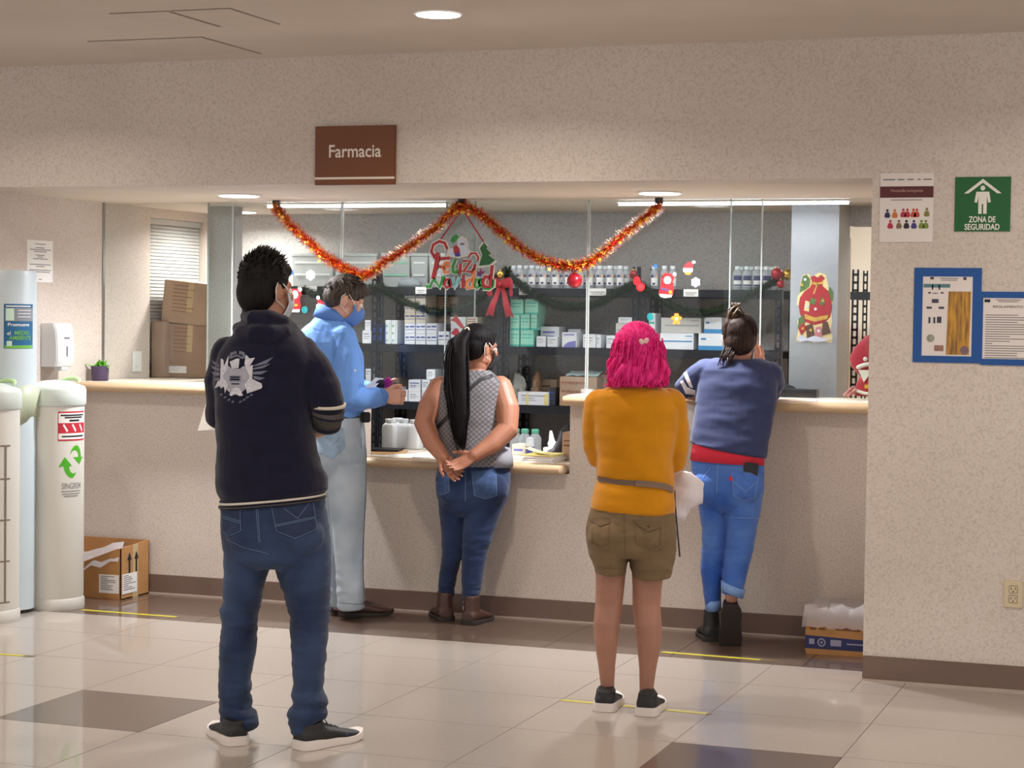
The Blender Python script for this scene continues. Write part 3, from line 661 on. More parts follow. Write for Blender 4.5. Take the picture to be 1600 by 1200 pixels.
bd = MB().prism([(0, 0), (x1-x0-.02, 0), (x1-x0-.075, .062), (0, .062)][:0] or [(0, .025), (x1-x0-.05, .025), (x1-x0-.0, .075), (0, .085)], (x0, y0-.0008, 0), UX, UZ, (0, .0007, 0)).obj('printed_band', mat('carton_navy', (38, 44, 92), .6, var=.05), c)
b = MB(); o_ = (x0, y0-.0014, 0)
b.prism(arc(.075, .055, .013, .019, 0, 360, 24)[:48], o_, UX, UZ, (0, .0005, 0)); b.prism(ngon(.075, .055, .006, .006, 10), o_, UX, UZ, (0, .0005, 0)); b.prism(rect(.018, .042, .045, .07), o_, UX, UZ, (0, .0005, 0)); b.prism(rect(.116, .165, .042, .07), o_, UX, UZ, (0, .0005, 0)); b.prism(rect(.19, .27, .052, .058), o_, UX, UZ, (0, .0005, 0))
b.obj('printed_marks', mat('mark_pale', (150, 150, 176), .6), bd)
b = MB(); o_ = (x0, y0-.0008, 0); b.prism(ngon(.035, .118, .016, .009, 16), o_, UX, UZ, (0, .0006, 0)); b.prism(rect(.062, .09, .112, .122), o_, UX, UZ, (0, .0006, 0)); b.prism(rect(.14, .25, .114, .128), o_, UX, UZ, (0, .0006, 0)); b.obj('printed_logo', mat('carton_print', (120, 72, 40), .7, var=.1), c)
b = MB(); rw = []
for i in range(15):
    a = i/14; xx = x0-.012+a*(x1-x0+.02); rw.append([(xx, y0-.012, .125), (xx, y0-.02, .17), (xx, y0-.006, .215+.012*math.sin(i*2.1)), (xx, y0+.03, .225+.01*math.sin(i*1.3)), (xx, y0+.06, .19), (xx, y0+.1, .12), (xx, y1-.1, .12), (xx, y1-.03, .21), (xx, y1, .18)])
b.rings(crumple(rw, .009, 8), closed=False).obj('plastic_liner', 'bin_liner_film', c, smooth=True)
# ================================================================ cartons and plant behind the glass, left
def carton_px(px0, px1, py0, py1, Y, dep, label, m='cardboard_brown', rot=0, lines=0, labelc=False, name='carton', z0=None):
    a = onY(px0, py1, Y); b_ = onY(px1, py0, Y); w_, h = b_.x-a.x, b_.z-a.z
    z = a.z if z0 is None else z0; h = b_.z-z
    c = root(name, ((a.x+b_.x)/2, Y+dep/2, z), label, 'carton')
    M = Matrix.Rotation(rot, 3, 'Y'); ctr = Vector(((a.x+b_.x)/2, Y+dep/2, z+h/2))
    MB().box(ctr, (w_, dep, h), M).obj('body', m, c, bevel=.003)
    o_ = ctr+M @ Vector((-w_/2, -dep/2-.0012, -h/2)); u = M @ Vector((1, 0, 0)); v = M @ Vector((0, 0, 1))
    if lines:
        b = MB(); rr = random.Random(lines)
        for k in range(lines): b.prism(rect(w_*.2, w_*rr.uniform(.45, .65), h*(.9-.7*k/lines)-.0025, h*(.9-.7*k/lines)+.0015), o_, u, v, (0, .001, 0))
        b.obj('printed_text', mat('carton_faint_print', (128, 88, 62), .75), c)
        MB().prism(rect(w_*.5, w_*.62, h*.3, h), o_, u, v, (0, .001, 0)).obj('packing_tape', 'packing_tape', c)
    if labelc: label_card(c, o_+u*(w_*.3)+v*(h*.3), u, v, w_*.35, h*.45, 4)
    return c
TOP = 1.13
carton_px(237, 321, 567, 596, 10.2, .3, 'brown carton with pale sticker at the base of the leaning stack behind the glass', lines=0, labelc=True, z0=TOP)
carton_px(256, 328, 508, 567, 10.2, .32, 'brown carton leaning in the middle of the stack behind the glass', rot=.05, lines=7)
carton_px(254, 331, 441, 506, 10.2, .32, 'topmost brown carton leaning on the stack before the blind', rot=.09, lines=8, m='cardboard_pale')
carton_px(236, 258, 502, 596, 10.15, .2, 'tall narrow brown carton left of the leaning stack, before the blind', z0=TOP)
# plinth the cartons stand on
MB_ = MB().bb(XL+.003, -5.29, 9.86, 10.5, .75, TOP-.002).obj('side_desk', 'counter_top_laminate', None, org=(-5.2, 10.2, .75), bevel=.004)
tag(MB_, 'pale desk top behind the left counter carrying the stacked cartons', 'desk')
MB().bb(XL+.02, -5.31, 9.87, 10.48, 0, .75).obj('pedestal', 'white_plastic', MB_)
p = onY(180, 594, 9.5); px, py = XL+.075, 9.62-.17
pl = root('potted_plant', (px, py, TOP), 'small bright green potted plant in a purple pot on the counter end', 'plant')
MB().lathe((px, py, TOP), [(.043, 0), (.046, .003), (.05, .078), (.05, .082), (.046, .082), (.045, .07)], 24).obj('pot', mat('purple_pot', (72, 56, 86), .45, var=.03), pl, auto=50)
b = MB(); rr = random.Random(5)
for k in range(46):
    a = rr.uniform(0, 6.28); e = rr.uniform(.25, 1.45); l = rr.uniform(.03, .068); d = Vector((math.cos(a)*math.cos(e), math.sin(a)*math.cos(e), math.sin(e)))
    s0 = Vector((px, py, TOP+.075))+Vector((rr.uniform(-.03, .03), rr.uniform(-.03, .03), 0)); sd = d.cross(Vector((0, 0, 1))).normalized()
    wd = .009; pts = []
    for q in range(5):
        tt = q/4; cpt = s0+d*(l*tt)+Vector((0, 0, -.02*tt*tt)); ww = wd*math.sin(math.pi*(.12+.85*tt)); pts.append([cpt-sd*ww, cpt+Vector((0, 0, .003)), cpt+sd*ww])
    b.rings(pts, closed=False)
o = b.obj('foliage', mat('plant_leaf', (104, 176, 52), .5, var=.2, vscale=40), pl, smooth=True)
# ================================================================ pharmacy shelving
MSTEEL = mat('dark_steel', (26, 28, 37), .45, .2, var=.05)
SY0, SY1 = 10.5, 10.86
POSTX = [-4.86, -3.80, -3.02, -2.225]
def zY(y, px, Y=SY0): return onY(px, y, Y).z
ZT, ZM, ZL = zY(450, 787), zY(541, 787), zY(632, 787)
LEV = [ZT, ZM, ZL, .62, .12]
xs = [onY(p, 500, SY0).x for p in (378, 590, 787, 998, 1217)]
def rack(x0, x1, label, ztop):
    r = root('shelf_rack', ((x0+x1)/2, (SY0+SY1)/2, 0), label, 'shelf')
    for xx, sg in ((x0, 1), (x1, -1)):
        for yy, sy in ((SY0, 1), (SY1, -1)):
            b = MB(); h = ztop; wd = .036; x_, y_ = sorted((xx, xx+sg*wd)), sorted((yy, yy+sy*wd))
            # slotted angle: front flange as ladder of webs round the slots
            xm0, xm1 = x_; n = 0; z = 0.0
            b.bb(xm0, xm0+.011, yy-.001*sy, yy+.001*sy, 0, h); b.bb(xm1-.011, xm1, yy-.001*sy, yy+.001*sy, 0, h)
            while z < h-.02: b.bb(xm0+.011, xm1-.011, yy-.001*sy, yy+.001*sy, z, z+.016); z += .045
            b.bb(xx-.001, xx+.001, y_[0], y_[1], 0, h)
            b.obj('post', 'dark_steel', r)
    for z in LEV:
        if z > ztop: continue
        sh = MB().bb(x0+.002, x1-.002, SY0-.004, SY1, z-.004, z).obj('shelf_board', 'dark_steel', r)
        b = MB(); b.bb(x0, x1, SY0-.006, SY0-.003, z-.045, z); b.bb(x0, x1, SY0-.006, SY0+.012, z-.045, z-.041); b.bb(x0, x1, SY1, SY1+.003, z-.045, z); b.obj('shelf_lip', 'dark_steel', sh)
    return r
rack(xs[0], xs[1]-.002, 'dark steel slotted shelf rack behind the two men', 1.76)
rack(xs[1]+.002, xs[2]-.002, 'dark steel slotted shelf rack holding blue-striped boxes, behind the holiday sign', 1.70)
rack(xs[2]+.002, xs[3]-.002, 'dark steel slotted shelf rack holding the green boxes, behind the glass', 1.80)
rack(xs[3]+.002, xs[4]+.015, 'dark steel slotted shelf rack with long cartons, behind the woman in blue', 1.68)
# shelf tags
for px0, px1, lb in ((465, 495, 'behind the two men'), (649, 666, 'under the holiday sign'), (811, 829, 'above the green boxes'), (920, 947, 'beside the red hanging ball'), (1068, 1091, 'below the star sticker')):
    y0_ = 449.5; a = onY(px0, y0_, SY0-.01); b_ = onY(px1, y0_, SY0-.01); hz = .04
    o = MB().bb(a.x, b_.x, SY0-.009, SY0-.0065, ZT-hz+.002, ZT+.002).obj('shelf_tag', 'paper_white', None, org=((a.x+b_.x)/2, SY0-.008, ZT-hz+.002))
    tag(o, 'small white paper tag on the top shelf edge '+lb, 'tag')
    b = MB(); b.bb(a.x+.01, b_.x-.01, SY0-.0098, SY0-.0089, ZT-.02, ZT-.016); b.bb(a.x+.015, b_.x-.02, SY0-.0098, SY0-.0089, ZT-.03, ZT-.027); b.obj('printed_text', 'grey_ink', o)
# ---------------------------------------------------------------- clear bottles on the top shelf
fb = film_mat('clear_bottle', (206, 212, 218), .42, .15); mat('bottle_cap', (226, 232, 236), .4, var=.01)
mat('ink_navyblue', (44, 50, 104), .5, var=.02); mat('ink_peach', (232, 186, 146), .5)
def bottle(navy):
    r = root('clear_bottle', (0, 0, 0), 'b', 'bottle', 'clear bottles on the top shelf')
    R_ = .024 if not navy else .028
    MB().lathe((0, 0, 0), [(R_*.9, 0), (R_, .004), (R_, .088), (R_*.85, .1), (.012, .112), (.012, .118)], 20).obj('body', 'clear_bottle', r, auto=60)
    MB().lathe((0, 0, 0), [(.014, .112), (.0145, .114), (.0145, .128), (.012, .13)], 16).obj('cap', 'bottle_cap', r, auto=50)
    fn = cyl_map(0, 0, R_+.0005, math.radians(-72)); b = MB(); wrap(b, rect(-R_*.85, R_*.85, .02, .078), fn); lab = b.obj('label', 'label_white', r)
    fn2 = cyl_map(0, 0, R_+.001, math.radians(-72)); b = MB()
    if navy: wrap(b, rect(-R_*.85, R_*.85, .052, .078), fn2); wrap(b, rect(-R_*.85, R_*.85, .022, .03), fn2)
    else: wrap(b, rect(-R_*.85, R_*.2, .064, .078), fn2); wrap(b, ngon(-.003, .03, .009, .006, 12), fn2)
    b.obj('label_print', 'ink_navyblue', lab)
    if not navy: b = MB(); wrap(b, rect(R_*.25, R_*.85, .062, .078), fn2); b.obj('label_patch', 'ink_peach', lab)
    return r
ORD = ['first', 'second', 'third', 'fourth', 'fifth', 'sixth', 'seventh', 'eighth', 'ninth', 'tenth', 'eleventh', 'twelfth', 'thirteenth', 'fourteenth']
def bottles(pxs, navy, Y, phrase):
    pr = None
    for i, p in enumerate(pxs):
        loc = Vector((onY(p, 440, Y).x, Y, ZT+.001)); lb = 'clear %s bottle, %s from the left in row %s' % ('blue-labelled' if navy else 'white-labelled', ORD[i], phrase)
        if pr is None: pr = bottle(navy); pr.location = loc; pr['label'] = lb; ORG[pr.name] = loc
        else: copy_tree(pr, loc, lb)
bottles([812, 831, 848, 868, 888, 906, 921, 937, 953, 969], False, SY0+.05, 'above the green boxes')
bottles([803, 822, 840, 858, 878, 897, 914, 930, 946, 962, 978], False, SY0+.14, 'behind, above the green boxes')
bottles([1022, 1038, 1051], False, SY0+.05, 'behind the red boot sticker')
bottles([1152, 1167, 1183, 1198, 1213], True, SY0+.05, 'beside the red and gold balls')
bottles([1159, 1175, 1191, 1206], True, SY0+.14, 'behind, near the red balls')
# ---------------------------------------------------------------- boxes on the shelves
INK = {'blue': mat('print_blue', (62, 84, 150), .5, var=.05), 'teal': mat('print_teal', (64, 178, 164), .5, var=.04), 'red': mat('print_red', (196, 52, 64), .5, var=.04), 'grey': mat('print_grey', (150, 152, 160), .6, var=.04), 'green': mat('print_green', (130, 186, 160), .5, var=.04), 'cyan': mat('print_cyan', (66, 140, 196), .5, var=.04), 'violet': mat('print_violet', (120, 120, 190), .5), 'brown': mat('print_brown', (110, 76, 52), .6)}
mat('box_white', (228, 230, 236), .5, var=.02); mat('box_mint', (150, 214, 194), .45, var=.04); mat('box_teal', (54, 168, 150), .4, var=.06); mat('box_cream', (224, 216, 198), .5, var=.02); mat('box_dark', (52, 54, 66), .5, var=.05); mat('box_greywhite', (196, 194, 190), .5, var=.03)
NB = [0]
def box(px0, px1, y0, y1, z, label, m='box_white', pr='grey', style='lines', Y=SY0+.02, dep=.12, group='medicine boxes on the shelves', cat='box', name='medicine_box', side=None):
    a = onY(px0, y1, Y); b_ = onY(px1, y0, Y); NB[0] += 1
    z = a.z if z is None else z
    w_, h = b_.x-a.x, onY(px0, y0, Y).z-z
    c = root(name, ((a.x+b_.x)/2, Y+dep/2, z), label, cat, group)
    MB().bb(a.x+.0006, b_.x-.0006, Y, Y+dep, z+.0005, z+h-.0005).obj('carton_body', m, c, bevel=.0012)
    b = MB(); q = lambda u0, u1, v0, v1: b.bb(a.x+w_*u0, a.x+w_*u1, Y-.0009, Y-.0002, z+h*v0, z+h*v1); rr = random.Random(NB[0])
    if style == 'lines':
        q(.12, .6+.3*rr.random(), .68, .76); q(.12, .5+.3*rr.random(), .5, .55); q(.12, .6, .36, .4)
    elif style == 'stripe': q(0.08, .42, .58, .72); q(.5, .94, .6, .74); q(.05, .95, .36, .41)
    elif style == 'band': q(0, 1, 0, .26); q(.1, .3, .6, .72)
    elif style == 'line': q(.1, .95, .46, .54); q(.75, .95, .8, .85)
    elif style == 'diag':
        b.prism([(0, h*.7), (w_*.25, h), (w_*.45, h), (w_*.95, h*.05), (w_*.7, 0), (w_*.3, h*.55)], (a.x, Y-.0009, z), UX, UZ, (0, .0007, 0))
    elif style == 'dots':
        for v_ in (.15, .45, .75): b.prism(ngon(w_*.3, h*v_, w_*.16, w_*.2, 10), (a.x, Y-.0009, z), UX, UZ, (0, .0007, 0))
        q(.7, .76, .1, .9)
    elif style == 'curve':
        b.prism([(w_*.1, 0), (w_*.2, h*.18), (w_*.45, h*.36), (w_*.95, h*.45), (w_*.95, 0)], (a.x, Y-.0009, z), UX, UZ, (0, .0007, 0)); q(.12, .85, .8, .88)
    elif style == 'rim': q(.1, .85, .7, .76); q(.1, .8, .5, .55); q(0, 1, 0, .12)
    elif style == 'bars':
        for k in range(4): q(.1, .9, .15+.2*k, .22+.2*k)
    b.obj('print', INK[pr], c)
    return z+h
# middle shelf, unit behind the holiday sign
z = box(566, 582, 516, 536, ZM, 'small white box beside the blue bin, lower of two', pr='grey', Y=SY0+.02); box(570, 579.5, 500, 516, z, 'small white box beside the blue bin, upper of two')
box(601.5, 611, 500, 536, ZM, 'tall white box with green dots beside the striped boxes, first of two', pr='green', style='dots', dep=.2); box(611, 621, 500, 536, ZM, 'tall white box with green dots beside the striped boxes, second of two', pr='green', style='dots', dep=.2)
cols_ = [(632, 648.5, 5), (649.5, 665, 5), (665.8, 682.5, 2)]
names_ = ('first', 'second', 'third'); lev_ = ('bottom', 'second row', 'third row', 'fourth row', 'top')
for ci, (p0, p1, n) in enumerate(cols_):
    z = ZM
    for k in range(n):
        yb = 537.5-k*16.4; z = box(p0, p1, yb-16.4, yb, z, 'white blue-striped medicine box, %s column of the stack, %s' % (names_[ci], lev_[k]), pr='blue', style='stripe', m='box_white' if k < 2 else 'box_cream', dep=.16)
box(684.5, 702, 517.5, 538, ZM, 'white blue-striped box standing alone beside the stack', pr='blue', style='stripe')
z = box(704, 729, 513, 539, ZM, 'white box with red diagonal print, lower one beside the ponytail', pr='red', style='diag'); box(704, 728, 495, 513, z, 'white box with red diagonal print, upper one', pr='red', style='diag')
z = box(729.5, 746, 513, 539, ZM, 'red barred box hidden low beside the ponytail', pr='red', style='bars'); box(729.5, 746, 495, 513, z, 'red barred box stacked beside the red diagonal box', pr='red', style='bars', m='box_cream')
for k, (p0, p1, ya, yb) in enumerate(((668, 684, 462, 504), (684, 701, 500, 517), (684, 701, 483, 500), (684, 701, 463, 483), (701, 716, 463, 512))):
    box(p0, p1, ya, yb if k in (0, 2, 3) else None or yb, None, 'brown carton behind the dark garland, %s of five' % ORD[k], m='cardboard_pale', pr='brown', style='bars' if k in (2, 3) else 'lines', Y=SY0+.2, dep=.12, group='brown cartons behind the garland', name='small_carton')
box(668, 716, 500 if False else 504, 540, ZM, 'long brown carton low on the shelf behind the striped boxes', m='cardboard_pale', pr='brown', Y=SY0+.2, dep=.12, group='brown cartons behind the garland', name='small_carton')
# green boxes
MINT = dict(m='box_mint', pr='teal', style='rim', dep=.14)
z = box(796.5, 811.5, 515.5, 540.5, ZM, 'mint green box, bottom row beside the post', **MINT); z2 = box(797, 812, 492, 515.5, z, 'dark mint box, middle row beside the post', **MINT); box(797.5, 818, 467.5, 492, z2, 'mint green box, top row beside the post', **MINT)
z = box(813, 834, 515.5, 541, ZM, 'mint green box, bottom row second from the post', **MINT); z2 = box(813, 828, 491, 515.5, z, 'mint green box, middle row second from the post', **MINT); box(829, 839, 491, 515.5, z, 'narrow mint box, middle row end', **MINT); box(820, 841, 467, 491, z2, 'mint green box, top row end', **MINT)
# green sheet trays between the rows
# white boxes
box(844, 873.5, 510, 541, ZM, 'large white box standing behind two smaller white leaflets', Y=SY0+.1, pr='violet')
box(838, 853, 525, 541.5, ZM, 'small white box in front of the large white box'); box(855, 871, 526, 541.5, ZM, 'white leaflet box leaning before the large white box', pr='grey')
box(877.7, 901, 519, 541.8, ZM, 'white box with blue curved print beside the glass joint', pr='violet', style='curve'); box(887, 907, 514, 541, ZM, 'thin white box behind the curved-print box', Y=SY0+.16)
box(910.6, 931, 522, 542.3, ZM, 'white box with grey lines behind the glass joint, wider'); box(931.5, 939, 523, 542.3, ZM, 'white box with grey lines behind the glass joint, narrower')
box(947, 961, 524, 543, ZM, 'small white box beside the pink hair'); z = box(961.5, 991, 504.5, 543.3, ZM, 'white box above the pink hair, lower', m='box_greywhite'); box(966, 989, 495.5, 504.5, z, 'thin white box above the pink hair, upper')
# long cartons right
LNG = dict(dep=.2)
box(1013, 1024, 489, 545, ZM, 'narrow white carton with teal print beside the post', pr='teal', style='rim')
z = box(1031, 1084, 520, 545.5, ZM, 'long white carton with teal line, bottom', pr='cyan', style='line', **LNG); box(1032.5, 1095.5, 496, 520, z, 'long greyish carton stacked on the teal-lined carton', m='box_greywhite', pr='grey', style='line', **LNG)
z = box(1091, 1131, 520.5, 546, ZM, 'white carton with blue base beside the bun, bottom', pr='cyan', style='band', **LNG); box(1100, 1128, 495.5, 520.5, z, 'white carton with blue base beside the bun, upper', pr='cyan', style='band', **LNG)
box(1132, 1165, 520.5, 546, ZM, 'white carton with blue base behind the bun', pr='cyan', style='band', **LNG)
# blue bin on middle shelf
a, b_ = onY(580, 536, SY0).x, onY(600, 536, SY0).x
fbl = film_mat('blue_tub_plastic', (40, 66, 150), .8, .3)
q = MB(); q.bb(a, b_, SY0+.0, SY0+.004, ZM+.001, ZM+.115); q.bb(a, b_, SY0+.2, SY0+.204, ZM+.001, ZM+.115); q.bb(a, a+.004, SY0, SY0+.2, ZM+.001, ZM+.115); q.bb(b_-.004, b_, SY0, SY0+.2, ZM+.001, ZM+.115); q.bb(a, b_, SY0, SY0+.2, ZM+.001, ZM+.005)
tag(q.obj('shelf_tub', 'blue_tub_plastic', None, org=((a+b_)/2, SY0+.1, ZM)), 'translucent blue plastic tub between white boxes', 'tub')
# top shelf left: translucent boxes, grey dome
ft = film_mat('frosted_plastic', (190, 195, 193), .72, .35)
for k, (p0, p1, lb) in enumerate(((455, 520, 'pale frosted storage box behind the two men'), (522, 588, 'pale frosted storage box above the man in light blue'), (596, 640, 'frosted storage box with mint stripes behind the tinsel'), (641, 668, 'narrow frosted box beside the holiday sign'), (669, 694, 'frosted box partly hidden by the holiday sign'))):
    Y = SY0+.08; a = onY(p0, 448, Y).x; b_ = onY(p1, 448, Y).x; zt_ = onY(p0, 394, Y).z
    r = root('storage_box', ((a+b_)/2, Y+.1, ZT), lb, 'box')
    rs = [[Vector((x_, y_, z_)) for x_, y_ in ((a+i_, Y+i_), (b_-i_, Y+i_), (b_-i_, Y+.2-i_), (a+i_, Y+.2-i_))] for z_, i_ in ((ZT+.001, .008), (zt_-.025, 0))]
    MB().rings(rs).obj('tub', 'frosted_plastic', r, bevel=.003); MB().bb(a-.004, b_+.004, Y-.004, Y+.204, zt_-.0245, zt_-.006).obj('lid', 'frosted_plastic', r, bevel=.003)
    b = MB()
    for v_ in (.35, .7): b.bb(a+.02, b_-.02, Y-.0009, Y+.002, ZT+(zt_-ZT)*v_-.006, ZT+(zt_-ZT)*v_+.006)
    b.obj('print', INK['green'] if k == 2 else mat('print_pale', (206, 210, 208), .6, var=.02), r)
x_ = onY(637, 449, SY0).x
dm = MB().lathe((x_, SY0+.03, ZT), [(.074, .001), (.073, .02), (.062, .04), (.04, .054), (.003, .058)], 32, squash=(1, .4)).obj('plastic_dome', mat('grey_dome', (128, 136, 140), .35, var=.03), None, smooth=True, org=(x_, SY0+.03, ZT))
tag(dm, 'grey plastic dome lying on the top shelf edge near the holiday sign', 'dome')
# low shelf
z = box(571, 582, 590, 607, ZL, 'small white box low beside the magenta pouch', Y=SY0+.05); box(571, 580, 576, 590, z, 'small white box topmost beside the magenta pouch', Y=SY0+.05)
box(610, 623, 605, 627, ZL, 'white box under the hand of the man in light blue'); box(623.5, 637, 609, 627.4, ZL, 'small square white box on the low shelf')
z = box(638, 657, 612, 627.5, ZL, 'white wide box on the low shelf, lower'); z = box(638, 657, 593, 612, z, 'white wide box on the low shelf, upper', pr='blue')
z = box(659, 672, 610, 628, ZL, 'white box behind the shoulder of the woman in grey, lower'); z = box(659, 672, 593, 610, z, 'white box behind the shoulder of the woman in grey, middle'); box(666, 680, 577, 593, z, 'white box topmost above the shoulder of the woman in grey')
box(614, 624, 590, 606, ZL, 'small brown carton behind the white boxes on the low shelf', m='cardboard_pale', pr='brown', Y=SY0+.2, group='brown cartons behind the garland', name='small_carton')
box(829, 870, 592, 628, ZL, 'plain brown carton behind the plastic bags', m='cardboard_pale', pr='brown', Y=SY0+.2, dep=.13, group='brown cartons behind the garland', name='small_carton')
box(809, 857, 612, 631.5, ZL, 'white box with yellow tape straps on the low shelf', m='box_white', pr='grey', style='lines', Y=SY0+.01, group=None)
for p0, p1 in ((821, 825), (850, 855)):
    a, b_ = onY(p0, 620, SY0).x, onY(p1, 620, SY0).x
    MB().bb(a, b_, SY0+.0085, SY0+.012, ZL+.001, ZL+.066).obj('yellow_strap', mat('yellow_strap', (226, 214, 130), .5), [o for o in COL.objects if o.get('label') == 'white box with yellow tape straps on the low shelf'][0])
box(858, 868, 606, 632, ZL, 'dark narrow box beside the yellow-taped box', m='box_dark', pr='blue', Y=SY0+.03, group=None)
# handwritten carton
a, b_ = onY(873, 630, SY0).x, onY(931, 630, SY0).x; zt_ = onY(900, 589, SY0).z
hc = root('handwritten_carton', ((a+b_)/2, SY0+.12, ZL), 'brown carton with reddish handwriting, papers on top, behind the glass joint', 'carton')
MB().bb(a, b_, SY0+.012, SY0+.25, ZL+.001, zt_).obj('carton_body', 'cardboard_pale', hc, bevel=.002)
b = MB(); rr = random.Random(9)
for row, zr in ((.8, 9), (.5, 7)):
    xx = a+.012
    for k in range(zr):
        l = rr.uniform(.008, .016); zz = ZL+(zt_-ZL)*row; pts = [(xx+l*q/4, SY0+.0115, zz+.009*math.sin(q*2+k)+rr.uniform(-.003, .003)) for q in range(5)]
        b.tube(pts, .0013, 5); xx += l+.004
        if xx > b_-.02: break
b.obj('handwriting', mat('marker_red', (140, 62, 52), .6, var=.05), hc)
b = MB(); b.bb(b_-.05, b_-.01, SY0+.0112, SY0+.012, ZL+.075, ZL+.1); b.obj('small_mark', mat('marker_violet', (110, 84, 100), .6), hc)
pp = MB().rings(crumple([[(a+.02+(b_-a)*.9*i/5, SY0+.04+.03*k, zt_+.004+.006*k+.004*(i % 2)) for k in range(5)] for i in range(6)], .004, 2), closed=False).obj('papers', mat('paper_bluish', (196, 212, 212), .6, var=.03), None, smooth=True, org=((a+b_)/2, SY0+.1, zt_))
tag(pp, 'loose bluish papers lying on the handwritten carton', 'papers')
box(933, 953, 585, 607, None, 'brown carton with white label beside the pink hair', m='cardboard_pale', pr='grey', Y=SY0+.14, group='brown cartons behind the garland', name='small_carton')
# crumpled bags on the low shelf
def blob_bag(px0, px1, y0, y1, Y, z, m, label, seed, name='plastic_bag'):
    a = onY(px0, y1, Y); b_ = onY(px1, y0, Y); cx = (a.x+b_.x)/2; rx = (b_.x-a.x)/2; h = b_.z-z; rr = random.Random(seed); b = MB(); rs = []
    for i in range(9):
        t = i/8; f_ = [.9, 1, 1, .97, .92, .84, .72, .56, .4][i]
        rs.append([Vector((cx+(rx*.5*t*(1 if seed == 1 else -1))*(-1)+rx*f_*math.cos(q*math.pi/8)*rr.uniform(.65, 1.2), Y+.06+.06*f_*math.sin(q*math.pi/8)*rr.uniform(.7, 1.2), z+.002+h*t*rr.uniform(.86, 1.0))) for q in range(16)])
    return tag(b.rings(rs).obj(name, m, None, auto=35, org=(cx, Y+.06, z)), label, 'bag')
blob_bag(797, 822, 582, 632, SY0+.06, ZL, film_mat('bag_film', (206, 206, 200), .8, .25), 'crumpled clear plastic bag beside the bare arm of the woman in grey', 1)
blob_bag(825, 840, 578, 612, SY0+.09, ZL+.05, mat('brown_bag', (150, 116, 90), .6, var=.1, vscale=30), 'crumpled brown bag above the yellow-taped box', 2)
# ================================================================ things on the lower counter
ZD = .785
def desk(px, py, Y): p = onY(px, py, Y); return p.x
mat('jug_plastic', (232, 236, 240), .35, var=.01)
def jug():
    r = root('white_jug', (0, 0, 0), 'j', 'jug', 'white jugs on the lower counter')
    b = MB(); hw = .041; pr = [(.0, .9), (.004, 1), (.115, 1), (.128, .92), (.138, .62), (.142, .5)]
    rs = [[Vector((hw*k*(abs(math.cos(q))**.5)*math.copysign(1, math.cos(q)), hw*k*(abs(math.sin(q))**.5)*math.copysign(1, math.sin(q)), z)) for q in [2*math.pi*j/24+.01 for j in range(24)]] for z, k in pr]
    b.rings(rs).obj('body', 'jug_plastic', r, auto=40)
    MB().lathe((0, 0, 0), [(.028, .142), (.029, .144), (.029, .158), (.026, .16)], 20).obj('cap', 'jug_plastic', r, auto=40)
    return r
pr = None
for k, (p_, Y, lb) in enumerate(((610, 9.9, 'white plastic jug nearest the envelope on the lower counter'), (630, 9.94, 'white plastic jug in the middle of the lower counter row'), (648, 9.9, 'white plastic jug beside the elbow of the woman in grey'), (621, 10.01, 'white plastic jug behind the others on the lower counter'))):
    loc = Vector((desk(p_, 690, Y), Y, ZD+.001))
    if pr is None: pr = jug(); pr.location = loc; pr['label'] = lb; ORG[pr.name] = loc
    else: copy_tree(pr, loc, lb)
def at(px, Y, z=ZD): return Vector((onY(px, 700, Y).x, Y, z))
p = at(605, 9.55); e = root('envelope', p, 'tan envelope with a black folder on top beside the man in light blue', 'envelope')
MB().box(p+Vector((0, 0, .006)), (.2, .2, .008), .3).obj('paper', mat('manila', (206, 166, 112), .6, var=.03), e, bevel=.001)
tag(MB().box(p+Vector((-.02, .02, .017)), (.17, .16, .01), .2).obj('black_folder', mat('folder_black', (30, 30, 34), .5, var=.05), None, org=p+Vector((-.02, .02, .012)), bevel=.002), 'black folder lying on the tan envelope', 'folder')
for px, Y, rz, lb, m in ((630, 9.42, -.1, 'loose white sheet beside the tan envelope', 'paper_white'), (665, 9.36, .05, 'small printed card in front of the white jugs', mat('card_grey', (200, 200, 206), .6, var=.03)), (812, 9.5, .0, 'cream file folder on the lower counter behind the bare arm', mat('cream_folder', (226, 212, 180), .6, var=.02))):
    p = at(px, Y); tag(MB().box(p+Vector((0, 0, .003)), (.1 if px != 812 else .2, .13, .004), rz).obj('paper_sheet', m, None, org=p), lb, 'paper')
p = at(852, 9.42); ps = root('paper_stack', p, 'stack of white and yellow papers at the end of the lower counter', 'papers')
for k in range(9):
    o = MB().box(p+Vector((random.uniform(-.006, .006), random.uniform(-.006, .006), .0026+k*.0042)), (.165, .2, .0038), random.uniform(-.06, .06)).obj('sheet', 'paper_white' if k < 7 else mat('paper_yellow', (240, 226, 150), .6, var=.02), ps)
b = MB(); rs = [[Vector((p.x-.08+.16*i/7, p.y-.09+.18*k/4, .040+ZD+(.03*(1-i/7)**2 if k < 3 else 0))) for k in range(5)] for i in range(8)]
b.rings(rs, closed=False).obj('curled_sheet', 'paper_yellow', ps, smooth=True)
p = at(811, 9.75); bw = root('labelled_box', p, 'low white box with printed label on the lower counter beside the grey top', 'box'); MB().bb(p.x-.04, p.x+.035, p.y, p.y+.14, ZD+.001, ZD+.058).obj('carton_body', 'box_cream', bw, bevel=.002); b = MB(); b.bb(p.x-.03, p.x+.02, p.y-.0009, p.y+.0005, ZD+.022, ZD+.034); b.obj('print', INK['violet'], bw)
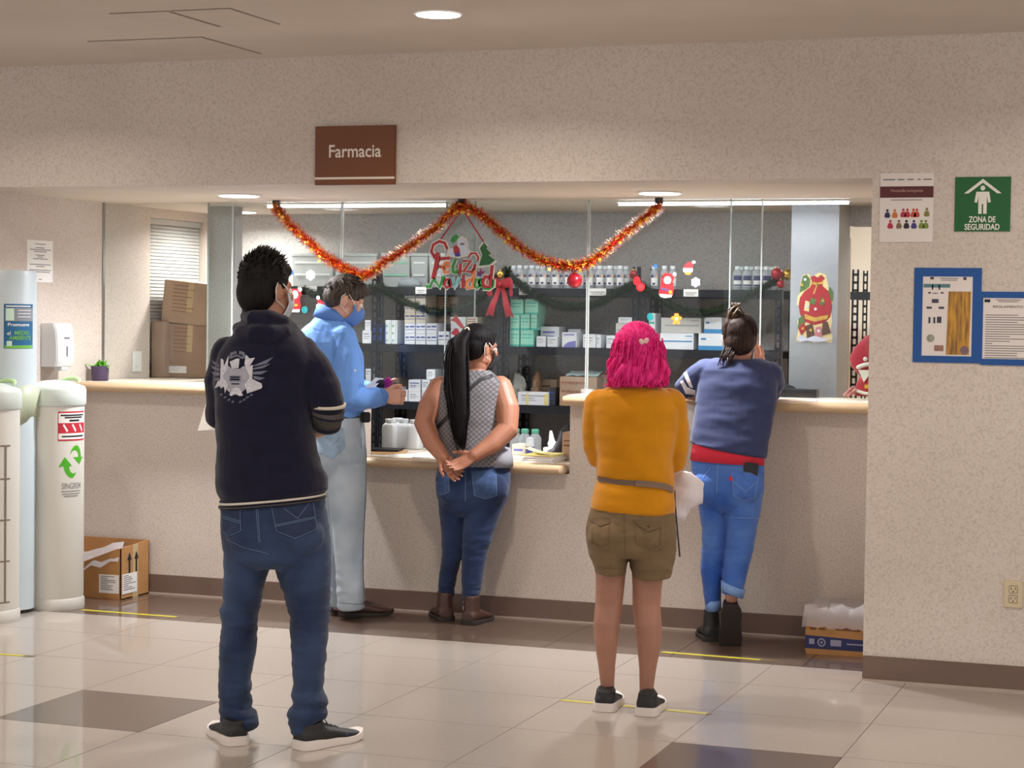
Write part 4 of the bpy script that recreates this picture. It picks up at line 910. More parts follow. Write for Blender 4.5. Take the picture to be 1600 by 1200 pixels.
p = at(828, 9.72); cp = root('blue_cup', p, 'dark blue cup with clear top on the lower counter', 'cup'); MB().lathe(p, [(.02, .001), (.022, .004), (.023, .045), (.022, .05)], 24).obj('body', mat('cup_blue', (52, 56, 120), .4, var=.03), cp, auto=50); MB().lathe(p, [(.022, .05), (.023, .055), (.02, .095), (.012, .1)], 24).obj('clear_top', 'clear_bottle', cp, auto=50)
for k, (px, lb) in enumerate(((806, 'clear bottle with green cap behind the labelled box'), (820, 'clear bottle with green cap behind the blue cup'), (836, 'clear bottle with green cap beside the tissue box'))):
    p = at(px, 9.9); r = root('spray_bottle', p, lb, 'bottle', 'green-capped bottles on the lower counter'); MB().lathe(p, [(.03, .001), (.034, .005), (.034, .085), (.02, .105), (.015, .11)], 24).obj('body', 'clear_bottle', r, auto=50); MB().lathe(p, [(.018, .108), (.02, .11), (.02, .128), (.016, .132)], 18).obj('cap', mat('cap_green', (86, 164, 140), .4, var=.03), r, auto=50)
p = at(858, 9.7); tb = root('tissue_box', p, 'white tissue box with a tissue standing up on the lower counter', 'tissue box'); MB().bb(p.x-.034, p.x+.034, p.y, p.y+.12, ZD+.001, ZD+.05).obj('carton_body', 'box_white', tb, bevel=.003); b = MB(); b.bb(p.x-.025, p.x+.025, p.y-.0009, p.y+.0005, ZD+.018, ZD+.026); b.obj('print', INK['red'], tb)
b = MB(); rr = random.Random(4); rs = []
for i in range(6):
    t = i/5; rs.append([Vector((p.x+(.028*(1-t*.75))*math.cos(q*math.pi/6)*rr.uniform(.7, 1.2)+(-.012*t), p.y+.06+.02*(1-t*.8)*math.sin(q*math.pi/6), ZD+.05+.085*t*rr.uniform(.9, 1.05))) for q in range(12)])
b.rings(rs).obj('tissue', 'paper_white', tb, smooth=True)
# black tape-gun like gadget
p = at(876, 9.62); gd = root('label_gun', p, 'dark grey hand-held scanner standing on the lower counter beside the carton', 'scanner'); mat('gadget_dark', (58, 58, 66), .4, var=.05)
b = MB(); b.tube([p+Vector((-.05, 0, .02)), p+Vector((-.02, 0, .035)), p+Vector((.0, .01, .09)), p+Vector((.012, .01, .14))], [.028, .03, .022, .02], 14, round_ends=True); b.obj('grip', 'gadget_dark', gd, smooth=True)
MB().box(p+Vector((.03, .012, .15)), (.06, .05, .05), Matrix.Rotation(-.5, 3, 'Y')).obj('head', 'folder_black', gd, bevel=.008); MB().lathe(p+Vector((-.03, 0, 0)), [(.04, .001), (.04, .012), (.03, .02)], 24).obj('base', 'gadget_dark', gd, auto=50)
p = at(884, 9.5); cb = root('small_carton', p, 'narrow brown carton with dark print standing at the end of the lower counter', 'carton'); MB().bb(p.x-.02, p.x+.05, p.y, p.y+.1, ZD+.001, ZD+.145).obj('carton_body', 'cardboard_pale', cb, bevel=.002); b = MB(); b.bb(p.x-.012, p.x+.03, p.y-.0009, p.y+.0005, ZD+.1, ZD+.106); b.bb(p.x-.012, p.x+.03, p.y-.0009, p.y+.0005, ZD+.075, ZD+.083); b.obj('print', INK['brown'], cb)
# ================================================================ right counter: monitor, papers, chair, red cushion
p = onY(1246, 618, 9.75); m_ = root('keyboard_tray', (p.x, 9.78, TOP), 'dark flat monitor edge behind the glass on the right counter', 'monitor'); a, b_ = onY(1208, 620, 9.75).x, onY(1276, 620, 9.75).x
MB().bb(a, b_, 9.74, 9.82, TOP+.001, TOP+.042).obj('housing', mat('dark_plastic', (46, 44, 46), .4, var=.03), m_, bevel=.003); b = MB(); b.bb(a+.01, b_-.01, 9.7385, 9.7405, TOP+.026, TOP+.03); b.obj('slot', 'black_ink', m_)
p = onY(1228, 612, 9.88); ch = root('office_chair', (p.x, 9.88, 0), 'dark office chair with rounded back behind the right counter', 'chair')
MB().ell((p.x, 9.91, 1.02), (.1, .03, .17)).obj('backrest', mat('chair_fabric', (34, 34, 40), .8, var=.05), ch, smooth=True)
MB().ell((p.x, 9.88, .62), (.17, .16, .045)).obj('seat', 'chair_fabric', ch, smooth=True); MB().tube([(p.x, 9.88, .05), (p.x, 9.88, .6)], .025, 12).obj('gas_column', 'dark_steel', ch); MB().tube([(p.x, 9.9, .62), (p.x, 9.925, .78), (p.x, 9.92, .92)], .018, 10).obj('back_bar', 'dark_steel', ch, smooth=True)
for k in range(5): MB().tube([(p.x, 9.88, .07), (p.x+.2*math.cos(k*1.2566), 9.88+.2*math.sin(k*1.2566), .03)], .016, 8).obj('foot', 'dark_steel', ch)
p = onY(1222, 626, 9.35); pa = MB().box(p+Vector((.06, 0, TOP+.003-p.z)), (.22, .13, .004), .1).obj('paper_sheet', 'paper_white', None, org=p); tag(pa, 'white paper with orange print on the right counter by the sleeve', 'paper'); MB().box(p+Vector((.05, -.01, TOP+.0055-p.z)), (.14, .07, .0008), .1).obj('orange_print', mat('print_orange', (226, 110, 50), .5, var=.1, vscale=40), pa)
# festive cut-out poster on the pier: red gift sack with foliage and presents
mat('poster_cream', (226, 206, 150), .5, var=.05); mat('poster_red', (168, 30, 40), .5, var=.12, vscale=40); mat('poster_gold', (200, 158, 64), .5, var=.15, vscale=40); mat('poster_green', (84, 112, 56), .5, var=.2, vscale=50); mat('poster_snow', (206, 210, 230), .5, var=.05); mat('poster_brown', (92, 60, 44), .5, var=.1)
a = onY(1244, 535, 10.0); b_ = onY(1303, 426, 10.0); pw, ph = b_.x-a.x, b_.z-a.z; Yp = 10.0
fpz = root('festive_cutout', ((a.x+b_.x)/2, Yp-.004, a.z), 'glossy red, gold and green festive cut-out of a present sack stuck on the white pier', 'poster')
def cut(name, pts, m, k): MB().prism([(x_*pw, z_*ph) for x_, z_ in pts], (a.x, Yp-.0012-.0009*k, a.z), UX, UZ, (0, .0009, 0)).obj(name, m, fpz)
out = [(.02, .1), (.0, .03), (.12, .0), (.3, .03), (.5, .0), (.75, .02), (.97, .0), (1, .1), (.93, .17), (.98, .3), (.96, .42), (.88, .5), (1, .58), (.97, .68), (.88, .7), (.85, .82), (.78, .97), (.6, 1), (.45, .96), (.42, .88), (.32, .98), (.16, .97), (.08, .84), (.14, .74), (.02, .66), (.0, .55), (.1, .48), (.13, .36), (.02, .3), (.06, .2)]
cut('backing', out, 'poster_cream', 0)
cut('sack', [(.2, .3), (.1, .4), (.05, .52), (.08, .64), (.2, .73), (.36, .79), (.42, .86), (.66, .86), (.72, .8), (.86, .74), (.94, .62), (.97, .5), (.92, .37), (.78, .29), (.5, .25)], 'poster_red', 1)
cut('sack_mouth', [(.42, .86), (.36, .93), (.46, .96), (.56, .93), (.66, .97), (.76, .92), (.66, .86)], 'poster_red', 2)
cut('gold_cord', [(.38, .84), (.52, .82), (.7, .84), (.72, .87), (.54, .855), (.38, .875)], 'poster_gold', 3)
cut('gold_cord', [(.54, .84), (.44, .7), (.48, .69), (.58, .84)], 'poster_gold', 3)
cut('foliage', [(.08, .72), (.1, .84), (.16, .95), (.26, .97), (.36, .9), (.34, .8), (.22, .75)], 'poster_green', 2); cut('foliage', [(.86, .74), (.9, .8), (.99, .72), (.98, .58), (.92, .62)], 'poster_green', 2); cut('foliage', [(.04, .2), (.06, .34), (.18, .4), (.24, .28), (.18, .18)], 'poster_green', 2)
cut('leaf', [(.34, .56), (.4, .64), (.54, .62), (.5, .54)], 'poster_green', 3); cut('leaf', [(.62, .56), (.7, .66), (.78, .6), (.72, .52)], 'poster_green', 3)
cut('patch', [(.2, .46), (.24, .6), (.36, .58), (.34, .44)], 'poster_cream', 3); cut('fold', [(.24, .34), (.5, .3), (.84, .34), (.88, .4), (.5, .36), (.22, .41)], 'poster_gold', 3)
mat('poster_pink', (196, 120, 130), .5, var=.1)
cut('present', [(.14, .1), (.06, .2), (.18, .29), (.3, .2)], 'poster_red', 3); cut('present', [(.3, .06), (.26, .24), (.44, .28), (.52, .1)], 'poster_brown', 3); cut('present', [(.5, .08), (.54, .22), (.68, .24), (.72, .07)], 'poster_pink', 4); cut('present', [(.7, .1), (.72, .3), (.86, .3), (.95, .14)], 'poster_brown', 3)
cut('snow', [(.02, .05), (.14, .11), (.3, .06), (.5, .1), (.75, .07), (.97, .06), (.75, .02), (.5, .01), (.3, .03), (.12, .01)], 'poster_snow', 5)
for k, (u, v) in enumerate(((.22, .9), (.14, .82), (.3, .52), (.72, .6), (.52, .48), (.4, .18), (.62, .17), (.18, .2))): cut('bow', ngon(u, v, .04, .022, 10), 'poster_gold' if k % 2 else 'poster_snow', 6)
# red cushion and cloth in the doorway
MREDF = mat('red_felt', (158, 26, 44), .85, var=.06, vscale=30, sheen=.3)
q_ = lambda x_, y_, Y=9.70: onY(x_, y_, Y)
xa_ = q_(1325, 600).x; kq = q_(1326, 600).x-xa_
rf = root('red_felt_cover', (q_(1352, 600).x, 9.7, TOP), 'red felt holiday cover with white trim and gold buckle by the doorway', 'decoration')
mat('felt_white', (216, 214, 204), .85, var=.03); b = MB(); rs = []
for y_, l_, r_ in ((524, 1354, 1392), (532, 1346, 1392), (545, 1334, 1392), (560, 1327, 1390), (572, 1329, 1388), (582, 1338, 1384), (590, 1346, 1378)):
    c_ = (q_(l_, y_, 9.78)+q_(r_, y_, 9.78))/2; hw = (r_-l_)/2*kq; rs.append([c_+Vector((hw*math.cos(t), .035*math.sin(t), 0)) for t in np.linspace(0, 6.2832, 20, endpoint=False)])
b.rings(rs).obj('cover', 'red_felt', rf, smooth=True); b = MB(); rs = []
for y_, l_, r_ in ((588, 1344, 1372), (600, 1338, 1378), (612, 1335, 1382), (619, 1336, 1382)):
    c_ = (q_(l_, y_)+q_(r_, y_))/2; hw = (r_-l_)/2*kq; rs.append([c_+Vector((hw*math.cos(t), .03*math.sin(t), 0)) for t in np.linspace(0, 6.2832, 20, endpoint=False)])
b.rings(rs).obj('skirt', 'red_felt', rf, smooth=True)
b = MB(); b.tube([q_(1340+3.6*k, 611+4*math.sin(k*.33), 9.672) for k in range(11)], .008, 8, round_ends=True); b.obj('white_hem', 'felt_white', rf, smooth=True)
b = MB(); b.tube([q_(1341+3.6*k, 574-5*math.sin(k*.31), 9.735) for k in range(11)], .011, 8, round_ends=True); b.obj('white_band', 'felt_white', rf, smooth=True)
MB().ell(q_(1352, 561, 9.735), (.011, .011, .011)).obj('pompom', 'felt_white', rf, smooth=True)
MB().prism([(0, .0), (.06, 0), (.05, -.03), (.028, -.06)], q_(1341, 578, 9.665), UX, UZ, (0, .012, 0)).obj('white_panel', 'felt_white', rf)
c_ = q_(1354, 604, 9.664); MB().box(c_, (.018, .006, .018)).obj('buckle', mat('felt_gold', (206, 160, 50), .6), rf)
b = MB(); b.tube([q_(1320, 617, 9.66), q_(1332, 606, 9.68)], .008, 10, round_ends=True); b.tube([q_(1326, 618, 9.65), q_(1337, 609, 9.67)], .008, 10, round_ends=True); o = b.obj('striped_leg', mat('felt_pinkish', (196, 140, 136), .85, col2=(150, 70, 76), vscale=14), rf, smooth=True)
# the rack in the back room
r = root('shelf_rack', (-1.55, 12.6, 0), 'black slotted shelf rack standing in the bright back room beyond the doorway', 'shelf')
def bpost(px):
    a, b_ = onY(px[0], 500, 12.5).x, onY(px[1], 500, 12.5).x; b = MB(); h = onY(px[0], px[2], 12.5).z; wd = (b_-a)*.3; b.bb(a, a+wd, 12.5, 12.504, 0, h); b.bb(b_-wd, b_, 12.5, 12.504, 0, h); z = 0
    while z < h: b.bb(a, b_, 12.5, 12.504, z, z+.016); z += .05
    b.obj('post', 'dark_steel', r)
bpost((1330, 1341, 421)); bpost((1347, 1355, 423)); bpost((1420, 1428, 421)); a, b_ = onY(1329, 460, 12.5).x, onY(1428, 460, 12.5).x
for y_ in (456, 640, 760): z = onY(1335, y_, 12.5).z; MB().bb(a, b_, 12.49, 12.9, z-.05, z).obj('shelf_board', 'dark_steel', r)
dr = MB().bb(onY(1329, 500, 10.9).x-.02, onY(1333, 500, 10.9).x, 10.75, 10.79, 0, 1.97).obj('door_1', mat('door_edge', (146, 122, 104), .6, var=.05)); tag(dr, kind='structure')
# ================================================================ garlands and seasonal things
MTIN = {'r': mat('tinsel_red', (206, 44, 30), .3, .25, var=.2, vscale=60), 'g': mat('tinsel_gold', (246, 190, 70), .25, .35, var=.2, vscale=60), 'o': mat('tinsel_orange', (240, 116, 52), .3, .25, var=.2, vscale=60)}
YT = 9.5
def sag(p, q, dip, n=60): 
    P, Q = onY(*p, YT), onY(*q, YT); out = []
    for i in range(n+1): t = i/n; v = P.lerp(Q, t); out.append(v)
    return out
def curve_px(pts, Y, n=70):
    P = [onY(x_, y_, Y) for x_, y_ in pts]; out = []; m = len(P)
    for i in range(n+1):
        t = i/n*(m-1); k = min(int(t), m-2); u = t-k; a = P[max(k-1, 0)]; b_ = P[k]; c = P[k+1]; d = P[min(k+2, m-1)]
        out.append(.5*((2*b_)+(c-a)*u+(2*a-5*b_+4*c-d)*u*u+(3*b_-a-3*c+d)*u**3))
    return out
def tinsel(pts, label, rad, seed):
    r = root('tinsel_garland', pts[len(pts)//2], label, 'garland'); rr = random.Random(seed)
    core = MB().tube(pts, .006, 6).obj('core', 'tinsel_red', r, smooth=True)
    for key, n in (('r', 2300), ('o', 900), ('g', 1300)):
        b = MB()
        for k in range(n):
            t = rr.uniform(0, len(pts)-1.001); i = int(t); c = pts[i].lerp(pts[i+1], t-i); tg = (pts[i+1]-pts[i]).normalized()
            d = Vector((rr.gauss(0, 1), rr.gauss(0, 1), rr.gauss(0, 1))); d = (d-tg*d.dot(tg)*.5).normalized(); l = rad*rr.uniform(.6, 1.1); e = d.cross(tg).normalized()*(.0032 if key != 'g' else .0042)
            s0 = c+d*(l*.2); s1 = c+d*l+tg*rr.uniform(-.012, .012)
            b.add([s0-e, s0+e, s1+e*.5, s1-e*.5], [(0, 1, 2, 3)])
        o = b.obj('strands', MTIN[key], r); o['kind'] = 'stuff'
    b = MB()
    for k in range(26):                    # little foil stars
        t = rr.uniform(0, len(pts)-1.001); i = int(t); c = pts[i].lerp(pts[i+1], t-i)+Vector((rr.uniform(-.01, .01), -rad*rr.uniform(.5, 1), rr.uniform(-.9, .2)*rad)); R_ = rr.uniform(.008, .013); a0 = rr.uniform(0, 6)
        M = Matrix.Rotation(rr.uniform(-.7, .7), 3, 'Z') @ Matrix.Rotation(rr.uniform(-.7, .7), 3, 'X')
        b.add([c+M @ Vector((R_*(1 if q % 2 == 0 else .45)*math.cos(a0+q*math.pi/5), 0, R_*(1 if q % 2 == 0 else .45)*math.sin(a0+q*math.pi/5))) for q in range(10)], [tuple(range(10))])
    b.obj('foil_stars', MTIN['g'], r)
    return r
tinsel(curve_px([(431, 322), (447, 345), (480, 375), (510, 402), (545, 422), (570, 430), (600, 410), (640, 385), (680, 356), (708, 330), (722, 322)], YT), 'red and gold tinsel garland hanging over the two men', .042, 1)
tinsel(curve_px([(724, 322), (750, 334), (780, 360), (815, 388), (850, 408), (885, 416), (915, 412), (945, 392), (980, 362), (1010, 338), (1030, 322)], YT), 'red and gold tinsel garland hanging over the ponytail and pink hair', .042, 2)
tp = MB()
for p_ in ((432, 320), (722, 320), (1030, 319)):
    c_ = onY(*p_, YT); h_ = MB().bb(c_.x-.02, c_.x+.02, YT-.008, YT+.008, ZS-.03, ZS).obj('ceiling_hook', 'dark_plastic', None, org=(c_.x, YT, ZS-.03)); tag(h_, 'small dark clip holding tinsel at the soffit, '+{432: 'above the navy hoodie', 722: 'above the holiday sign', 1030: 'beside the downlight over the pink hair'}[p_[0]], 'clip')
# evergreen garland along the shelves
def evergreen(pts, label, rad, seed):
    r = root('evergreen_garland', pts[len(pts)//2], label, 'garland'); rr = random.Random(seed); b = MB(); MB().tube(pts, .011, 8).obj('stem', 'evergreen_dark', r)
    for k in range(8000):
        t = rr.uniform(0, len(pts)-1.001); i = int(t); c = pts[i].lerp(pts[i+1], t-i); tg = (pts[i+1]-pts[i]).normalized(); d = Vector((rr.gauss(0, 1), rr.gauss(0, 1), rr.gauss(0, 1))).normalized(); l = rad*rr.uniform(.5, 1); e = d.cross(tg).normalized()*.0036; s1 = c+d*l+tg*.012
        b.add([c-e, c+e, s1], [(0, 1, 2)])
    o = b.obj('needles', 'evergreen_dark', r); o['kind'] = 'stuff'; return r
mat('evergreen_dark', (36, 58, 30), .6, var=.3, vscale=50)
YE = SY0-.06
evergreen(curve_px([(470, 452), (500, 462), (540, 462), (575, 450), (600, 452), (625, 468), (660, 482), (690, 488), (725, 480), (755, 462), (775, 435), (790, 424)], YE), 'dark evergreen garland swag along the shelf behind the holiday sign', .048, 3)
evergreen(curve_px([(788, 424), (805, 438), (830, 458), (865, 475), (900, 480), (935, 474), (965, 456), (992, 444)], YE), 'dark evergreen garland swag along the shelf above the pink hair', .048, 4)
evergreen(curve_px([(995, 444), (1020, 458), (1055, 480), (1090, 489), (1125, 484), (1160, 468), (1190, 450), (1215, 438)], YE), 'dark evergreen garland swag along the shelf behind the bun', .048, 5)
def ball(px, py, Y, R_, m, label):
    c_ = onY(px, py, Y); r = root('bauble', c_, label, 'ornament'); MB().ell(c_, (R_, R_, R_), n=24, k=14).obj('globe', m, r, smooth=True); MB().lathe(c_+Vector((0, 0, R_*.95)), [(R_*.18, 0), (R_*.2, .001), (R_*.2, .006), (R_*.1, .008)], 12).obj('cap', 'felt_gold', r)
mat('bauble_red', (160, 26, 40), .3, .3, var=.03); mat('bauble_gold', (200, 160, 70), .18, .8, var=.03); mat('bauble_darkred', (132, 26, 32), .3, .3, var=.03)
ball(898, 438, YT, .039, 'bauble_red', 'large pinkish red ball hanging under the tinsel'); ball(990, 429, YE-.03, .024, 'bauble_darkred', 'small dark red ball on the evergreen garland beside the post'); ball(782, 429, YE-.05, .022, 'bauble_gold', 'shiny gold ball above the red bow'); ball(1214, 428, YE-.04, .032, 'bauble_red', 'glossy red ball beside the gold ball at the rack end'); ball(1231, 429, YE-.02, .03, 'bauble_gold', 'gold ball at the rack end beside the white pier'); ball(1220, 444, YE-.07, .022, 'bauble_red', 'small red ball under the pair at the rack end')
# red bow
c_ = onY(783, 445, YE-.04); bw = root('ribbon_bow', c_, 'red ribbon bow with dotted tails hanging from the evergreen garland', 'bow'); mat('ribbon_red', (160, 20, 36), .6, var=.1, vscale=60)
for sx in (-1, 1):
    b = MB(); pts = [c_+Vector((sx*.2*t*(1.25-t), -.012+.012*math.cos(t*6), -.02*t+.02*math.sin(t*5.5))) for t in np.linspace(0, 1, 12)]
    b.rings([[p_+Vector((0, -.0, .028)), p_+Vector((0, -.004, 0)), p_+Vector((0, 0, -.028))] for p_ in pts], closed=False); b.obj('loop', 'ribbon_red', bw, smooth=True)
for (x_, y_) in ((764, 495), (797, 497)):
    e_ = onY(x_, y_, YE-.05); s = c_+Vector((.008*(1 if x_ > 783 else -1), -.01, -.01)); b = MB(); rs = []
    for t in np.linspace(0, 1, 8): m_ = s.lerp(e_, t); wd = .012+.012*t; rs.append([m_+Vector((-wd, .006*math.sin(t*7), 0)), m_+Vector((0, .006*math.sin(t*7)-.003, -(.0 if t < 1 else -.014))), m_+Vector((wd, .006*math.sin(t*7), 0))])
    b.rings(rs, closed=False).obj('tail', 'ribbon_red', bw, smooth=True)
MB().ell(c_+Vector((0, -.02, 0)), (.014, .012, .016)).obj('knot', 'ribbon_red', bw, smooth=True)
# stickers on the glass
YS = YG-.012
def sticker(px, py, shapes, label, cat='sticker', name='window_sticker', Y=None):
    Y = Y or YS; o_ = onY(px, py, Y); r = root(name, o_, label, cat); k = (onY(px+1, py, Y)-o_).x
    for i, (nm, pts, m) in enumerate(shapes): MB().prism([(x_*k, -y_*k) for x_, y_ in pts], o_+Vector((0, -.0006*i, 0)), UX, UZ, (0, .0006, 0)).obj(nm, m, r)
mat('st_white', (184, 186, 192), .5, var=.01); mat('st_red', (158, 14, 24), .45, var=.02); mat('st_teal', (14, 104, 106), .45, var=.02); mat('st_blue', (26, 80, 130), .45, var=.02); mat('st_orange', (212, 112, 28), .45, var=.03); mat('st_navy', (70, 50, 90), .5)
def star(R_, q=.72, n=6): return [(R_*(1 if i % 2 == 0 else q)*math.cos(i*math.pi/n+.5), R_*(1 if i % 2 == 0 else q)*math.sin(i*math.pi/n+.5)) for i in range(2*n)]
for p_, lb in (((485, 430), 'white snowflake sticker on the glass above the man in light blue'), ((1087, 441), 'white snowflake sticker on the glass beside the red boot sticker')): sticker(*p_, [('flake', star(8, .8), 'st_white'), ('core', star(3.4, .5), mat('st_pale', (214, 220, 232), .5))], lb)
boot = [(-9, -12), (-4, -19), (6, -18), (11, -12), (9, -4), (11, 4), (10, 14), (2, 18), (-8, 17), (-13, 12), (-10, 2)]
sticker(1042, 446, [('boot', boot, 'st_red'), ('cuff', [(-12, 13), (9, 14), (7, 18), (-4, 19), (-10, 17)], 'st_white'), ('fur', ngon(1, -8, 6, 6, 10), 'st_white'), ('stripe', [(-9, 3), (4, 6), (4, 9), (-10, 6)], 'st_navy'), ('pompom', ngon(12, -17, 3, 3, 8), 'st_white'), ('button', ngon(6, 10, 3, 3, 8), 'st_orange')], 'red boot-shaped sticker with white fur on the glass')
sticker(1075, 420, [('cap', [(-7, 4), (-6, -6), (2, -11), (8, -8), (7, 4)], 'st_red'), ('band', [(-8, -1), (8, -1), (7, 5), (-7, 5)], 'st_white'), ('base', [(-5, 5), (5, 5), (4, 9), (-4, 9)], 'st_orange'), ('pompom', ngon(9, -10, 3, 2.5, 8), 'st_white')], 'small red and white cap sticker, highest on the glass')
sticker(998, 443, [('mitten', ngon(-3, -4, 6, 7, 12), 'st_red'), ('mitten', ngon(3, 5, 7, 7, 12), 'st_red'), ('core', ngon(3, 5, 4, 4, 10), mat('st_redlight', (180, 40, 46), .45))], 'red double-blob mitten sticker on the glass above the pink hair')
sticker(1057, 498, [('cookie', [(-3, -8), (3, -8), (4, -4), (8, -3), (8, 1), (4, 2), (6, 8), (2, 9), (0, 5), (-2, 9), (-6, 8), (-4, 2), (-8, 1), (-8, -3), (-4, -4)], 'st_orange'), ('icing', ngon(0, 0, 2.2, 2.2, 8), 'st_white')], 'orange biscuit sticker on the glass in front of the long cartons')
sticker(1024, 416, [('star', star(5, .5, 5), 'st_blue')], 'small blue star sticker on the glass above the red boot sticker')
sticker(1016, 495, [('dot', ngon(0, 0, 5, 6, 12), 'st_teal')], 'teal dot sticker on the glass beside the pink hair')
sticker(462, 469, [('boot', [(-8, -16), (6, -16), (9, -10), (6, -2), (8, 8), (6, 17), (-7, 17)], 'st_red'), ('fur', ngon(-1, -8, 5, 6, 10), 'st_white'), ('hem', [(-7, 13), (7, 13), (6, 17), (-7, 17)], 'st_white'), ('pompom', ngon(7, -15, 3, 3, 8), 'st_white'), ('patch', ngon(0, 7, 4, 2, 8), 'st_orange')], 'red boot sticker on the glass beside the face of the man in the hoodie')
sticker(476, 484, [('dot', ngon(0, 0, 5, 5, 12), 'st_teal')], 'teal dot sticker on the glass between the two men')
sticker(455, 426, [('star', star(5, .5, 5), 'st_blue')], 'small blue star sticker on the glass beside the spiky hair')
sticker(500, 474, [('scarf', [(-3, -7), (6, -1), (8, 8), (-4, 10), (-5, 2)], 'st_red'), ('trim', [(-6, 2), (0, 0), (4, 8), (-6, 9)], 'st_white'), ('pompom', ngon(-3, -8, 3, 3, 8), 'st_white')], 'red and white sticker on the glass behind the collar of the man in light blue')
# holiday sign
c_ = onY(721, 420, YT-.02); hs = root('holiday_sign', c_, 'colourful cut-out sign reading Feliz Navidad, hung by a ribbon from the soffit', 'sign'); kx = (onY(722, 420, YT-.02)-c_).x
mat('hs_white', (228, 224, 212), .5, var=.02); mat('hs_red', (168, 36, 44), .45, var=.1, vscale=60); mat('hs_green', (46, 140, 60), .45, var=.1, vscale=60); mat('hs_orange', (226, 128, 74), .45, var=.1, vscale=60); mat('hs_cyan', (110, 176, 182), .45, var=.1, vscale=60); mat('hs_darkgreen', (30, 98, 46), .45, var=.1, vscale=60); mat('hs_snow', (206, 214, 228), .5, var=.05)
def HP(u, v): return ((u-570)/8*kx, -(v-880)/8*kx)          # zoom pixels (8x) about 721,420
def hcut(nm, pts, m, k, scale=1):
    if k == 3:
        gx, gz = sum(p_[0] for p_ in pts)/len(pts), sum(p_[1] for p_ in pts)/len(pts)
        MB().prism([HP(gx+(p_[0]-gx)*1.22, gz+(p_[1]-gz)*1.18) for p_ in pts], c_, UX, UZ, (0, .0016, 0)).obj('white_outline', 'hs_white', hs)
    MB().prism([HP(*p_) for p_ in pts], c_+Vector((0, -.0016*k, 0)), UX, UZ, (0, .0016, 0)).obj(nm, m, hs)
def stroke(nm, pts, wd, m, k):
    if m != 'hs_white': stroke('white_outline', pts, wd+26, 'hs_white', 0)
    b = MB(); P = [Vector((*HP(*p_), 0)) for p_ in pts]; rs = []
    for i, p_ in enumerate(P):
        tg = (P[min(i+1, len(P)-1)]-P[max(i-1, 0)]).normalized(); n_ = Vector((-tg.y, tg.x, 0))*(wd/8*kx/2); A, B = p_+n_, p_-n_
        rs.append([c_+Vector((q.x, -.0016*k+dy, q.y)) for q, dy in ((A, 0), (B, 0), (B, -.0016), (A, -.0016))])
    b.rings(rs).obj(nm, m, hs)
stroke('letter_f', [(390, 650), (360, 580), (290, 560), (215, 600), (190, 680), (230, 745), (300, 765), (430, 755)], 34, 'hs_red', 1); stroke('letter_f', [(275, 690), (265, 800), (240, 900), (215, 1000)], 50, 'hs_red', 2); stroke('letter_f', [(250, 865), (330, 855)], 26, 'hs_red', 1)
stroke('letter_e', [(345, 870), (420, 850), (410, 810), (365, 815), (340, 870), (360, 925), (420, 915)], 34, 'hs_orange', 2); stroke('letter_l', [(500, 765), (465, 850), (465, 920), (500, 930), (530, 890)], 36, 'hs_green', 2); stroke('letter_i', [(560, 820), (552, 940)], 36, 'hs_red', 2); stroke('letter_z', [(590, 790), (690, 785), (600, 910), (700, 915), (735, 870), (745, 800)], 34, 'hs_red', 2)
stroke('flourish', [(660, 745), (690, 700), (750, 700), (780, 750), (770, 790)], 24, 'hs_red', 1)
stroke('letter_n', [(130, 1085), (180, 1090), (225, 1000), (300, 1100), (350, 965)], 40, 'hs_green', 2); stroke('letter_a', [(420, 1000), (375, 1010), (360, 1070), (390, 1105), (430, 1070), (430, 1000), (440, 1100)], 32, 'hs_red', 2); stroke('letter_v', [(455, 980), (490, 1100), (555, 985)], 38, 'hs_cyan', 2); stroke('letter_i', [(600, 955), (592, 1105)], 40, 'hs_red', 2); stroke('letter_d', [(735, 880), (715, 1100), (650, 1105), (635, 1050), (665, 1000), (715, 1010)], 34, 'hs_orange', 2); stroke('letter_a', [(800, 1000), (755, 1010), (740, 1070), (770, 1105), (805, 1070), (808, 1000), (815, 1095)], 32, 'hs_green', 2); stroke('letter_d', [(955, 840), (930, 1085), (860, 1085), (840, 1030), (870, 970), (930, 980)], 40, 'hs_red', 2); stroke('flourish', [(975, 1000), (975, 1080), (920, 1115), (840, 1110)], 22, 'hs_green', 1)
hcut('tree', [(850, 575), (895, 625), (875, 640), (945, 705), (905, 715), (990, 780), (920, 830), (790, 845), (830, 720), (800, 640)], 'hs_darkgreen', 3); hcut('snow_mound', [(410, 720), (430, 640), (520, 640), (520, 560), (560, 520), (620, 550), (640, 650), (680, 680), (620, 720), (540, 740)], 'hs_snow', 3); hcut('holly', [(430, 560), (450, 510), (500, 480), (540, 500), (510, 550), (470, 585)], 'hs_green', 4); hcut('scarf', [(470, 620), (510, 605), (545, 640), (560, 730), (500, 740), (475, 690)], 'hs_red', 4); hcut('scarf_tip', [(485, 700), (545, 690), (560, 735), (505, 740)], mat('hs_blue', (62, 60, 140), .45), 5); hcut('hat_band', [(555, 580), (605, 580), (605, 605), (555, 605)], mat('hs_grey', (110, 116, 130), .5), 4); hcut('present', [(770, 930), (830, 935), (820, 965), (775, 960)], 'hs_blue', 4); hcut('present_bow', [(765, 900), (800, 920), (820, 870), (835, 915), (870, 900), (850, 940), (780, 935)], mat('hs_purple', (130, 40, 84), .5), 5); hcut('candle', [(730, 775), (760, 790), (755, 830), (725, 815)], 'hs_cyan', 4); hcut('pale_drop', [(290, 930), (315, 910), (325, 970), (295, 980)], 'hs_snow', 4)
top = onY(722, 326, YT-.02); b = MB()
